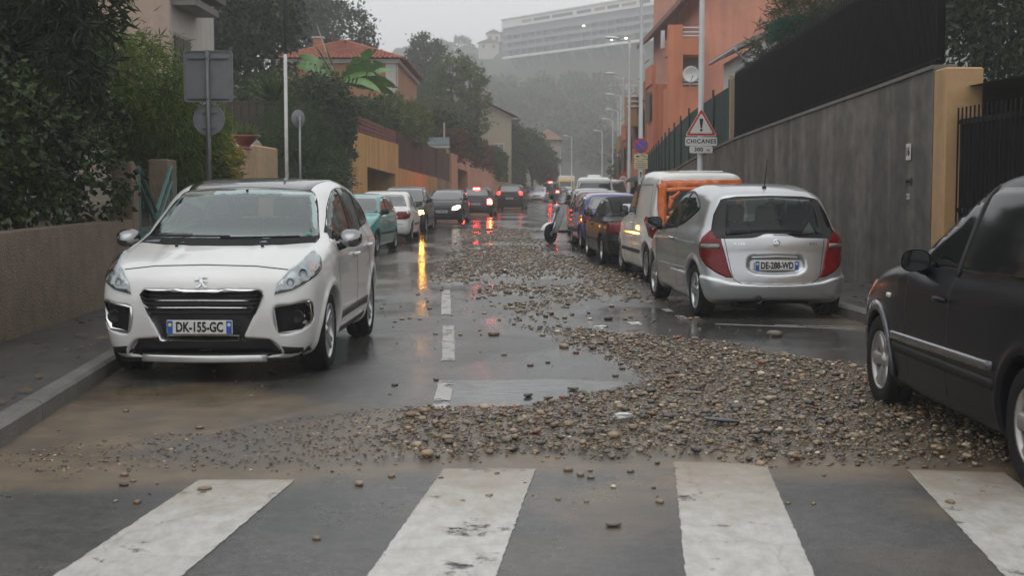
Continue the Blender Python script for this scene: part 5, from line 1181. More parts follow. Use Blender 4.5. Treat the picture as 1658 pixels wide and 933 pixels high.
def leaf_litter():
    rnd = np.random.RandomState(5); n = 700; LM = leaf_mat('fallen_leaf', [(.10,.05,.02),(.06,.035,.015),(.16,.09,.03),(.05,.04,.02)], .5)
    y = rnd.uniform(7,34,n); sd = rnd.rand(n) < .62; x = np.where(sd, rnd.uniform(xKR(y)+.2,xWR(y)-.1), rnd.uniform(xWL(y)+.1,xKL(y)-.2)); s = rnd.uniform(.03,.07,n)
    V = np.array([(-1,0,0),(0,-.45,.15),(1,0,0),(0,.45,.1)]); F = np.array([(0,1,2,3)])
    o = scatter_mesh('fallen_leaves', [(V,F)], np.stack([x,y,np.full(n,.15)],1), s, rnd.uniform(0,6.3,n), rnd.uniform(-.4,.4,n), LM); tag(o, 'wet brown fallen leaves on both pavements', 'leaves', kind='stuff')
def leaf_mat(name, cols, rough=.42, trans=.0):
    if name in _MC: return _MC[name]
    m, N, L, b = M_(name); setp(b, Roughness=rough, Specular_IOR_Level=.22)
    g = N.new('ShaderNodeNewGeometry'); cr = N.new('ShaderNodeValToRGB'); e = cr.color_ramp
    while len(e.elements) < len(cols): e.elements.new(.5)
    for i, c in enumerate(cols): e.elements[i].position = i/(len(cols)-1); e.elements[i].color = c+(1,)
    tc = N.new('ShaderNodeTexCoord'); n = N.new('ShaderNodeTexNoise'); n.inputs['Scale'].default_value = 1.3; n.inputs['Detail'].default_value = 3; L.new(tc.outputs['Object'], n.inputs['Vector'])
    mx = N.new('ShaderNodeMath'); mx.operation = 'MULTIPLY_ADD'; mx.inputs[1].default_value = .55; L.new(g.outputs['Random Per Island'], mx.inputs[0])
    r = N.new('ShaderNodeMapRange'); r.inputs[1].default_value = .3; r.inputs[2].default_value = .7; r.inputs[3].default_value = 0; r.inputs[4].default_value = .45; L.new(n.outputs[0], r.inputs[0]); L.new(r.outputs[0], mx.inputs[2])
    L.new(mx.outputs[0], cr.inputs[0]); L.new(cr.outputs[0], b.inputs['Base Color'])
    if trans:
        t = N.new('ShaderNodeBsdfTranslucent'); L.new(cr.outputs[0], t.inputs[0]); ms = N.new('ShaderNodeMixShader'); ms.inputs[0].default_value = trans; L.new(b.outputs[0], ms.inputs[1]); L.new(t.outputs[0], ms.inputs[2]); L.new(ms.outputs[0], N['Material Output'].inputs[0])
    _MC[name] = m; return m
# ================================================================ VEGETATION
def leaf_quads(P, D, L, Wd, rnd, fold=.15):
    """one leaf = 2 quads folded along the midrib; P base, D direction (unit), L length, Wd width"""
    n = len(P); u = rnd.randn(n,3); s = np.cross(D, u); s /= np.linalg.norm(s,axis=1)[:,None]+1e-9; up = np.cross(s, D)
    L = np.broadcast_to(L,(n,))[:,None]; Wd = np.broadcast_to(Wd,(n,))[:,None]
    a = P; m = P+D*L*.5+up*L*.04; b = P+D*L-up*L*.10
    l = P+D*L*.42-s*Wd*.5+up*Wd*fold; r = P+D*L*.42+s*Wd*.5+up*Wd*fold
    V = np.stack([a,r,b,l],1).reshape(-1,3); i = np.arange(n)[:,None]*4
    return V, i+np.array([[0,1,2,3]])
def crown_points(blobs, n, rnd, clump=.5, per=26, shell=.55):
    """clumped points in ellipsoids (cx,cy,cz,rx,ry,rz[,weight])"""
    w_ = np.array([b[3]*b[4]*b[5]**.8*(b[6] if len(b) > 6 else 1) for b in blobs]); w_ = w_/w_.sum(); Ps = []; Ns = []
    for b, q in zip(blobs, w_):
        k = max(2, int(n*q/per)); d = rnd.randn(k,3); d /= np.linalg.norm(d,axis=1)[:,None]; r = (shell+(1-shell)*rnd.rand(k))**.6
        r *= 1+.22*(fbm(d[:,0]*2.3+b[0]*3+9, d[:,2]*2.3+d[:,1]*2+5, 3)-.5)*2
        c = d*r[:,None]*np.array(b[3:6])+np.array(b[:3])
        cl = clump*min(b[3:6])*rnd.uniform(.5,1.25,k)
        p = c[:,None,:]+rnd.randn(k,per,3)*cl[:,None,None]*np.array([.5,.5,.38]); Ps.append(p.reshape(-1,3)); Ns.append(np.repeat(d[:,None,:],per,1).reshape(-1,3))
    return np.concatenate(Ps), np.concatenate(Ns)
BARK = mat('bark', (.07,.055,.042), .9, var=.4, scale=8, bump=.9, bscale=18)
def limbs(base, tips, r0, rnd, split=.4):
    b = MB(); base = Vector(base)
    cen = Vector(np.mean(tips, axis=0)); fork = base.lerp(cen, split); fork.z = base.z+(cen.z-base.z)*split
    fork += Vector((rnd.uniform(-.15,.15),rnd.uniform(-.15,.15),0))
    b.tube([base, base.lerp(fork,.5)+Vector((rnd.uniform(-.1,.1)*r0*4,0,0)), fork], [r0*1.25, r0, r0*.85], 9)
    for t in tips:
        t = Vector(t); m = fork.lerp(t,.5)+Vector((0,0,.15*(t-fork).length)); m += Vector((rnd.uniform(-.1,.1),rnd.uniform(-.1,.1),0))*(t-fork).length
        b.tube([fork, m, t], [r0*.6, r0*.38, r0*.10], 6)
    return b
def tree(name, label, base, blobs, n, mt, L=.12, Wd=.05, trunk=.12, cat='tree', group=None, seed=1, clump=.45, droop=.3, per=26, shell=.5, twigs=True, lenvar=.35):
    rnd = np.random.RandomState(seed); base = Vector(base); bl = [(b[0]-base.x,b[1]-base.y,b[2]-base.z)+tuple(b[3:]) for b in blobs]
    r = empty(name, base); tag(r, label, cat, group)
    if trunk:
        tips = [(b[0]+rnd.uniform(-.3,.3)*b[3],b[1]+rnd.uniform(-.3,.3)*b[4],b[2]+rnd.uniform(-.1,.5)*b[5]) for b in bl for _ in range(3)]
        limbs((0,0,0), tips, trunk, rnd).build('trunk', BARK, r, True)
    P, Nn = crown_points(bl, n, rnd, clump, per, shell)
    D = Nn*.6+rnd.randn(len(P),3)*.6; D[:,2] -= droop; D /= np.linalg.norm(D,axis=1)[:,None]
    ls = L*(1+lenvar*rnd.uniform(-1,1,len(P))); V, Q = leaf_quads(P, D, ls, Wd*ls/L, rnd)
    npmesh('crown', V, Q, mt, r, smooth=False)
    return r
LM_OLE = leaf_mat('leaf_oleander', [(.009,.017,.007),(.016,.03,.010),(.034,.058,.018)], .38, .15)
LM_MIM = leaf_mat('leaf_mimosa', [(.035,.065,.012),(.09,.145,.022),(.18,.24,.04)], .45, .25)
LM_MIX = leaf_mat('leaf_yellowing', [(.06,.09,.02),(.16,.17,.03),(.30,.24,.04),(.05,.08,.02)], .45, .25)
LM_DRK = leaf_mat('leaf_evergreen', [(.012,.024,.010),(.028,.05,.018),(.055,.085,.03)], .5, .1)
LM_MID = leaf_mat('leaf_green', [(.022,.046,.012),(.042,.08,.02),(.075,.12,.034)], .45, .2)
LM_OLV = leaf_mat('leaf_olive', [(.055,.08,.026),(.105,.14,.045),(.17,.205,.07)], .5, .2)
LM_RED = leaf_mat('leaf_russet', [(.07,.03,.018),(.11,.05,.025),(.04,.055,.02)], .5, .15)
LM_BAN = mat('leaf_banana', (.10,.22,.05), .35, var=.3, scale=5)
def hedge(name, label, path, z0, z1, th, n, mt, L=.10, Wd=.06, cat='hedge', seed=3, group=None):
    """clipped or shaggy hedge along a path of (x,y) points"""
    rnd = np.random.RandomState(seed); P = np.array(path, float); d = np.r_[0,np.cumsum(np.linalg.norm(np.diff(P,axis=0),axis=1))]
    t = rnd.rand(n)*d[-1]; x = np.interp(t,d,P[:,0]); y = np.interp(t,d,P[:,1]); zz0 = np.interp(t,d,z0); zz1 = np.interp(t,d,z1)
    top = zz1+(fbm(t*.8+seed,t*.3)-.5)*.5*(zz1-zz0)
    f = rnd.rand(n); a = rnd.uniform(-1,1,n); onside = rnd.rand(n) < .6; a = np.where(onside, np.sign(a)*(1-.25*rnd.rand(n)), a); f = np.where(onside, f, 1-.2*rnd.rand(n)**2)
    bump = 1+.5*(fbm(t*1.7+3,f*3+seed)-.5)*2
    z = zz0+(top-zz0)*f; x = x+a*th*.5*bump; V0 = np.stack([x,y+rnd.uniform(-.1,.1,n),z],1)
    b0 = np.array([P[0,0],P[0,1],zz0.min()]); D = rnd.randn(n,3)*.7; D[:,0] += np.sign(a)*.5; D[:,2] += .1; D /= np.linalg.norm(D,axis=1)[:,None]
    ls = L*(1+.4*rnd.uniform(-1,1,n)); V, Q = leaf_quads(V0-b0, D, ls, Wd*ls/L, rnd)
    r = empty(name, tuple(b0)); tag(r, label, cat, group); npmesh('foliage', V, Q, mt, r)
    b = MB(); k = max(2,int(d[-1]/.7))
    for i in range(k):
        tt = d[-1]*(i+.5)/k; p = np.array([np.interp(tt,d,P[:,0]),np.interp(tt,d,P[:,1]),np.interp(tt,d,z0)])-b0; h = np.interp(tt,d,z1)-np.interp(tt,d,z0); b.tube([tuple(p),(p[0]+.05,p[1],p[2]+h*.8)],[.03,.012],5)
    b.build('stem', BARK, r); return r
def banana(base, seed=2):
    rnd = np.random.RandomState(seed); r = empty('banana_plant', base); tag(r, 'banana plant with long torn green leaves before the orange house', 'plant')
    b = MB(); b.tube([(0,0,0),(.05,0,1.2),(.1,0,2.3)], [.16,.13,.08], 10); b.build('stem', mat('banana_stem', (.10,.12,.05), .6, var=.3), r, True)
    for k in range(14):
        a = rnd.uniform(-.6,.45) if k < 9 else rnd.uniform(1.5,4.5); Ln = rnd.uniform(2.2,3.1); el = rnd.uniform(.15,.95) if k < 9 else rnd.uniform(.6,1.2); V = []; F = []; n = 26
        for i in range(n+1):
            t = i/n; e = el-1.45*t*t*(.6+.5*rnd.rand()*.3+.3*(k%3)/2); hor = Ln*(t-.12*t*t)*math.cos(el)+.0; zz = Ln*(t*math.sin(el)-.75*t*t*math.cos(el)*(.55+.12*(k%3)))
            wv = .34*math.sin(math.pi*min(1,t*1.02+.04))**.7 if t > .1 else .03
            c = np.array([hor*math.cos(a),hor*math.sin(a),2.3+zz]); s = np.array([-math.sin(a)*.45,math.cos(a)*.45,-.8*(1 if k % 2 else -.6)])
            tear = .80+.2*(i % 2)*(rnd.rand() > .4); dr = .25*wv
            V += [tuple(c-s*wv*tear+np.array([0,0,-dr])), tuple(c), tuple(c+s*wv*(.80+.2*((i+1)%2)*(rnd.rand() > .4))+np.array([0,0,-dr]))]
        for i in range(n):
            if i > 3 and rnd.rand() < .12: F.append((3*i+1,3*i+2,3*i+5,3*i+4)); continue
            F += [(3*i,3*i+1,3*i+4,3*i+3),(3*i+1,3*i+2,3*i+5,3*i+4)]
        mesh('leaf', V, F, LM_BAN, r, True)
def yucca(base, label, seed, n=70, L=.75, mt=None, name='yucca_plant', h=.9):
    rnd = np.random.RandomState(seed); r = empty(name, base); tag(r, label, 'plant')
    b = MB(); b.tube([(0,0,0),(.05,0,h)], [.10,.08], 8); b.build('stem', BARK, r, True)
    el = rnd.uniform(-.3,1.4,n); az = rnd.uniform(0,6.3,n); D = np.stack([np.cos(az)*np.cos(el),np.sin(az)*np.cos(el),np.sin(el)],1); V, Q = leaf_quads(np.tile([[.05,0,h]],(n,1)), D, L*rnd.uniform(.7,1.1,n), .055, rnd); npmesh('leaf_rosette', V, Q, mt or LM_MID, r)
def vegetation():
    # near left garden
    tree('oleander_tree', 'large dark oleander overhanging the low wall at the left edge', (-7.1,17.2,.6), [(-6.5,16.6,3.3,1.0,1.3,1.1),(-5.75,16.2,3.75,.75,1.1,.8),(-5.15,16.0,3.7,.5,.9,.6),(-4.95,16.1,4.25,.6,1.0,.5),(-5.1,15.9,3.05,.42,.8,.38),(-7.6,17.0,3.6,1.2,1.5,1.6),(-6.4,16.2,4.7,1.2,1.3,.8),(-4.85,15.8,3.35,.28,.6,.3)], 26000, LM_OLE, .17, .034, .14, seed=4, droop=.05, clump=.35)
    tree('ivy_bush', 'dense dark ivy bush spilling over the low rendered wall', (-5.6,15.8,.8), [(-5.35,15.2,1.9,.62,1.2,.85),(-5.3,16.6,1.7,.55,.9,.75),(-5.6,14.0,2.0,.7,1.2,1.0),(-5.15,16.9,2.35,.4,.6,.35),(-6.3,15.2,2.2,.9,1.6,1.2),(-5.9,12.6,2.0,.9,1.3,1.1)], 17000, leaf_mat('leaf_ivy', [(.009,.018,.006),(.02,.038,.009),(.065,.10,.018)], .4, .15), .085, .07, .06, cat='bush', seed=5, clump=.4)
    tree('mimosa_bush', 'drooping bright green mimosa bush behind the road signs', (-6.1,20.6,.8), [(-5.9,20.4,3.15,1.0,1.3,.75),(-5.5,20.9,2.75,.75,1.0,.75),(-5.35,21.6,2.3,.6,.9,.8),(-6.5,20.0,3.2,1.1,1.1,.9),(-5.25,22.6,2.25,.45,.8,.6),(-5.05,22.2,2.6,.4,.7,.45)], 15000, LM_MIM, .16, .022, .09, cat='bush', seed=6, droop=.55, clump=.45)
    tree('leafy_shrub', 'upright dark leafy shrub in front of the cream house', (-6.9,20.0,.8), [(-6.75,19.4,3.45,.75,.8,.55),(-6.25,19.2,3.25,.6,.7,.5),(-7.2,19.4,3.1,.8,.9,.8)], 6500, LM_MID, .20, .06, .08, cat='bush', seed=7, droop=-.2)
    tree('yellowing_shrub', 'shrub with yellow and green autumn leaves under the round sign', (-5.3,24.6,.8), [(-5.2,24.0,1.95,.30,.8,.36),(-5.12,24.3,2.2,.26,.7,.30),(-5.4,24.2,2.3,.35,.8,.34),(-5.05,23.5,1.65,.24,.6,.32)], 4200, LM_MIX, .13, .045, .05, cat='bush', seed=8, droop=.45)
    tree('dark_garden_shrub', 'dark shrub filling the gap between the gate and the orange wall', (-5.6,23.0,.1), [(-5.35,22.6,1.5,.45,1.2,.8),(-5.45,24.2,1.4,.4,1.0,.7),(-5.9,23.5,2.0,.8,1.6,1.0)], 7000, LM_DRK, .11, .06, .05, cat='bush', seed=9)
    # big bush in front of the orange garage wall
    tree('cypress_bush', 'large soft dark-green bush before the ochre garage wall', (-5.3,36.0,.1), [(-5.25,34.0,1.75,.75,2.4,1.55),(-5.35,37.5,1.9,.75,2.6,1.65),(-5.35,40.5,1.5,.6,1.8,1.4),(-5.7,36,2.9,.9,2.5,.9),(-5.6,33.0,2.6,.7,1.5,.9)], 22000, leaf_mat('leaf_soft', [(.016,.036,.013),(.032,.062,.02),(.055,.095,.028)], .6, .15), .13, .022, .08, cat='bush', seed=10, clump=.32)
    yucca((-6.6,38,3.0), 'spiky yucca above the large bush beside the pole', 11, 120, .95)
    tree('trailing_creeper', 'creeper hanging over the near corner of the ochre garage wall', (-6.2,47.5,3.0), [(-5.85,46.6,3.7,.45,1.3,.9),(-5.75,47.6,3.1,.28,.8,.9),(-6.3,45.5,4.2,.9,1.8,1.0)], 9000, LM_DRK, .12, .08, .05, cat='bush', seed=12, droop=.5)
    banana((-6.75,53,3.3))
    tree('broadleaf_shrub', 'broad-leaved shrubs massed below the banana plant', (-7.6,55,3.0), [(-7.6,54,4.1,1.3,2.6,1.0),(-6.7,58,4.3,1.0,3,.9),(-8.8,52,4.6,1.5,3,1.2),(-6.1,62,4.5,.8,3,.9)], 14000, LM_MID, .26, .10, .1, cat='bush', seed=13)
    tree('palm_shrub', 'spiky palm-like shrub beside the orange house corner', (-5.8,66,3.2), [(-5.55,64,4.6,.8,2.0,1.1),(-4.9,68,4.5,.7,2.4,1.1)], 6000, LM_OLV, .38, .045, .1, cat='bush', seed=14, droop=-.1)
    # mid trees, left
    tree('dark_oak', 'tall dark evergreen tree filling the slope behind the cream house', (-13.5,56,4), [(-11.8,54,8.6,2.6,3,2.4),(-13.8,56,11.5,3.6,3.5,3.0),(-10.2,55,7.6,1.7,2.5,2.0),(-10.6,56,10.6,2.0,2.6,1.9),(-15.5,55,8.0,3,3.2,3.4),(-9.7,57,8.8,1.1,1.6,1.3),(-12.5,53,6.2,2.2,2.6,1.2)], 42000, LM_DRK, .26, .14, .35, seed=15, clump=.30)
    tree('dark_pine', 'dark pine rising behind the red tiled roof', (-13,104,6), [(-13.0,103,13.2,2.6,3,2.2),(-16.5,104,13.6,3.2,3.5,3.2),(-11.2,103,11.0,1.6,2.4,1.6),(-15.8,105,16.6,2.2,3,1.9),(-20,103,16,3.6,3.5,3.6)], 24000, LM_DRK, .32, .15, .4, seed=16, clump=.32)
    tree('rounded_pine', 'grey-green rounded tree in the haze behind the orange house', (-9.0,142,6), [(-9.0,142,15.4,1.8,2.4,1.7),(-9.8,142,12.2,2.3,2.6,2.3),(-8.2,142,12.4,1.5,2.4,1.8),(-9.2,142,8.5,2.8,2.6,2.6)], 16000, LM_DRK, .34, .17, .35, seed=17, clump=.3)
    tree('poplar_tree', 'airy light-green deciduous tree behind the pink wall', (-4.2,106,2), [(-4.6,106,10.6,1.5,1.8,1.4),(-3.0,105,9.6,1.2,1.6,1.2),(-5.8,106,8.8,1.2,1.8,1.5),(-4.0,105,7.8,1.6,1.8,1.4),(-5.4,107,6.0,1.4,1.8,1.5),(-2.7,107,6.8,1.1,1.6,1.3),(-4.2,106,4.5,1.9,1.8,1.3),(-2.2,105,8.2,.7,1.2,.7)], 17000, LM_OLV, .22, .12, .2, seed=18, clump=.26, shell=.3)
    tree('hedge_tree', 'dark tree between the pink wall and the cream gabled house', (-3.4,92,2.5), [(-3.6,92,4.6,1.3,3,1.5),(-4.6,88,5.0,1.2,3,1.4)], 8000, LM_DRK, .24, .14, .15, seed=19)
    hedge('russet_hedge', 'russet and green hedge along the top of the pink wall', [(xWL(y)-.5,y) for y in np.linspace(83,124,9)], np.linspace(3.0,2.0,9), np.linspace(5.0,3.9,9), 1.0, 15000, LM_RED, .22, .14, seed=20)
    hedge('ivy_hedge', 'green ivy overhanging the far half of the pink wall', [(xWL(y)-.3,y) for y in np.linspace(104,132,7)], np.linspace(2.0,1.3,7), np.linspace(4.2,3.6,7), 1.1, 9000, LM_MID, .22, .15, seed=21)
    tree('street_tree', 'green tree at the far end of the pink wall', (2.0,140,0), [(1.8,140,5.2,1.6,2.5,1.8),(3.0,143,4.2,1.4,2.5,1.5),(.6,137,6.0,1.4,2,1.6),(3.6,146,3.0,1.1,2.2,1.2)], 10000, LM_MID, .34, .2, .15, seed=22)
    tree('street_tree', 'dark green tree beside the far pale house', (-.6,128,2), [(-.6,128,6.2,1.3,2,1.6),(.2,130,4.6,1.2,2,1.5)], 6000, LM_DRK, .32, .18, .15, seed=23)
    # right
    tree('oleander_shrub', 'grey-green oleander hanging over the black railings', (6.6,29.6,2.4), [(5.55,30.0,4.85,.45,.8,.45),(6.2,29.6,5.15,.65,.9,.6),(6.9,29.2,5.3,.8,1.0,.8),(5.25,30.3,4.45,.26,.5,.28),(7.8,28.8,5.6,.9,1.0,.9),(6.5,29.4,5.75,.7,.9,.5),(8.8,28.4,5.6,.9,1,1)], 11000, leaf_mat('leaf_grey_oleander', [(.04,.05,.025),(.07,.085,.042),(.10,.11,.06),(.13,.075,.04)], .45, .2), .17, .028, .1, cat='bush', seed=24, droop=.1, clump=.4)
    tree('pine_sprig', 'blue-green pine sprig behind the black railings', (5.9,29.3,2.5), [(5.72,29.2,4.85,.34,.4,.22),(6.05,29.0,5.0,.28,.35,.2)], 2600, leaf_mat('leaf_bluegreen', [(.015,.07,.045),(.025,.11,.07)], .5, .1), .12, .012, .05, cat='bush', seed=25, clump=.35)
    tree('garden_tree', 'leafy garden tree behind the iron gate at the right edge', (10.5,27,2.6), [(10.3,27,5.2,1.8,2,1.8),(12.2,28,4.6,1.6,2,1.8),(11.5,26,6.6,1.6,2,1.3)], 36000, LM_DRK, .15, .075, .14, seed=40)
    tree('garden_bush', 'round garden bush close behind the iron gate', (8.6,20.5,.1), [(8.4,20.5,1.6,1.2,1.4,1.3),(9.6,20.5,2.0,1.2,1.4,1.5)], 8000, LM_DRK, .11, .06, .08, cat='bush', seed=41)
    for k, (x, y, z, s) in enumerate(((11.2,118,3,1.5),(13.2,140,4,1.9),(12.8,128,5.4,1.7))):
        tree('roadside_tree', ('dark tree behind the far lamp posts at the right kerb','tall dark tree closing the street on the right','dark tree beyond the salmon apartment block')[k], (x,y,0), [(x,y,z+1,s,s,s*1.3),(x-.8*s,y,z-.6,s*.8,s*.8,s),(x+s,y+1,z+1.6,s,s,s*1.2)], 6000, (LM_MID,LM_DRK,LM_DRK)[k], .36, .2, .15, seed=30+k)
def hill_z(x, y):
    sd = ((x+3.4)*138+(y-486)*101.4)/171.3      # metres behind the face of the hillside block
    base = 27*sstep(208, 415, y+.1*np.abs(x-25))+27*sstep(-14, 18, sd)+5*sstep(20,110,sd)*sstep(30,-20,x)
    base = base+7*(fbm(x*.02+4,y*.02+7,3)-.5)*sstep(230,300,y)
    left = 15*sstep(-14,-60,x)*sstep(40,150,y); right = 16*sstep(20,60,x)*sstep(90,200,y)
    return np.maximum.reduce([base, left, right])-.35
def hills():
    xs = np.concatenate([np.arange(-420,-60,15.), np.arange(-60,120,5.), np.arange(120,440,15.)]); ys = np.concatenate([np.arange(-60,60,10.), np.arange(60,700,7.)])
    X, Y = np.meshgrid(xs, ys, indexing='ij'); Z = hill_z(X,Y); n = len(ys); i = np.arange(len(xs)-1)[:,None]*n+np.arange(n-1)[None,:]
    o = npmesh('hillside', np.stack([X.ravel(),Y.ravel(),Z.ravel()],1), np.stack([i,i+n,i+n+1,i+1],-1).reshape(-1,4), mat('scrub_ground', (.045,.05,.028), .9, var=.4, scale=.08, bump=.3, bscale=.6), smooth=True); tag(o, kind='structure')
    rnd = np.random.RandomState(77); protos = []
    for k in range(6):
        m = 210; d = rnd.randn(m,3); d /= np.linalg.norm(d,axis=1)[:,None]; d[:,2] = np.abs(d[:,2])*1.05-.25
        lob = 1+.35*(fbm(d[:,0]*2+k*7,d[:,1]*2+d[:,2]*2+k,3)-.5)*2; P = d*lob[:,None]*rnd.uniform(.72,1.0,m)[:,None]*[1,1,1.05]
        D = d+rnd.randn(m,3)*.5; D /= np.linalg.norm(D,axis=1)[:,None]; V, Q = leaf_quads(P, D, rnd.uniform(.22,.42,m), .22, rnd); protos.append((V,Q))
    def scat(n, x0,x1,y0,y1,s0,s1, label, cols, skip=None):
        x = rnd.uniform(x0,x1,n); y = y0+(y1-y0)*rnd.rand(n)**.8; k = np.abs(x-20) < .55*y*.42+60; x, y = x[k], y[k]
        if skip is not None: kk = skip(x,y); x, y = x[kk], y[kk]
        s = rnd.uniform(s0,s1,len(x)); z = hill_z(x,y)+s*.55
        o = scatter_mesh('woodland', protos, np.stack([x,y,z],1), s, rnd.uniform(0,6.3,len(x)), np.zeros(len(x)), leaf_mat('leaf_wood_%d' % len(bpy.data.materials), cols, .7), smooth=False); tag(o, label, 'woodland', kind='stuff')
    road = lambda x, y: ((x < xWL(np.minimum(y,259))-6) | (x > xWR(np.minimum(y,259))+8) | (y > 262)) & ~((((x+3.4)*138+(y-486)*101.4)/171.3 > -14) & (((x+3.4)*138+(y-486)*101.4)/171.3 < 16) & (x > -7))
    scat(520, -120,150, 225,430, 2.4,5.6, 'hazy woodland covering the lower hillside', [(.018,.03,.014),(.035,.052,.022),(.06,.075,.034)], road)
    scat(620, -140,190, 400,640, 2.2,4.6, 'hazy woodland below and beyond the long viaduct block', [(.03,.04,.02),(.045,.055,.028),(.06,.07,.036)], road)
    scat(620, -80,130, 225,430, .9,2.4, 'olive scrub between the hillside trees', [(.06,.07,.03),(.085,.09,.045),(.10,.10,.06)], road)
    scat(150, -60,-12, 60,220, 2.2,4.5, 'dark trees massed on the slope left of the street', [(.016,.025,.014),(.028,.04,.02)], lambda x,y: x < xWL(y)-9)
# ================================================================ WALLS, HOUSES, STREET FURNITURE
def wall_run(name, label, line, y0, y1, h0, h1, th, m, side, cat='wall', zb=0.0, step=1.0, parent=None, cope=None, extra=None):
    """wall following line(y); its street face lies on the line, thickness away from the street"""
    n = max(2, int((y1-y0)/step)+1); ys = np.linspace(y0, y1, n); v = []; F = []
    for i, y in enumerate(ys):
        x = float(line(y)); t = i/(n-1); h = h0+(h1-h0)*t
        v += [(x,y,zb),(x,y,h),(x+side*th,y,h),(x+side*th,y,zb)]
    for i in range(n-1):
        for k in range(4): F.append((i*4+k, i*4+(k+1)%4, i*4+4+(k+1)%4, i*4+4+k))
    F += [(3,2,1,0), tuple(4*(n-1)+k for k in range(4))]
    if side < 0: F = [q[::-1] for q in F]
    o = mesh(name, v, F, m, parent)
    if parent is None: tag(o, label, cat)
    return o
def obox(b, x0, y0, dx, dy, z0, z1):   # helper: axis box
    b.box((min(x0,x0+dx),min(y0,y0+dy),z0),(max(x0,x0+dx),max(y0,y0+dy),z1))
def tile_roof(b, A, B, C, D, tw=.24, tl=.36, r=.05):
    """barrel tiles on the quad A(eave) B(eave) C(ridge) D(ridge)"""
    A, B, C, D = [np.array(p, float) for p in (A,B,C,D)]
    L = np.linalg.norm(B-A); S_ = np.linalg.norm(D-A); n = np.cross(B-A, D-A); n /= np.linalg.norm(n)
    if n[2] < 0: n = -n
    nu = max(2,int(L/tw)); nv = max(2,int(S_/tl)); k = 4
    U = np.linspace(0,1,nu*k+1); V = []
    for j in range(nv):
        for e in (0,1):
            t = (j+e*1.02)/nv; lift = .035*(1-e)
            l = A+(D-A)*min(t,1); rr = B+(C-B)*min(t,1)
            for i, u in enumerate(U): V.append(tuple(l+(rr-l)*u+n*(lift+r*abs(math.sin(math.pi*u*nu)))))
    m = len(U); F = []
    for j in range(nv):
        for i in range(m-1): F.append((2*j*m+i,2*j*m+i+1,(2*j+1)*m+i+1,(2*j+1)*m+i))
        if j: 
            for i in range(m-1): F.append(((2*j-1)*m+i,(2*j-1)*m+i+1,2*j*m+i+1,2*j*m+i))
    b.add(V, F)
TERR = mat('terracotta', (.30,.085,.045), .65, var=.4, scale=3, bump=.3); TERR2 = mat('terracotta_old', (.20,.10,.07), .7, var=.4, scale=3)
def wquad(parent, name, o, ux, uy, x0, x1, z0, z1, m, d0=-.02, d1=.06):
    """panel on a facade: o origin, ux unit along facade, uy outward normal; from depth d0 to d1"""
    b = MB(); o = Vector(o); ux = Vector(ux); uy = Vector(uy); P = []
    for d in (d0,d1):
        for (a,z) in ((x0,z0),(x1,z0),(x1,z1),(x0,z1)): P.append(tuple(o+ux*a+uy*d+Vector((0,0,z))))
    b.add(P, [(0,1,2,3),(7,6,5,4),(0,4,5,1),(1,5,6,2),(2,6,7,3),(3,7,4,0)]); return b.build(name, m, parent)
def window(parent, o, ux, uy, x0, x1, z0, z1, fm, shutter=None, open_=True, gm=None):
    f = wquad(parent, 'window', o, ux, uy, x0-.06, x1+.06, z0-.06, z1+.06, fm, -.02, .03)
    for k in range(2):
        xa = x0+(x1-x0)*k/2+.03; xb = x0+(x1-x0)*(k+1)/2-.03; wquad(f, 'pane', o, ux, uy, xa, xb, z0+.04, z1-.04, gm or GLO, .02, .036)
    wquad(f, 'sill', o, ux, uy, x0-.12, x1+.12, z0-.13, z0-.06, fm, -.02, .12)
    if shutter:
        w_ = (x1-x0)/2
        for s in (-1,1):
            a, b_ = (x0-w_-.04, x0-.04) if s < 0 else (x1+.04, x1+w_+.04)
            sh = wquad(f, 'shutter', o, ux, uy, a, b_, z0-.04, z1+.04, shutter, .03, .07)
    return f
def fence_bars(root, line, y0, y1, zlo, zhi, gap, r, m, name='bar', off=0.0, spike=.08):
    """upright bars between two rails along the line; one object per bar, shared mesh"""
    h = zhi(y0)-zlo(y0)
    b = MB(); b.tube([(0,0,0),(0,0,1-.06),(0,0,1)], [r,r,r*.3], 5); proto = None
    y = y0
    while y < y1:
        if proto is None: proto = b.build(name, m, root); o = proto
        else: o = proto.copy(); link(o, root)
        o.location = (float(line(y))+off, y, zlo(y)); o.scale = (1,1,zhi(y)-zlo(y)+spike); y += gap
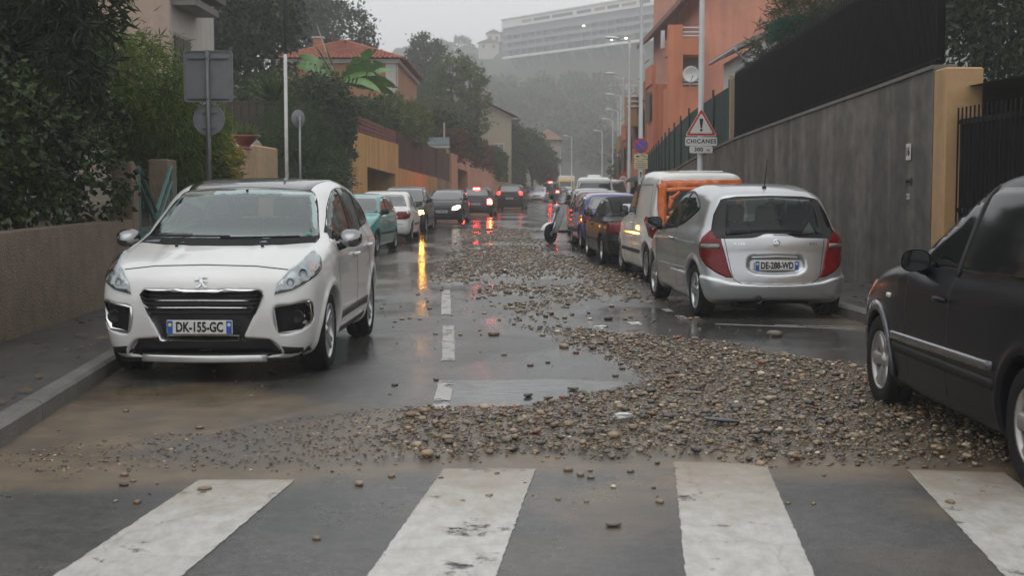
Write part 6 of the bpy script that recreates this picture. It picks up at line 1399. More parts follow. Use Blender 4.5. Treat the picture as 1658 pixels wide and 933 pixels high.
def structures():
    CON = mat('stained_concrete', (.125,.113,.098), .6, var=.45, scale=3.2, bump=.5, bscale=75, streak=.46)
    OCH = mat('ochre_render', (.54,.30,.095), .7, var=.12, scale=1.5, bump=.25, bscale=50, streak=.22)
    PNK = mat('pink_render', (.56,.265,.165), .7, var=.12, scale=1.5, bump=.2, bscale=50, streak=.18)
    TAN = mat('rough_render', (.17,.125,.09), .85, var=.25, scale=4, bump=1.0, bscale=42)
    BLKI = mat('black_iron', (.006,.006,.007), .5, var=.2, spec=.2); SCR = mat('black_screen', (.004,.004,.005), .9, var=.3, scale=5, spec=.1)
    # ---------- right: concrete wall with black railings
    hR = lambda y: float(np.interp(y, [10,17.5,20,29,38,46,62],[3.1,3.06,2.93,2.52,2.0,1.9,1.9])); fR = lambda y: float(np.interp(y, [10,17.5,20.9,29.5],[4.62,4.55,4.43,3.92]))
    n = 40; ys = np.linspace(17.55,62,n); v = []; F = []
    for y in ys: x = float(xWR(y)); v += [(x,y,0),(x,y,hR(y)),(x+.28,y,hR(y)),(x+.28,y,0)]
    for i in range(n-1):
        for k in range(4): F.append((i*4+k,i*4+(k+1)%4,i*4+4+(k+1)%4,i*4+4+k))
    F += [(3,2,1,0)]; cw = mesh('concrete_wall', v, F, CON); tag(cw, 'rain-streaked grey concrete retaining wall along the right pavement', 'wall')
    v = []; F = []
    for y in ys: x = float(xWR(y)); z = hR(y)+.003; v += [(x-.03,y,z),(x-.03,y,z+.05),(x+.30,y,z+.06),(x+.30,y,z)]
    for i in range(n-1):
        for k in range(4): F.append((i*4+k,i*4+(k+1)%4,i*4+4+(k+1)%4,i*4+4+k))
    F += [(3,2,1,0)]; mesh('coping', v, F, mat('coping_concrete', (.14,.13,.115), .6, var=.3, scale=4, bump=.5), cw)
    rl = empty('black_railings', (0,0,0)); tag(rl, 'tall black iron railings backed by dark screening on the concrete wall', 'railings')
    lo = lambda y: hR(y)+.10
    fence_bars(rl, lambda y: xWR(y)+.08, 17.7, 29.4, lo, fR, .085, .011, BLKI)
    for off, hh in ((.10, lambda y: hR(y)+.14), (.10, lambda y: fR(y)-.06)):
        b = MB(); b.tube([(float(xWR(y))+off,y,hh(y)) for y in np.linspace(17.6,29.5,14)], .022, 6); b.build('rail', BLKI, rl)
    v = []; F = []; yy = np.linspace(17.6,29.5,14)
    for y in yy: v += [(float(xWR(y))+.13,y,hR(y)+.08),(float(xWR(y))+.13,y,fR(y)-.03),(float(xWR(y))+.15,y,fR(y)-.03),(float(xWR(y))+.15,y,hR(y)+.08)]
    for i in range(13):
        for k in range(4): F.append((i*4+k,i*4+(k+1)%4,i*4+4+(k+1)%4,i*4+4+k))
    mesh('screening', v, F, SCR, rl)
    pm = mat('railing_post', (.36,.27,.17), .6)
    b = MB(); x = float(xWR(29.6)); b.box((x+.02,29.55,hR(29.6)+.05),(x+.14,29.67,fR(29.5)+.02)); b.build('end_post', pm, rl)
    # gate pier at the near end of the wall, in ochre; gate and wall going on towards the camera
    gp = MB(); x = float(xWR(17.3)); gp.bbox((x-.02,17.05,0),(x+.45,17.53,3.04),.02); g0 = gp.build('gate_pier', mat('pier_render', (.42,.26,.12), .7, var=.1, bump=.2, streak=.1)); tag(g0, 'ochre rendered gate pier at the end of the concrete wall', 'pier')
    b = MB(); x = float(xWR(17.45)); 
    plq = empty('house_number', (float(xWR(18.35))-.012,18.35,2.02)); tag(plq, 'white enamel house number plate reading 16 on the concrete wall', 'sign')
    rz = math.atan2(-1, float(xWR(18.4)-xWR(18.3))/.1)
    b = MB(); b.bbox((-.010,-.10,-.11),(.004,.10,.11),.003); b.build('plate', mat('enamel', (.62,.62,.6), .3, var=.06), plq)
    text('number', '16', .16, mat('plate_black',(0,0,0)), plq, Matrix.Translation((-.013,0,0)) @ Matrix.Rotation(R(-90),4,'Z') @ Matrix.Rotation(R(90),4,'X'), bold=.003)
    lb = empty('letter_box', (float(xWR(18.35)),18.35,1.62)); tag(lb, 'dark letter slot set in the concrete wall under the house number', 'letter box')
    b = MB(); b.bbox((-.012,-.13,-.05),(.02,.13,.05),.004); b.build('plate', mat('slot_metal', (.06,.055,.05), .5, .5), lb); b = MB(); b.box((-.018,-.10,-.012),(-.010,.10,.018)); b.build('slot', DRK, lb)
    db = empty('door_bell', (float(xWR(18.35)),18.35,1.42)); tag(db, 'small pale bell push below the letter slot', 'bell'); b = MB(); b.bbox((-.02,-.045,-.04),(.01,.045,.04),.006); b.build('bell_plate', mat('bell_pale', (.4,.4,.38), .4), db); b = MB(); b.lathe([(0,-.028),(.014,-.026),(.014,-.015)], 10, 'x'); b.build('button', BLK, db)
    gt = empty('iron_gate', (float(xWR(15.4)),15.4,.13)); tag(gt, 'dark iron gate beyond the ochre pier at the frame edge', 'gate')
    b = MB()
    for z in (.1,1.1,2.2): b.box((-.0,-1.6,z),(.05,1.6,z+.06))
    b.build('gate_frame', BLKI, gt)
    b = MB(); b.box((.02,-1.6,.1),(.03,1.6,2.2)); b.build('gate_sheet', SCR, gt)
    p0 = None
    for k in range(22):
        if p0 is None: b = MB(); b.tube([(-.02,0,.08),(-.02,0,2.4)], .012, 5); p0 = b.build('bar', BLKI, gt); o = p0
        else: o = p0.copy(); link(o, gt)
        o.location = (0,-1.55+k*.148,0)
    gp2 = MB(); x = float(xWR(13.5)); gp2.bbox((x-.02,13.2,0),(x+.45,13.7,3.0),.02); g1 = gp2.build('gate_pier', mat('pier_render',(0,0,0))); tag(g1, 'second ochre gate pier nearer the camera, outside the wall end', 'pier')
    w2 = wall_run('garden_wall', 'ochre garden wall running towards the camera on the right', xWR, 2, 13.15, 2.6, 2.6, .3, OCH, 1)
    # green mesh fence beyond
    gf = empty('green_fence', (0,0,0)); tag(gf, 'dark green screened fence on the lower wall beyond the railings', 'fence'); GF = mat('green_screen', (.008,.035,.028), .75, var=.35, scale=3, bump=.4, bscale=30); GP = mat('green_post', (.01,.045,.035), .4)
    hf = lambda y: float(np.interp(y,[29.7,33,40,48,60],[3.75,3.6,3.25,3.0,2.8])); ys2 = np.arange(29.9,60,2.0)
    for k, y in enumerate(ys2):
        y1 = min(y+2,60); b = MB(); a, c = float(xWR(y))+.1, float(xWR(y1))+.1
        b.add([(a,y,hR(y)+.06),(c,y1,hR(y1)+.06),(c,y1,hf(y1)),(a,y,hf(y)),(a+.02,y,hR(y)+.06),(c+.02,y1,hR(y1)+.06),(c+.02,y1,hf(y1)),(a+.02,y,hf(y))],[(0,1,2,3),(7,6,5,4),(0,3,7,4),(1,5,6,2),(3,2,6,7)]); b.build('panel', GF, gf)
        b = MB(); b.tube([(a-.03,y,hR(y)+.05),(a-.03,y,hf(y)+.14)], .03, 6); b.build('post', GP, gf)
    # raised garden behind the right wall
    b = MB(); ys3 = np.linspace(13,62,12); v = []; F = []
    for y in ys3: x = float(xWR(y)); v += [(x+.25,y,hR(max(y,17.5))-.25),(x+14,y,hR(max(y,17.5))+.3)]
    for i in range(11): F.append((2*i,2*i+1,2*i+3,2*i+2))
    o = mesh('garden_ground', v, F, mat('garden_soil', (.05,.045,.03), .9, var=.4)); tag(o, kind='structure')
    # ---------- right: white house and salmon flats
    WHI = mat('white_render', (.60,.60,.58), .7, var=.06, bump=.1, streak=.08); GRY = mat('eave_grey', (.20,.19,.18), .6)
    h = empty('white_house', (7.9,46,2)); tag(h, 'small white house with grey eaves behind the black railings', 'house')
    b = MB(); b.box((0,0,0),(5,5.2,4.1)); b.build('wall', WHI, h)
    b = MB(); b.add([(-.42,-.35,4.1),(-.42,5.5,4.1),(2.5,5.5,5.5),(2.5,-.35,5.5),(-.42,-.35,4.26),(-.42,5.5,4.26),(2.5,5.5,5.66),(2.5,-.35,5.66)],[(0,1,2,3),(7,6,5,4),(0,3,7,4),(1,5,6,2),(0,4,5,1),(3,2,6,7)]); b.add([(5.4,-.35,4.1),(5.4,5.5,4.1),(2.504,5.5,5.5),(2.504,-.35,5.5),(5.4,-.35,4.26),(5.4,5.5,4.26),(2.504,5.5,5.66),(2.504,-.35,5.66)],[(3,2,1,0),(4,5,6,7),(4,7,3,0),(2,6,5,1),(1,5,4,0),(7,6,2,3)]); rf = b.build('roof', GRY, h)
    b = MB(); b.add([(0,0,4.1),(5,0,4.1),(2.5,0,5.4)],[(0,1,2)]); b.build('gable', WHI, h)
    b = MB(); b.tube([(-.46,-.35,4.12),(-.46,5.5,4.12)], .07, 8); b.tube([(-.44,-.25,4.05),(-.10,-.08,3.75),(-.06,-.06,0)], .045, 8); b.build('gutter', mat('zinc', (.35,.36,.37), .4, .5), h)
    for yy in (1.2,3.6): window(h, (0,yy,0), (0,-1,0), (-1,0,0), -.4,.4,1.4,3.0, GRY)
    SAL = mat('salmon_render', (.58,.19,.09), .7, var=.10, scale=.6, bump=.15, streak=.14); SALP = mat('salmon_pale', (.60,.25,.16), .7, var=.14, scale=.7, streak=.16); OC2 = mat('ochre_balcony', (.38,.22,.10), .7, var=.15)
    f = empty('salmon_apartment_block', (9.0,60,1.0)); tag(f, 'salmon pink apartment block with stacked balconies on the right', 'building')
    b = MB(); b.box((-.55,2,0),(7,22,13)); b.build('wall', SALP, f)
    b = MB(); b.add([(-1.5,1.4,8.7),(-1.5,22.5,8.7),(2.2,22.5,11.5),(2.2,1.4,11.5),(-1.5,1.4,8.95),(-1.5,22.5,8.95),(2.2,22.5,11.75),(2.2,1.4,11.75)],[(0,1,2,3),(7,6,5,4),(0,3,7,4),(1,5,6,2),(0,4,5,1),(3,2,6,7)]); b.build('roof', TERR2, f)
    # balcony tower
    for z0, z1 in ((0,4.9),(6.3,7.0)):
        b = MB(); b.box((-2.15,.2,z0),(-.56,2.0,z1)); b.build('balcony_front', SAL, f)
    b = MB(); b.box((-2.15,.2,4.9),(-1.50,.5,6.3)); b.build('balcony_pillar', SAL, f)
    b = MB(); b.box((-2.15,.2,7.0),(-1.52,.6,7.6)); b.build('balcony_pillar', SAL, f)
    b = MB(); b.box((-1.5,1.7,4.9),(-.56,1.95,6.3)); b.build('balcony_recess', mat('recess_brown', (.10,.075,.06), .8), f)
    RAILW = mat('rail_white', (.55,.56,.57), .4)
    for zz in (7.12,7.28,7.48,5.02,5.17,5.32):
        b = MB(); b.tube([(-1.5,.28,zz),(-.55,.28,zz)], .035, 6); b.build('rail', RAILW, f)
    b = MB(); b.box((-2.3,1.5,6.7),(-2.16,1.9,7.5)); b.build('downpipe_box', RAILW, f)
    # terraces further along
    for k in range(6):
        y0 = 4+k*3.0; z = 6.2-.55*k; b = MB(); b.box((-2.4-.05*k,y0,0),(-.6,y0+2.9,z-.9)); b.box((-2.5-.05*k,y0,z-.9),(-2.3-.05*k,y0+2.9,z)); b.build('terrace', OC2 if k % 2 else SAL, f)
        b = MB(); b.tube([(-2.55-.05*k,y0+.1,z+.3),(-2.55-.05*k,y0+2.8,z+.3)], .04, 6); b.build('terrace_rail', RAILW, f)
        wquad(f, 'terrace_opening', (-2.52-.05*k,y0,0), (0,1,0), (-1,0,0), .4,2.4, z-2.6,z-1.2, mat('recess_brown',(0,0,0)), -.02,.01)
    b = MB(); b.bbox((-3.1,10,3.6),(-2.4,11.6,5.2),.05); b.build('bay', OC2, f)
    for zz in (4.6,4.85,5.1): b = MB(); b.tube([(-3.12,9.95,zz),(-2.4,9.95,zz)], .05, 6); b.build('bay_rail', RAILW, f)
    sd = empty('satellite_dish', (7.82,60.05,6.42)); tag(sd, 'white satellite dish on a balcony of the salmon block', 'dish')
    b = MB(); b.lathe([(0,.0),(.15,-.02),(.30,-.07),(.36,-.11),(.36,-.125),(.29,-.085),(.15,-.035),(0,-.015)], 24, 'y'); b.build('reflector', mat('dish_white', (.62,.62,.6), .4, var=.05), sd, True)
    b = MB(); b.tube([(0,-.02,-.33),(.05,-.32,-.12)], .012, 6); b.lathe([(0,-.02),(.03,-.02),(.03,.03)], 8, 'y', (.05,-.33,-.10)); b.build('feed_arm', BLK, sd); b = MB(); b.tube([(0,.02,0),(0,.25,-.1),(0,.3,-.9)], .025, 6); b.build('mast', ALU, sd)
    fh = empty('roadside_house', (10.0,100,0)); tag(fh, 'low pale house with brown roof at the right far along the street', 'house')
    b = MB(); b.box((-1.2,-3,0),(5,10,5.2)); b.build('wall', mat('cream_render', (.42,.37,.27), .8, var=.1), fh); b = MB(); b.add([(-1.7,-3.5,5.0),(5.5,-3.5,5.0),(5.5,10.5,5.0),(-1.7,10.5,5.0),(2,-3.5,6.6),(2,10.5,6.6)],[(0,4,5,3),(1,2,5,4),(0,1,4),(2,3,5),(3,2,1,0)]); b.build('roof', TERR2, fh)
    for xx in (-.2,1.6): window(fh, (xx,-3,0), (1,0,0), (0,-1,0), -.4,.4,3.0,4.2, mat('white_render',(0,0,0)))
    # ---------- left: low wall, gate, piers
    lw = wall_run('low_wall', 'low rough-rendered tan wall beside the white crossover', xWL, 4, 17.55, 1.13, 1.13, .25, TAN, -1)
    for k, (y, hh) in enumerate(((17.75,1.88),(19.95,1.95))):
        b = MB(); x = float(xWL(y)); b.bbox((x-.27,y-.16,0),(x+.01,y+.12 if k == 0 else y+.40,hh),.02); o = b.build('gate_post', TAN); tag(o, ('tan rendered gate post at the end of the low wall','tan rendered gate post beyond the turquoise gate')[k], 'post')
    tg = empty('turquoise_gate', (float(xWL(18.85))+.03,18.85,.13)); tag(tg, 'turquoise metal double gate with V-shaped top between tan posts', 'gate'); TQ = mat('gate_turquoise', (.035,.12,.11), .4, var=.2)
    for s in (-1,1):
        lf = empty('gate_leaf', (0,0,0), 0, tg)
        P = [(0.02*s,1.05),(.86*s,1.72)]
        b = MB()
        for (q0,q1) in (((.02*s,.05),(.02*s,1.08)),((.86*s,.05),(.86*s,1.72)),((.02*s,1.08),(.86*s,1.72)),((.02*s,.88),(.86*s,1.50)),((.02*s,.08),(.86*s,.08)),((.02*s,.42),(.86*s,.42))): b.tube([(0,q0[0],q0[1]),(0,q1[0],q1[1])], .026, 6)
        b.build('leaf_frame', TQ, lf)
        for k in range(9):
            z = .14+k*.085; b = MB(); b.box((-.012,min(.03*s,.85*s),z),(.0,max(.03*s,.85*s),z+.06)); b.build('slat', TQ, lf)
    # ochre wall with bowl planter
    lo_ = wall_run('planter_wall', 'ochre rendered wall carrying a red bowl planter', xWL, 25.2, 28.4, 2.28, 2.28, .35, mat('apricot_render', (.44,.29,.17), .7, var=.14, bump=.2, streak=.12), -1)
    b = MB(); x = float(xWL(30)); b.bbox((x-.4,28.45,0),(x+.06,31.4,2.42),.03); o = b.build('wall_pier', mat('apricot_render',(0,0,0))); tag(o, 'broad apricot pier at the end of the planter wall', 'pier')
    gd = empty('garage_gate', (float(xWL(24.2)),24.2,.1)); tag(gd, 'dark green round-cornered gate panel before the planter wall', 'gate')
    b = MB(); b.prism([(-1.1,0),(1.0,0),(1.0,1.50),(.92,1.64),(.78,1.72),(-1.1,1.72)], -.03, .03, 'yz'); b.build('panel', mat('dark_green_metal', (.012,.03,.028), .5, var=.2), gd)
    for k in range(6): b = MB(); b.box((.03,-1.0+k*.36,.05),(.045,-.96+k*.36,1.6)); b.build('rib', mat('dark_green_metal',(0,0,0)), gd)
    bp = empty('bowl_planter', (float(xWL(27.7))-.06,27.7,2.283)); tag(bp, 'shallow dark red bowl planter with grassy plants on the ochre wall', 'planter')
    b = MB(); b.lathe([(0,.0),(.14,.0),(.15,.03),(.10,.06),(.12,.10),(.27,.24),(.32,.27),(.32,.30),(.28,.29),(.24,.24),(0,.20)], 26); b.build('bowl', mat('red_ceramic', (.16,.022,.016), .35, var=.2, coat=.4), bp, True)
    rnd = np.random.RandomState(9); n = 120; az = rnd.uniform(0,6.3,n); el = rnd.uniform(.3,1.4,n); D = np.stack([np.cos(az)*np.cos(el),np.sin(az)*np.cos(el),np.sin(el)],1); V, Q = leaf_quads(np.stack([rnd.uniform(-.15,.15,n),rnd.uniform(-.15,.15,n),np.full(n,.22)],1), D, rnd.uniform(.2,.5,n), .03, rnd); npmesh('foliage', V, Q, LM_OLV, bp)
    # earth bank with boulder behind
    ys4 = np.linspace(-5,200,60); us = np.array([0,.08,.25,.5,.75,1.0]); hb = np.array([0,.25,.5,.72,.9,1.0]); v = []; F = []
    for y in ys4:
        x = float(xWL(y)); top = float(np.interp(y,[0,20,28,40,60,90,140,200],[1.2,1.6,3.2,4.4,4.5,5.0,4.0,2.0])); z0 = float(np.interp(y,[0,24,30,44,50,80,100,200],[.75,.8,1.2,1.6,3.0,2.6,1.5,.6]))
        for u, q in zip(us,hb): v.append((x-.32-u*14,y,z0+(top-z0)*q+.3*(float(fbm(np.array(y*.3),np.array(u*4.)))-.5)))
    for i in range(59):
        for k in range(5): F.append((i*6+k,i*6+k+1,i*6+k+7,i*6+k+6))
    o = mesh('earth_bank', v, [q[::-1] for q in F], mat('earth', (.085,.065,.045), .9, var=.4, scale=1.2, bump=.6, bscale=6), smooth=True); tag(o, kind='structure')
    pf = empty('paling_fence', (0,0,0)); tag(pf, 'weathered brown board fence on the bank behind the planter', 'fence'); WB = mat('weathered_board', (.085,.066,.048), .85, var=.4, scale=2, streak=.3); pr = None
    for k in range(11):
        if pr is None: b = MB(); b.bbox((-.10,-.015,0),(.10,.015,1.35),.01); pr = b.build('board', WB, pf); o = pr
        else: o = pr.copy(); link(o, pf)
        o.location = (-8.0+k*.215, 37.5+k*.05, 2.55+.05*math.sin(k*1.7))
    rk = np.random.RandomState(3); V, F = stone_proto(rk,3); o = npmesh('boulder', V*[.75,.6,.75], F, mat('limestone', (.22,.19,.15), .8, var=.3, bump=.8, bscale=9), smooth=True); o.location = (-6.25,29.9,2.35); tag(o, 'pale rounded boulder behind the planter wall', 'boulder')
    # ---------- left: ochre garage wall (with opening), lattice fences, pink wall
    gw = empty('garage_wall', (0,0,0)); tag(gw, 'tall ochre wall with a wide dark garage opening', 'wall')
    def seg(name, y0, y1, z0, z1, m, root, z0b=None, z1b=None, th=.3):
        n = max(2,int((y1-y0)/1.5)+1); v = []; F = []
        for i, y in enumerate(np.linspace(y0,y1,n)):
            t = i/(n-1); a = z0+((z0b if z0b is not None else z0)-z0)*t; c = z1+((z1b if z1b is not None else z1)-z1)*t; x = float(xWL(y)); v += [(x,y,a),(x,y,c),(x-th,y,c),(x-th,y,a)]
        for i in range(n-1):
            for k in range(4): F.append((i*4+k,i*4+4+k,i*4+4+(k+1)%4,i*4+(k+1)%4))
        F += [(0,1,2,3), tuple(4*(n-1)+k for k in (3,2,1,0))]; return mesh(name, v, F, m, root)
    seg('wall_panel', 48,51.9,0,3.5,OCH,gw,None,3.48); seg('wall_panel', 51.9,60.2,2.28,3.48,OCH,gw,2.06,3.42); seg('wall_panel', 60.2,61.2,0,3.42,OCH,gw,None,3.41)
    b = MB(); xa, xb = float(xWL(51.9)), float(xWL(60.2)); b.box((xa-3.0,60.2,0),(xb-.31,60.4,2.5)); b.box((xa-3.2,51.7,0),(xa-3.0,60.4,2.5)); b.box((xa-3.0,51.7,0),(xa-.31,51.88,2.5)); b.box((xa-3.0,51.9,2.42),(xa-.31,60.2,2.5)); b.build('garage_recess', OCH, gw)
    b = MB(); b.box((xa-2.98,52.0,.0),(xa-2.9,60.1,2.2)); b.build('garage_door', mat('garage_door_dark', (.03,.025,.022), .6), gw)
    seg('end_pier', 46.6,47.95,0,2.7,mat('grey_pier', (.20,.18,.155), .8, var=.2, streak=.2),gw)
    lw2 = empty('fence_wall', (0,0,0)); tag(lw2, 'low ochre wall under the brown slatted screen', 'wall'); seg('wall_panel', 61.25,74.5,0,2.35,OCH,lw2,None,1.98); seg('wall_panel', 74.55,80.4,0,1.97,mat('grey_ochre', (.30,.21,.13), .7, var=.15, streak=.3),lw2,None,1.74)
    SLT = mat('slat_brown', (.085,.035,.022), .6, var=.25, scale=6); SLR = mat('slat_red', (.15,.045,.032), .6, var=.25); SLD = mat('slat_dark', (.03,.02,.02), .7, var=.25)
    def slats(name, label, y0, y1, zlo, zhi, n, m, gap, posts=3, hh=.11):
        r = empty(name, (0,0,0)); tag(r, label, 'fence')
        xa, xb = float(xWL(y0))-.08, float(xWL(y1))-.08
        for k in range(n):
            t = (k+.5)/n; za = zlo[0]+(zhi[0]-zlo[0])*t; zc = zlo[1]+(zhi[1]-zlo[1])*t; b = MB()
            b.add([(xa,y0,za-hh/2),(xb,y1,zc-hh/2),(xb,y1,zc+hh/2),(xa,y0,za+hh/2),(xa-.03,y0,za-hh/2),(xb-.03,y1,zc-hh/2),(xb-.03,y1,zc+hh/2),(xa-.03,y0,za+hh/2)],[(0,1,2,3),(7,6,5,4),(3,2,6,7),(0,4,5,1),(0,3,7,4),(1,5,6,2)]); b.build('slat', m, r)
        for k in range(posts+1):
            t = k/posts; y = y0+(y1-y0)*t; x = xa+(xb-xa)*t; b = MB(); b.box((x-.12,y-.05,zlo[0]+(zlo[1]-zlo[0])*t),(x-.035,y+.05,zhi[0]+(zhi[1]-zhi[0])*t)); b.build('post', m, r)
        b = MB(); b.add([(xa-.13,y0,zlo[0]),(xb-.13,y1,zlo[1]),(xb-.13,y1,zhi[1]-.05),(xa-.13,y0,zhi[0]-.05)],[(0,1,2,3)]); b.build('backing', SLD, r)
    slats('red_slat_fence', 'low red slatted fence on top of the ochre garage wall', 50.5, 61.1, (3.52,3.44), (4.15,3.98), 4, SLR, .05, 5, .115)
    slats('dark_slat_screen', 'tall dark slatted screen beside the garage wall', 61.3, 69.3, (2.37,2.14), (3.96,3.74), 12, mat('slat_dark_brown', (.045,.025,.022), .65, var=.25), .05, 3, .10)
    slats('brown_slat_screen', 'tall reddish-brown slatted screen before the pink wall', 69.5, 74.4, (2.13,2.0), (3.72,3.62), 12, SLT, .05, 2, .095)
    slats('brown_slat_screen', 'farther reddish-brown slatted screen meeting the pink wall', 75.0, 80.3, (1.98,1.76), (3.58,3.42), 12, SLT, .05, 2, .095)
    pw = empty('pink_wall', (0,0,0)); tag(pw, 'pink rendered wall with a tall door recess receding along the left', 'wall')
    seg('wall_panel',80.5,83.4,0,3.48,PNK,pw,None,3.40); seg('wall_panel',83.4,88.4,2.62,3.40,PNK,pw,2.45,3.24); seg('wall_panel',88.4,131,0,3.24,PNK,pw,None,2.0)
    xa = float(xWL(86)); b = MB(); b.box((xa-1.8,83.3,0),(xa-1.6,88.5,2.75)); b.box((xa-1.8,88.42,0),(xa+.15,88.6,2.6)); b.box((xa-1.8,83.2,2.66),(xa-.2,88.4,2.72)); b.build('door_recess', PNK, pw)
    seg2 = wall_run('far_wall', 'low grey wall beyond the pink wall on the left', xWL, 131.2, 200, 1.6, 1.2, .3, mat('far_grey', (.22,.19,.16), .8, var=.2), -1, step=6)
    # shed
    sh = empty('garden_shed', (-4.6,80,2.4)); tag(sh, 'small shed with blue-green roof and white fascia above the slatted screen', 'shed')
    b = MB(); b.box((-1.1,0,0),(.75,4,1.35)); b.build('wall', mat('shed_cream', (.45,.33,.17), .7), sh); b = MB(); b.add([(-1.3,-.3,1.55),(.95,-.3,1.55),(.8,3,2.1),(-1.15,3,2.1),(-1.3,-.3,1.38),(.95,-.3,1.38),(.8,3,1.9),(-1.15,3,1.9)],[(0,1,2,3),(7,6,5,4),(0,4,5,1),(1,5,6,2),(2,6,7,3),(3,7,4,0)]); b.build('roof', mat('shed_roof', (.05,.10,.105), .5), sh)
    b = MB(); b.box((-1.32,-.34,1.34),(.97,-.31,1.50)); b.build('fascia', RAILW, sh); b = MB(); b.tube([(.55,1.5,1.7),(.55,1.5,2.9)], .05, 8); b.build('flue', RAILW, sh)
    # ---------- left: cream tall house
    CRM = mat('cream_plaster', (.44,.41,.37), .75, var=.08, bump=.15, streak=.1); CRP = mat('pinkish_plaster', (.42,.31,.245), .75, var=.08, bump=.15, streak=.1); SHB = mat('shutter_brown', (.025,.012,.012), .5); BAL = mat('balcony_stone', (.20,.18,.16), .7)
    ch = empty('cream_house', (-8.72,35,1.2)); tag(ch, 'tall cream house with dark shutters and balcony behind the near foliage', 'house')
    b = MB(); b.box((-7,0,0),(0,5.1,11)); b.build('wall', CRP, ch)
    b = MB(); b.box((.004,.03,0),(.02,5.1,11)); b.build('side_render', CRM, ch)
    X_, U_ = (1,0,0), (0,1,0)
    wn = empty('window', (0,0,0), 0, ch)
    for a0, a1 in ((.32,1.12),(1.18,2.0)): wquad(wn, 'shutter', (.02,0,0), U_, X_, a0, a1, 2.55, 4.22, SHB, .0, .05)
    wquad(wn, 'surround', (.02,0,0), U_, X_, .24, 2.08, 2.45, 4.32, mat('window_surround', (.28,.24,.2), .7), -.01, .012)
    bl = empty('balcony', (0,0,0), 0, ch); DKB = mat('balcony_dark', (.06,.05,.045), .7)
    wquad(bl, 'slab', (.02,0,0), U_, X_, .15, 2.9, 4.98, 5.16, BAL, 0, .62)
    wquad(bl, 'parapet', (.02,0,0), U_, X_, -.05, 3.0, 5.30, 5.50, DKB, 0, .80); wquad(bl, 'parapet_face', (.02,0,0), U_, X_, -.05, 3.0, 5.504, 5.80, DKB, .70, .78)
    pr = None
    for k in range(18):
        if pr is None: b = MB(); b.tube([(.76,0,5.78),(.76,0,6.7)], .014, 5); pr = b.build('baluster', BLKI, bl); o = pr
        else: o = pr.copy(); link(o, bl)
        o.location = (0,k*.17,0)
    b = MB(); b.box((.73,-.05,6.68),(.79,3.0,6.74)); b.build('handrail', BLKI, bl)
    lb2 = empty('lower_balcony', (0,0,0), 0, ch); wquad(lb2, 'slab', (.02,0,0), U_, X_, -.05, 3.0, 1.55, 1.72, DKB, 0, .6); wquad(lb2, 'parapet_face', (.02,0,0), U_, X_, -.05, 3.0, 1.724, 2.5, DKB, .52, .58)
    # ---------- left: orange house with red tiled roof
    ORH = mat('orange_render', (.40,.185,.09), .7, var=.1, scale=.8, streak=.1); QUO = mat('quoin_white', (.55,.53,.5), .7)
    oh = empty('orange_house', (-5.9,70,3.0)); tag(oh, 'orange house with red tiled hip roof and white corner strip', 'house')
    b = MB(); b.box((-6.0,0,0),(0,15,5.0)); b.build('wall', ORH, oh)
    wquad(oh, 'corner_strip', (0,0,0), (1,0,0), (0,-1,0), -.55,.02, 0,4.98, QUO, -.01,.05); wquad(oh, 'corner_strip', (0,0,0), (0,1,0), (1,0,0), -.05,.5, 0,4.98, QUO, -.01,.04)
    wquad(oh, 'cornice', (0,0,0), (1,0,0), (0,-1,0), -6.1,.15, 4.8,5.0, QUO, -.01,.18); wquad(oh, 'cornice', (0,0,0), (0,1,0), (1,0,0), -.15,15.1, 4.8,5.0, QUO, -.01,.16)
    b = MB(); e = .45; A = (-6-e,-e,5.0); B = (e,-e,5.0); C = (e,15+e,5.0); D = (-6-e,15+e,5.0); p0 = (-3,3.2,6.25); p1 = (-3,11.8,6.25)
    tile_roof(b, A, B, p0, p0); tile_roof(b, B, C, p1, p0); tile_roof(b, C, D, p1, p1); tile_roof(b, D, A, p0, p1); rf = b.build('roof', TERR, oh)
    b = MB(); b.tube([B,p0],.09,8); b.tube([A,p0],.09,8); b.tube([p0,p1],.09,8); b.build('ridge_tiles', TERR, oh)
    b = MB(); b.bbox((-4.75,3.5,5.4),(-4.25,4.0,6.45),.03); b.build('chimney', ORH, oh); b = MB(); b.box((-4.82,3.43,6.45),(-4.18,4.07,6.53)); b.build('chimney_cap', QUO, oh)
    for yy in (2.2,6.5,10.8): window(oh, (0,yy,0), (0,1,0), (1,0,0), -.5,.5,1.2,3.4, QUO, mat('shutter_green', (.05,.09,.07), .6) if yy < 5 else None)
    window(oh, (-4.2,0,0), (1,0,0), (0,-1,0), -.5,.5,1.4,3.2, QUO); window(oh, (-1.9,0,0), (1,0,0), (0,-1,0), -.45,.45,.6,2.0, QUO)
    # cream gabled house, pale far house
    cg = empty('cream_gabled_house', (-1.4,113,0)); tag(cg, 'cream house with tiled roof edge beyond the pink wall', 'house'); CG = mat('cream_render', (.42,.37,.27), .8, var=.1)
    b = MB(); b.box((-4.5,0,0),(1.35,10,7.3)); b.build('wall', CG, cg); b = MB(); tile_roof(b, (1.9,-.5,7.2), (1.9,10.5,7.2), (-1.9,10.5,9.0), (-1.9,-.5,9.0), .3,.45); tile_roof(b, (-5,10.5,7.2),(-5,-.5,7.2),(-1.9,-.5,9.0),(-1.9,10.5,9.0), .3,.45); b.build('roof', TERR2, cg)
    b = MB(); b.add([(-4.5,0,7.3),(1.35,0,7.3),(-1.6,0,8.8)],[(0,1,2)]); b.build('gable', CG, cg); b = MB(); b.bbox((-1.0,2,8.4),(-.3,2.7,9.5),.03); b.build('chimney', mat('chimney_pale', (.4,.33,.28), .7), cg)
    b = MB(); b.box((1.36,-.3,7.02),(1.85,10.3,7.14)); b.build('eave', QUO, cg)
    window(cg, (.3,0,0), (1,0,0), (0,-1,0), -.4,.4,3.6,5.0, QUO)
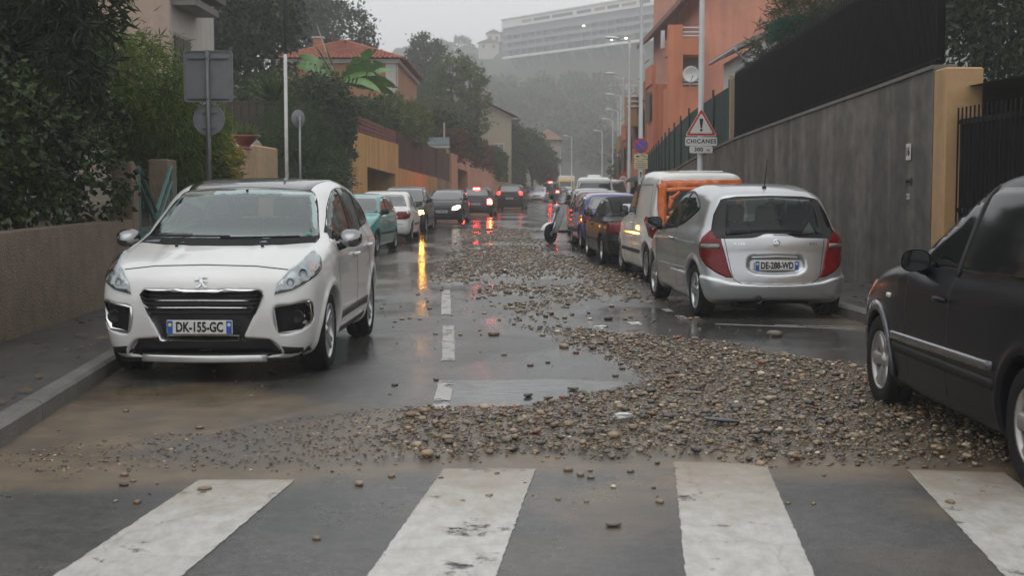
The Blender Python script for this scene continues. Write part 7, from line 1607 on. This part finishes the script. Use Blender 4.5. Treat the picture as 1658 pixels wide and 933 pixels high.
    ph = empty('pale_far_house', (3.0,160,0)); tag(ph, 'pale house with brown hipped roof at the far end of the left side', 'house')
    b = MB(); b.box((0,0,0),(2.5,9,7.0)); b.build('wall', mat('far_cream', (.46,.40,.30), .8, var=.08), ph); b = MB(); b.add([(-.6,-.7,6.9),(3.1,-.7,6.9),(3.1,9.7,6.9),(-.6,9.7,6.9),(1.2,2,8.3),(1.2,7,8.3)],[(0,1,4),(1,2,5,4),(2,3,5),(3,0,4,5),(3,2,1,0)]); b.build('roof', TERR2, ph)
    window(ph, (.9,0,0), (1,0,0), (0,-1,0), -.35,.35,4.3,5.9, QUO)
def signs():
    GAL = mat('galvanised', (.22,.225,.23), .45, .6, var=.15); BACK = mat('sign_back', (.20,.205,.22), .5, .3, var=.12); WHS = mat('sign_white', (.66,.65,.62), .35, var=.05); RDS = mat('sign_red', (.50,.02,.025), .35, var=.05); BLS = mat('sign_blue', (.03,.09,.40), .35, var=.05); KS = mat('plate_black',(0,0,0)); CRS = mat('sign_cream', (.62,.55,.36), .4, var=.05)
    def rrect(w_, h, r, n=5):
        P = []
        for cx, cz, a0 in ((w_/2-r,h/2-r,0),(-w_/2+r,h/2-r,90),(-w_/2+r,-h/2+r,180),(w_/2-r,-h/2+r,270)):
            for k in range(n+1): a = R(a0+90*k/n); P.append((cx+r*math.cos(a),cz+r*math.sin(a)))
        return P
    def circ(r, n=32): return [(r*math.cos(2*math.pi*k/n),r*math.sin(2*math.pi*k/n)) for k in range(n)]
    # left: sign seen from behind, square over round
    s = empty('road_sign', (-4.33,19.5,.13), R(0)); tag(s, 'grey back of a square road sign above a round one on one post', 'road sign')
    b = MB(); b.tube([(0,-.0,-.1),(0,0,3.36)], .034, 12); b.build('post', mat('post_dark', (.10,.10,.105), .45, .5, var=.15), s, True)
    def back(poly, z, nm):
        b = MB(); P = [(x,z+q) for x, q in poly]; b.prism(P, .045, .06, 'xz'); o = b.build(nm, BACK, s)
        b = MB(); n = len(P)
        v = []; F = []
        c = np.mean(P,axis=0)
        for (x,q) in P: d = np.array([x,q])-c; i = c+d*.965; v += [(x,.044,q),(x,.028,q),(i[0],.028,i[1]),(i[0],.044,i[1])]
        for k in range(n):
            for j in range(4): F.append((k*4+j,k*4+(j+1)%4,((k+1)%n)*4+(j+1)%4,((k+1)%n)*4+j))
        b.add(v,F); b.build('folded_rim', BACK, o); return o
    o = back(rrect(.70,.73,.05), 2.99, 'square_panel')
    for z in (3.26,2.69):
        b = MB(); b.box((-.29,.015,z-.018),(.29,.043,z+.018)); b.tube([(0,-.04,z-.02),(0,-.04,z+.02)], .012, 6); b.build('clamp_rail', GAL, o)
    o = back(circ(.225), 2.38, 'round_panel')
    for z in (2.49,2.27): b = MB(); b.box((-.10,.015,z-.015),(.10,.043,z+.015)); b.build('clamp_rail', GAL, o)
    # pole with white lower part, small round mirror-like sign
    t = empty('utility_pole', (-4.46,27.0,.1)); tag(t, 'slender pole painted white below and dark above beside the pier', 'pole')
    b = MB(); b.tube([(0,0,0),(0,0,4.05)], .034, 10); b.build('white_section', mat('pole_white', (.5,.5,.49), .5, var=.2, scale=3), t, True); b = MB(); b.tube([(0,0,4.05),(0,0,8.2)], .03, 10); b.build('dark_section', mat('pole_dark', (.05,.05,.05), .5), t, True); b = MB(); b.tube([(0,0,1.45),(0,0,1.6)], .045, 10); b.build('band', BLK, t, True)
    q = empty('traffic_mirror', (-4.72,30.4,.1), R(52)); tag(q, 'small round sign turned edge-on before the dark bush', 'road sign'); b = MB(); b.tube([(0,0,0),(0,0,3.0)], .025, 8); b.build('post', GAL, q, True); b = MB(); b.lathe([(0,.03),(.19,.03),(.20,.04),(.20,.05),(0,.05)], 28, 'y', (0,0,2.95)); b.build('disc', BACK, q, True); b = MB(); b.box((-.08,.0,2.90),(.08,.03,3.0)); b.build('clamp', GAL, q)
    # right: warning sign on lamp post
    def lamp(x, y, label, h=8.0, arm=-1, head=True, th=.08):
        l = empty('street_lamp', (x,y,.12)); tag(l, label, 'street lamp', 'street lamps along the road')
        b = MB(); b.tube([(0,0,-.1),(0,0,.0),(0,0,1.2),(0,0,1.25),(0,0,h-.5),(0,0,h-.12)], [th*1.25,th*1.25,th*1.2,th,th*.62,th*.55], 12); b.build('post', mat('lamp_post_grey', (.55,.555,.56), .5, .2, var=.10, scale=1.5), l, True)
        b = MB(); b.tube([(0,0,h-.16),(0,0,h-.05),(arm*.15,0,h+.0),(arm*.55,0,h+.02)], [th*.55,th*.5,th*.42,th*.38], 10); b.build('arm', mat('lamp_post_grey',(0,0,0)), l, True)
        b = MB(); V = []; F = []
        for i, (d, w_, hh) in enumerate(((.45,.04,.04),(.6,.09,.07),(.85,.13,.09),(1.05,.12,.07),(1.15,.05,.03))):
            for k in range(10): a = 2*math.pi*k/10; V.append((arm*d, w_*math.cos(a), h+.04+d*.06+hh*math.sin(a)*(1 if math.sin(a) > 0 else .45)))
        for i in range(4):
            for k in range(10): F.append((i*10+k,i*10+(k+1)%10,i*10+10+(k+1)%10,i*10+10+k))
        F += [tuple(range(9,-1,-1)), tuple(range(40,50))]; mesh('lantern', V, F, mat('lantern_grey', (.62,.63,.63), .4, .1), l, True)
        return l
    lamp(4.28,31.0,'nearest lamp post carrying the triangular warning sign', 9.5, th=.075)
    for z in (4.55,5.65,5.95):
        pass
    w_ = empty('warning_sign', (4.27,30.85,2.66)); tag(w_, 'red and white triangular warning sign over plates reading CHICANES and 300 m', 'road sign')
    def rtri(s, r):
        h = s*math.sqrt(3)/2; P = [(-s/2,0),(s/2,0),(0,h)]; c = np.array([0,h/3]); out = []
        for k in range(3):
            p = np.array(P[k]); d = c-p; d /= np.linalg.norm(d); cc = p+d*r*2; a0 = {0:150,1:270,2:30}[k]
            for j in range(6): a = R(a0+120*j/5); out.append((cc[0]+r*math.cos(a),cc[1]+r*math.sin(a)))
        return out
    def plate(root, nm, poly, m, d, dz=0): b = MB(); P = [(x,z+dz) for x, z in poly]; b.prism(P, -d, -d+.006 if d else .0, 'xz'); return b.build(nm, m, root)
    tb = 0.02
    o = plate(w_, 'triangle_panel', rtri(.73,.035), WHS, .010, tb); plate(o, 'red_border', rtri(.69,.03), RDS, .013, tb+.015); plate(o, 'white_field', rtri(.53,.02), WHS, .016, tb+.062)
    b = MB(); b.prism([(-.038,.41),(.038,.41),(.042,.40),(.018,.205),(-.018,.205),(-.042,.40)], -.021, -.015, 'xz'); b.prism([(x,z+.155) for x, z in circ(.030,16)], -.021, -.015, 'xz'); b.build('exclamation_mark', KS, o)
    p = plate(w_, 'text_plate', rrect(.72,.20,.035), WHS, .010, -.10); TM = lambda z: Matrix.Translation((0,-.011,z)) @ Matrix.Rotation(R(90),4,'X')
    text('lettering', 'CHICANES', .135, KS, p, TM(-.10), bold=.0035, spacing=1.18, sx=.92)
    p = plate(w_, 'text_plate', rrect(.52,.155,.03), WHS, .010, -.285); text('lettering', '300', .125, KS, p, Matrix.Translation((-.055,0,0)) @ TM(-.285), bold=.0035, spacing=1.12); text('lettering', 'm', .095, KS, p, Matrix.Translation((.16,0,0)) @ TM(-.295), bold=.001)
    b = MB(); b.box((-.1,-.0,-.13),(.1,.03,-.09)); b.box((-.1,-.0,.15),(.1,.03,.19)); b.build('bracket', GAL, w_)
    lamp(4.33,46.0,'second lamp post, the one carrying the no-parking sign', 8.9)
    n_ = empty('no_parking_sign', (4.33,45.85,1.92)); tag(n_, 'round blue and red no-parking sign over cream plates on the second lamp post', 'road sign')
    o = plate(n_, 'disc', circ(.25), RDS, .010, .98); plate(o, 'blue_field', circ(.19), BLS, .014, .98); b = MB(); Mr = Matrix.Translation((0,0,.98)) @ Matrix.Rotation(R(45),4,'Y'); b.box((-.19,-.019,-.028),(.19,-.012,.028), Mr); b.build('slash', RDS, o)
    o = plate(n_, 'text_plate', rrect(.46,.16,.02), CRS, .010, .62); b = MB(); b.prism([(-.17,.60),(-.05,.60),(-.05,.63),(-.09,.63),(-.12,.66),(-.16,.63)], -.019, -.010, 'xz'); b.prism([(.0,.66),(.06,.66),(.19,.60),(.17,.59),(.05,.64),(.0,.64)], -.019, -.010, 'xz'); b.build('tow_truck_symbol', KS, o)
    o = plate(n_, 'text_plate', rrect(.46,.32,.02), CRS, .010, .36)
    for k, (z, ww) in enumerate(((.47,.24),(.39,.36),(.33,.34),(.26,.30))):
        b = MB()
        rr = random.Random(k); x = -ww/2
        while x < ww/2-.02: l = rr.uniform(.02,.06); b.box((x,-.018,z-.012),(min(x+l,ww/2),-.010,z+.012)); x += l+.014
        b.build('small_print', mat('print_grey', (.25,.2,.13), .6), o)
    o = plate(n_, 'arrow_plate', rrect(.14,.30,.015), WHS, .010, .03); b = MB(); b.prism([(-.015,-.08),(.015,-.08),(.015,.04),(.045,.04),(0,.12),(-.045,.04),(-.015,.04)], -.019, -.010, 'xz'); b.build('arrow', KS, o)
    labs = ('third','fourth','fifth','sixth','seventh','eighth')
    for k, (x, y) in enumerate(((5.32,62),(6.65,81.5),(7.95,100),(9.3,120),(10.1,137),(10.95,166))): lamp(x, y, '%s lamp post from the camera along the right kerb' % labs[k])
    lamp(8.0,183,'farther of the pale lamp posts right of the far houses', arm=-1); lamp(8.2,232,'lamp post at the very end of the street', arm=-1)
    rs = empty('speed_sign', (6.2,76,1.55)); tag(rs, 'small red and white round sign on a post far along the right kerb', 'road sign'); b = MB(); b.tube([(0,.03,-1.5),(0,.03,.5)], .03, 8); b.build('post', GAL, rs, True); o = plate(rs, 'panel', rrect(.5,.5,.03), RDS, .010, .35); plate(o, 'white_ring', circ(.2), WHS, .014, .35); text('lettering', '50', .22, RDS, o, Matrix.Translation((0,-.016,.35)) @ Matrix.Rotation(R(90),4,'X'), bold=.004); plate(rs, 'sub_plate', rrect(.5,.16,.02), WHS, .010, .0)
def viaduct():
    """long hillside block: white top band with lit windows, grey galleries on raking struts"""
    v = empty('hillside_block', (0,0,0)); tag(v, 'long pale multi-level car park block on raking struts across the hillside', 'building')
    A = Vector((-3.4,486,0)); B = Vector((98,348,0)); L = (B-A).length; ux = (B-A)/L; uy = Vector((ux.y,-ux.x,0)); 
    if uy.y > 0: uy = -uy
    W_ = mat('band_white', (.78,.78,.76), .6, var=.05, scale=.3); G_ = mat('gallery_grey', (.15,.155,.17), .7, var=.12, scale=.3); G2_ = mat('ledge_grey', (.24,.245,.255), .7, var=.1, scale=.3); D_ = mat('gallery_dark', (.05,.052,.06), .7)
    T = 59.8
    wquad(v, 'top_band', A, ux, uy, 0, L, T-2.9, T, W_, -14, .3); wquad(v, 'parapet', A, ux, uy, 2, L, T+.3, T+.7, W_, -13.5, -13.0); wquad(v, 'roof_edge', A, ux, uy, -.5, L, T+.002, T+.35, mat('band_bright', (.75,.75,.73), .5), -14, .8)
    wquad(v, 'body', A, ux, uy, .3, L, T-13.5, T-2.9, D_, -13, -1.2)
    for z, m in ((T-5.6,G2_),(T-8.2,G2_),(T-10.8,G2_),(T-13.6,W_)): wquad(v, 'gallery_edge', A, ux, uy, 0, L, z, z+(1.15 if m is G2_ else .8), m, -1.3, .1)
    wquad(v, 'gallery_screen', A, ux, uy, .0, L, T-4.45, T-2.95, G_, -1.3, -.1); wquad(v, 'end_wall', A, ux, uy, 0, 3, T-13.4, T-2.95, G_, -12, -.25)
    pr = None
    for k in range(int(L/4.2)):
        a = 2+k*4.2
        if pr is None: pr = wquad(v, 'column', A, ux, uy, a, a+.5, T-12.8, T-3.0, G_, -.9, -.15); o = pr
        else: o = pr.copy(); link(o, v); o.location = ux*4.2*k
    pr = None
    for k in range(int(L/8.4)):
        b = MB()
        if pr is None:
            o_ = A+ux*4; P = []
            for (d, z) in ((-.4,T-13.6),(-6.5,T-23)):
                for a, e in ((0,0),(.7,0),(.7,-1.2),(0,-1.2)): p = o_+ux*a+uy*(d+e); P.append((p.x,p.y,z))
            b.add(P, [(0,1,2,3),(7,6,5,4),(0,4,5,1),(1,5,6,2),(2,6,7,3),(3,7,4,0)]); pr = b.build('strut', G2_, v); o = pr
        else: o = pr.copy(); link(o, v); o.location = ux*8.4*k
    wquad(v, 'foundation', A, ux, uy, 0, L, T-24, T-13.6, D_, -13, -7)
    rnd = random.Random(8); WN = mat('strip_window', (.05,.055,.06), .2); LITW = emis('strip_window_lit', (1.0,.78,.42), 4.0, (.6,.5,.3)); LITR = mat('strip_window_red', (.4,.2,.17), .5)
    a = 12
    while a < L-6:
        l = rnd.uniform(4,11); q = rnd.random(); wquad(v, 'strip_window', A, ux, uy, a, a+l, T-2.0, T-1.0, WN if q < .55 else (LITW if q < .80 else LITR), .25, .36); a += l+rnd.uniform(.8,3)
    LP = emis('gallery_lamp', (1.0,.93,.78), 9, (.9,.9,.85))
    for a, z in ((46,T-6.2),(60,T-12.0),(67,T-12.0),(82,T-13.0),(90,T-13.2),(82,T-5.8),(91,T-5.6),(104,T-5.2),(112,T-12.5),(125,T-6)):
        b = MB(); p = A+ux*a+uy*.5; b.lathe([(0,-.22),(.4,-.15),(.5,0),(.3,.12),(0,.18)], 12, 'z', (p.x,p.y,z)); b.build('gallery_lamp', LP, v, True)
    # small houses on the hill
    HW = mat('hill_house_white', (.55,.52,.47), .8, var=.08); HP = mat('hill_wall_pale', (.50,.45,.38), .8)
    def hh(name, label, x, y, w_, d, z0, h, m=HW):
        r = empty(name, (x,y,z0)); tag(r, label, 'house'); b = MB(); b.box((-w_/2,0,-3),(w_/2,d,h)); b.build('wall', m, r); b = MB(); b.add([(-w_/2-.5,-.5,h),(w_/2+.5,-.5,h),(w_/2+.5,d+.5,h),(-w_/2-.5,d+.5,h),(0,-.5,h+1.5),(0,d+.5,h+1.5)],[(0,1,4),(1,2,5,4),(2,3,5),(3,0,4,5),(3,2,1,0)]); b.build('roof', TERR2, r)
        for k in range(2): wquad(r, 'window', (0,0,0), (1,0,0), (0,-1,0), -w_/4+k*w_/2-.5, -w_/4+k*w_/2+.5, h*.35,h*.75, D_, 0,.05)
    hh('hill_villa', 'small pale villa at the left end of the hillside block', -7.0,520,5.0,6,54.5,4.6); hh('hill_villa', 'low pale terraced house below the villa on the hill', -8.6,505,7.5,6,51.0,3.0)
    hh('hill_villa', 'white outbuilding on the slope below the hillside block', 33,392,10,6,27.5,3.2, HP)
    tw = MB(); tw.box((8,405,24),(30,406,32.5)); o = tw.build('terrace_wall', mat('terrace_pink', (.33,.23,.18), .8, var=.1, scale=.3)); tag(o, 'pinkish terrace wall on the slope below the struts', 'wall')
    tw = MB(); tw.box((-3,412,24),(2.5,413,31.5)); o = tw.build('terrace_wall', HP); tag(o, 'short pale terrace wall left of the pinkish one', 'wall')
def person_umbrella():
    r = empty('person', (4.30,46.9,.13), R(0)); tag(r, 'person in dark clothes walking on the right pavement under an umbrella', 'person')
    J = {'pel':(0,0,.86),'spi':(0,.01,1.08),'che':(0,.0,1.26),'nek':(0,.01,1.40),'hed':(0,.02,1.50),'top':(0,.02,1.585),'lh':(-.09,0,.82),'lk':(-.10,.10,.46),'la':(-.10,-.02,.08),'lt':(-.10,.12,.035),'rh':(.09,0,.82),'rk':(.10,.02,.45),'ra':(.10,-.18,.10),'rt':(.10,-.06,.035),'ls':(-.17,0,1.31),'le':(-.23,-.02,1.06),'lw':(-.20,.10,.86),'lf':(-.19,.14,.78),'rs':(.17,0,1.31),'re':(.22,.08,1.10),'rw':(.12,.24,1.24),'rf':(.10,.26,1.30)}
    E_ = [('pel','spi'),('spi','che'),('che','nek'),('nek','hed'),('hed','top'),('pel','lh'),('lh','lk'),('lk','la'),('la','lt'),('pel','rh'),('rh','rk'),('rk','ra'),('ra','rt'),('che','ls'),('ls','le'),('le','lw'),('lw','lf'),('che','rs'),('rs','re'),('re','rw'),('rw','rf')]
    Rd = {'pel':.15,'spi':.14,'che':.16,'nek':.055,'hed':.092,'top':.07,'lh':.10,'lk':.07,'la':.05,'lt':.045,'rh':.10,'rk':.07,'ra':.05,'rt':.045,'ls':.075,'le':.058,'lw':.042,'lf':.04,'rs':.075,'re':.058,'rw':.042,'rf':.04}
    ks = list(J); me = bpy.data.meshes.new('body'); me.from_pydata([J[k] for k in ks], [(ks.index(a),ks.index(b)) for a,b in E_], []); me.materials.append(mat('dark_coat', (.012,.012,.014), .8, var=.2))
    o = bpy.data.objects.new('body', me); link(o, r); md = o.modifiers.new('skin','SKIN')
    for k, sv in zip(ks, me.skin_vertices[0].data): sv.radius = (Rd[k],Rd[k]*.8); sv.use_root = k == 'pel'
    o.modifiers.new('sub','SUBSURF').levels = 1; o.modifiers['sub'].render_levels = 1
    b = MB(); b.lathe([(0,1.60),(.06,1.595),(.095,1.55),(.10,1.50),(.085,1.44),(.0,1.44)], 12, 'z', (0,-.01,0)); b.build('hair', mat('hair_dark', (.02,.014,.01), .6), r, True)
    u = empty('umbrella', (4.40,47.12,.13)); tag(u, 'open black umbrella held over the walking person', 'umbrella')
    V = []; F = []; n = 8; rings = [(0,1.78),(.16,1.76),(.32,1.71),(.44,1.63),(.50,1.55)]
    for j, (rr, z) in enumerate(rings):
        for k in range(n*3): a = 2*math.pi*k/(n*3); sc = 1-.06*abs(math.sin(a*n/2))*(rr/.5); V.append((rr*sc*math.cos(a),rr*sc*math.sin(a),z+.015*abs(math.sin(a*n/2))))
    for j in range(4):
        for k in range(24): F.append((j*24+k,j*24+(k+1)%24,(j+1)*24+(k+1)%24,(j+1)*24+k))
    mesh('canopy', V, F, mat('umbrella_black', (.015,.015,.017), .6), u, True)
    b = MB(); b.tube([(0,0,1.15),(0,0,1.85)], .008, 6); b.build('shaft', ALU, u)
    for k in range(n): a = 2*math.pi*k/n; b = MB(); b.tube([(0,0,1.75),(.3*math.cos(a),.3*math.sin(a),1.69),(.49*math.cos(a),.49*math.sin(a),1.545)], .004, 4); b.build('rib', ALU, u)
    b = MB(); b.tube([(0,0,1.15),(0,.0,1.08),(.03,0,1.05)], .014, 6); b.build('grip', BLK, u)
def driver(c):
    r = empty('person', tuple(c.root.matrix_basis @ Vector((.38,-.12,.50))), c.root.rotation_euler.z); tag(r, 'driver in dark clothes at the wheel of the white crossover', 'person')
    J = {'pel':(0,0,.22),'spi':(0,-.05,.42),'che':(0,-.09,.62),'nek':(0,-.08,.77),'hed':(0,-.06,.88),'top':(0,-.06,.97),'lh':(-.10,.06,.20),'lk':(-.12,.48,.28),'la':(-.12,.62,.05),'rh':(.10,.06,.20),'rk':(.12,.48,.28),'ra':(.12,.62,.05),'ls':(-.19,-.07,.67),'le':(-.24,.16,.48),'lw':(-.17,.46,.52),'lf':(-.15,.53,.56),'rs':(.19,-.07,.67),'re':(.24,.16,.48),'rw':(.17,.46,.52),'rf':(.15,.53,.56)}
    E_ = [('pel','spi'),('spi','che'),('che','nek'),('nek','hed'),('hed','top'),('pel','lh'),('lh','lk'),('lk','la'),('pel','rh'),('rh','rk'),('rk','ra'),('che','ls'),('ls','le'),('le','lw'),('lw','lf'),('che','rs'),('rs','re'),('re','rw'),('rw','rf')]
    Rd = dict(pel=.16,spi=.14,che=.16,nek=.058,hed=.10,top=.07,lh=.10,lk=.075,la=.05,rh=.10,rk=.075,ra=.05,ls=.08,le=.058,lw=.04,lf=.042,rs=.08,re=.058,rw=.04,rf=.042)
    ks = list(J); me = bpy.data.meshes.new('body'); me.from_pydata([J[k] for k in ks], [(ks.index(a),ks.index(b)) for a,b in E_], []); me.materials.append(mat('driver_clothes', (.03,.03,.035), .8))
    o = bpy.data.objects.new('body', me); link(o, r); o.modifiers.new('skin','SKIN')
    for k, sv in zip(ks, me.skin_vertices[0].data): sv.radius = (Rd[k],Rd[k]*.85); sv.use_root = k == 'pel'
    o.modifiers.new('sub','SUBSURF').render_levels = 2
    b = MB(); b.lathe([(0,.79),(.05,.795),(.075,.84),(.082,.89),(.078,.95),(.0,1.0)], 16, 'z', (0,-.03,0)); b.build('face', mat('skin', (.30,.18,.13), .55), r, True)
    b = MB(); b.lathe([(0,1.01),(.06,1.0),(.095,.95),(.10,.88),(.09,.84)], 16, 'z', (0,-.075,0)); b.build('hair', mat('hair_dark', (.02,.014,.01), .6), r, True)
# ================================================================ BUILD
o = mesh('ground', [(-900,-300,-.42),(900,-300,-.42),(900,900,-.42),(-900,900,-.42)], [(0,1,2,3)], mat('soil', (.06,.055,.04), .9, var=.3, scale=.2)); tag(o, kind='structure')
road(); pavement(1, 'pavement_right'); pavement(-1, 'pavement_left'); markings(); hills()
structures(); signs(); viaduct(); vegetation()
hero = crossover(); hatch(); traffic_all(); far_truck(); scooter(1.55, 37.1, R(128)); person_umbrella(); driver(hero)
gravel(); leaf_litter()
# ---------------------------------------------------------------- rain haze in the valley
HZ = bpy.data.materials.new('rain_haze'); HZ.use_nodes = True; N = HZ.node_tree.nodes; N.clear(); ho = N.new('ShaderNodeOutputMaterial'); pv = N.new('ShaderNodeVolumePrincipled')
pv.inputs['Color'].default_value = (.99,.995,1,1); pv.inputs['Density'].default_value = .0017; pv.inputs['Anisotropy'].default_value = .4
HZ.node_tree.links.new(pv.outputs[0], ho.inputs['Volume'])
b = MB(); b.box((-910,-310,-1.5),(910,910,74)); o = b.build('haze', HZ); tag(o, kind='stuff')
